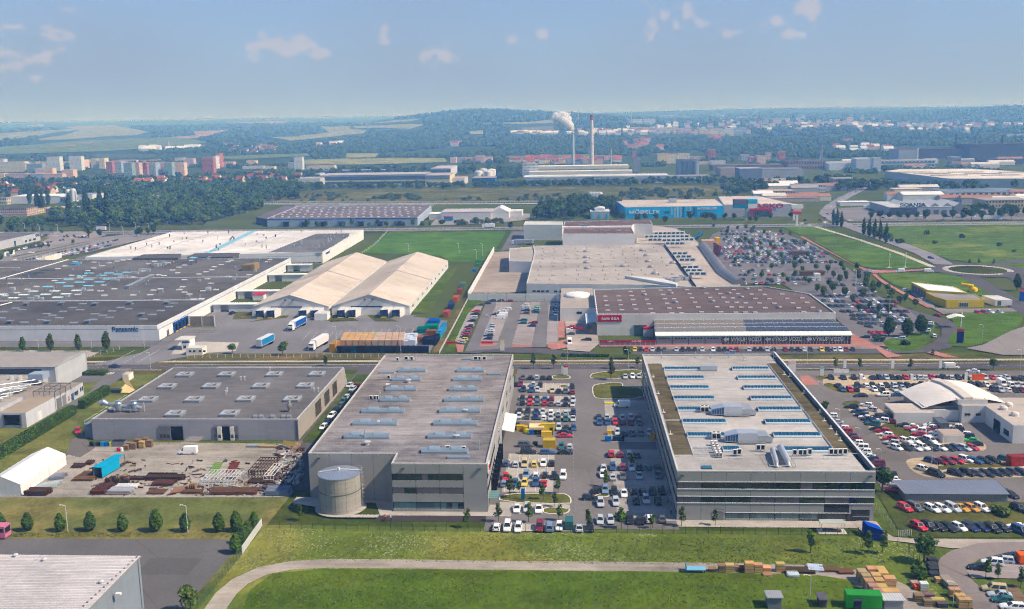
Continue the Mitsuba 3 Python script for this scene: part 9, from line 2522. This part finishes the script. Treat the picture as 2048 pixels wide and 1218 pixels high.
# signs and flags
for Zz,x,b,t,w,c,lab,pc in ((ZN,1180,958,840,2.6,C(24,44,110),'blue pylon sign with a red top at the apron',C(150,60,90)),(ZN,1637,645,550,2.6,C(20,80,170),'blue pylon sign at the right edge of the lawn',C(206,80,90)),(ZM,1103,876,805,1.6,C(236,230,214),'white shop pylon before the western car park',C(240,220,150)),(Z6,165,243,165,1.3,C(226,232,232),'white totem sign at the dealer entrance',C(150,190,190)),(Z4,485,165,98,1.6,C(236,232,232),'white and red totem sign at the office entrance',C(206,60,70)),(Z4,468,160,88,1.2,C(214,224,224),'slim white totem sign at the office entrance',C(120,180,190)),(Z5,985,205,130,2.6,C(236,232,230),'cluster of white banners at the right office corner',C(226,206,200)),(Z4,212,962,888,.9,C(24,100,170),'blue parking sign on the lawn island',C(30,110,180)),(ZM,778,828,812,4.4,C(206,40,60),'low red dealer board at the far left of the bays',C(206,40,60)),(ZM,1005,828,812,4.6,C(206,40,60),'low red dealer board at the second strip',C(206,40,60)),(Z6,314,214,186,5.2,C(236,236,236),'white dealer name board on the verge',C(230,230,230)),(Z6,1355,272,222,4,C(226,96,40),'orange steel ramp stand of the dealer',C(220,90,40))):
  px,py = at(*Zz(x,b)); zt = max(1.2,up(*Zz(x,t),py)[1]); k = thing('sign',lab,'sign')
  part(k,'post',M().box(px-.12,py+.1,0,px+.12,py+.3,zt*.9,GREY)); part(k,'panel',M().box(px-w/2,py-.1,zt*.12,px+w/2,py+.1,zt*.8,c)); part(k,'top_panel',M().box(px-w/2,py-.1,zt*.81,px+w/2,py+.1,zt,pc))
for i,(x,b,t) in enumerate(((328,210,108),(692,205,110),(1055,200,110),(1250,285,205),(840,280,225),(455,280,228))):
  px,py = at(*Z6(x,b)); zt = up(*Z6(x,t),py)[1]; k = thing('flag',f'upright white dealer flag, {ORD[i]} along the estate road','flag','white flags of the dealer')
  part(k,'pole',M().tube([(px,py,0),(px,py,zt)],.06,LGREY,5)); part(k,'cloth',M().box(px+.06,py-.02,zt-3.2,px+1.0,py+.02,zt-.1,WHITE))
px,py = at(*ZN(1185,835)); k = thing('awning_sail','white sail awning on masts over the path','awning')
part(k,'mast',M().tube([(px,py,0),(px+.4,py,7.4)],.18,WHITE,6).tube([(px-4.8,py+2,0),(px-4.8,py+2,4.6)],.14,WHITE,6)); part(k,'sail',M().add([(px-5.6,py-1.6,4.4),(px-2.2,py-2,5.5),(px+1,py-1.6,5.0),(px+1,py+2,5.4),(px-2.2,py+2,5.9),(px-5.6,py+2,4.7)],[(0,1,4,5),(1,2,3,4)],C(240,240,236,.92)))
for i,(x,y) in enumerate(((658,393),(778,390))):
  px,py = at(*ZN(x,y)); k = thing('mast',f'white mast with a cross base on the wide lawn, {("left", "right")[i]} one','mast','white lawn masts'); part(k,'shaft',M().tube([(px,py,0),(px,py,9)],.2,WHITE,6)); part(k,'base',M().box(px-1.6,py-.3,0,px+1.6,py+.3,.4,WHITE).box(px-.3,py-1.6,0,px+.3,py+1.6,.4,WHITE))
for i,(x,y) in enumerate(((945,330),(955,338),(965,345),(975,352))):
  px,py = at(*ZA(x,y)); k = thing('mast',f'dark red banner mast before the shopping centre, {ORD[i]}','mast','banner masts at the shopping centre'); part(k,'shaft',M().tube([(px,py,0),(px,py,13)],.3,C(84,50,56),5)); part(k,'banner',M().box(px,py-.1,6,px+1.4,py+.1,12.5,C(110,60,66)))
for px0,py0,w,lab in ((1525,280,11,'trolley shelter with a flat roof among the mall cars, far one'),(1625,420,14,'low brown roofed shelter among the mall cars, near one')):
  px,py = at(*ZA(px0,py0)); k = thing('shelter',lab,'shelter'); part(k,'roof',M().box(px-w/2,py,2.4,px+w/2,py+5,2.8,C(96,80,66))); part(k,'wall',M().box(px-w/2+.5,py+.5,0,px+w/2-.5,py+4,2.4,C(150,112,86)))
px,py = at(*ZA(1655,440)); k = thing('container','white cube container among the mall cars','container'); part(k,'body',M().prism(sbox(px-1.6,py,px+1.6,py+3),.1,3.2,WHITE)); part(k,'door',M().box(px-1,py-.05,.2,px+1,py-.01,2.8,LGREY))
p = at(*Z7(1000,292)); k = thing('bike_shelter','small steel and glass shelter below the right office','shelter')
for x in (-2.4,2.4):
  part(k,'frame',M().tube([(p[0]+x,p[1],0),(p[0]+x,p[1],2.2),(p[0]+x,p[1]+2,2.3),(p[0]+x,p[1]+2,0)],.06,GREY,4))
part(k,'roof',M().box(p[0]-2.6,p[1]-.1,2.25,p[0]+2.6,p[1]+2.2,2.32,C(170,180,178))); part(k,'bench',M().box(p[0]-2,p[1]+.2,.3,p[0]+2,p[1]+1.2,.5,DGREY)); part(k,'base',M().box(p[0]-3,p[1]-.5,.0,p[0]+3,p[1]+2.3,.12,CONC))
p = at(4,1080); k = thing('bus','pink coach just entering at the left edge','bus'); part(k,'body',M().box(p[0]-9,p[1],.4,p[0]+.8,p[1]+2.5,3.1,C(206,120,150))); part(k,'windows',M().box(p[0]-9,p[1]-.03,1.7,p[0]+.6,p[1]-.005,2.6,DARKGLASS).box(p[0]+.8,p[1]+.2,1.4,p[0]+.84,p[1]+2.3,2.7,DARKGLASS),'glass')
for i in range(2):
  part(k,'wheel',wheel_meshes(p[0]-1-5*i,p[1],.5,.3)[0])
p = at(*Z7(2040,470)); k = thing('excavator','orange machine at the right edge of the paved corner','machine'); part(k,'body',M().box(p[0]-.6,p[1],.5,p[0]+2,p[1]+2.2,2.2,C(236,100,40)))
for n_,(px0,py0,c,lab) in enumerate(((1795,418,C(226,184,60),'lorry with a yellow cab on the far truck dealer yard'),(1818,421,C(206,206,206),'grey tarpaulin lorry on the far truck dealer yard'),(1912,422,C(200,60,90),'red coach beside the far truck dealer'),(1980,441,C(206,206,210),'tank lorry on the far right main road'),(1740,419,WHITE,'white lorry at the far truck yard entrance'))):
  lorry(px0,py0,0,c if n_ != 0 else C(214,210,206),c,lab,None,12)
lorry(980,456.5,180,WHITE,WHITE,'white box lorry on the main road behind the green field',None,8); lorry(203,462.5,0,C(206,200,200),None,'box lorry on the far left main road',None,8)


def person(px,py,label,top,legs,Zz):
  x,y = at(*Zz(px,py)); key = thing('person',label,'person')
  J = {'hl': (-.1,0,.92),'hr': (.1,0,.92),'kl': (-.12,-.06,.5),'kr': (.12,.08,.5),'al': (-.12,.04,.07),'ar': (.12,.02,.07),'tl': (-.12,-.12,.04),'tr': (.12,-.14,.04),'w': (0,0,1.0),'c': (0,0,1.3),'n': (0,0,1.5),'sl': (-.19,0,1.42),'sr': (.19,0,1.42),'el': (-.26,.03,1.14),'er': (.26,.02,1.14),'dl': (-.25,-.1,.9),'dr': (.25,-.08,.9),'h': (0,-.02,1.65)}
  R = dict(hl=.1,hr=.1,kl=.065,kr=.065,al=.05,ar=.05,tl=.04,tr=.04,w=.14,c=.15,n=.06,sl=.07,sr=.07,el=.045,er=.045,dl=.04,dr=.04,h=.11)

  def limb(pairs,col,name,ref=None):
    s = None
    for a_,b_ in pairs:
      hl = m3.Manifold.batch_hull([m3.Manifold.sphere(R[k_],10).translate(J[k_]) for k_ in (a_,b_)]); s = hl if s is None else s+hl
    ms = s.to_mesh(); part(key,name,M().add(np.array(ms.vert_properties[:,:3])+[x,y,.05],ms.tri_verts,col))
  limb([('w','c'),('c','n'),('sl','sr'),('c','sl'),('c','sr'),('sl','el'),('sr','er'),('w','hl'),('w','hr')],top,'shirt'); limb([('hl','kl'),('kl','al'),('hr','kr'),('kr','ar'),('al','tl'),('ar','tr')],legs,'trousers'); limb([('n','h'),('el','dl'),('er','dr')],C(206,160,130),'skin')


person(677,422,'person in a white shirt walking across the dealer drive',WHITE,C(60,64,84),Z6); person(612,1128,'person in a pink top by the scooters below the tank',C(206,120,120),C(50,40,44),Z3); person(645,1130,'person in a pale top beside the office strip',C(214,206,214),C(60,60,90),Z3)
for i,(Zz,x,y,c) in enumerate(((Z3,600,1130,C(170,60,60)),(Z4,880,990,BLACK),(Z4,1140,985,BLACK),(Z4,1160,1060,BLACK),(Z6,1055,920,C(60,30,34)))):
  px,py = at(*Zz(x,y)); k = thing('motorcycle',('red scooter below the round tank','dark motorcycle in the lower right bays','dark motorcycle at the right office wall','second dark motorcycle at the right office corner','dark motorcycle on the dealer grass')[i],'motorcycle')
  for yy in (0,1.3):
    part(k,'wheel',wheel_meshes(yy,.06,.3,.12)[0]); scene[f'{k}__wheel'+('_001' if yy else '')]['to_world'] = T().translate([px,py,.05]).rotate([0,0,1],80)
  part(k,'frame',M().tube([(px,py,.4),(px+.1,py+.5,.75),(px+.2,py+1.2,.45)],[.08,.16,.06],c,6)); part(k,'handlebar',M().tube([(px+.2,py+1.05,.5),(px+.2,py+1.0,1.0),(px-.15,py+1.0,1.02)],.03,DGREY,4))
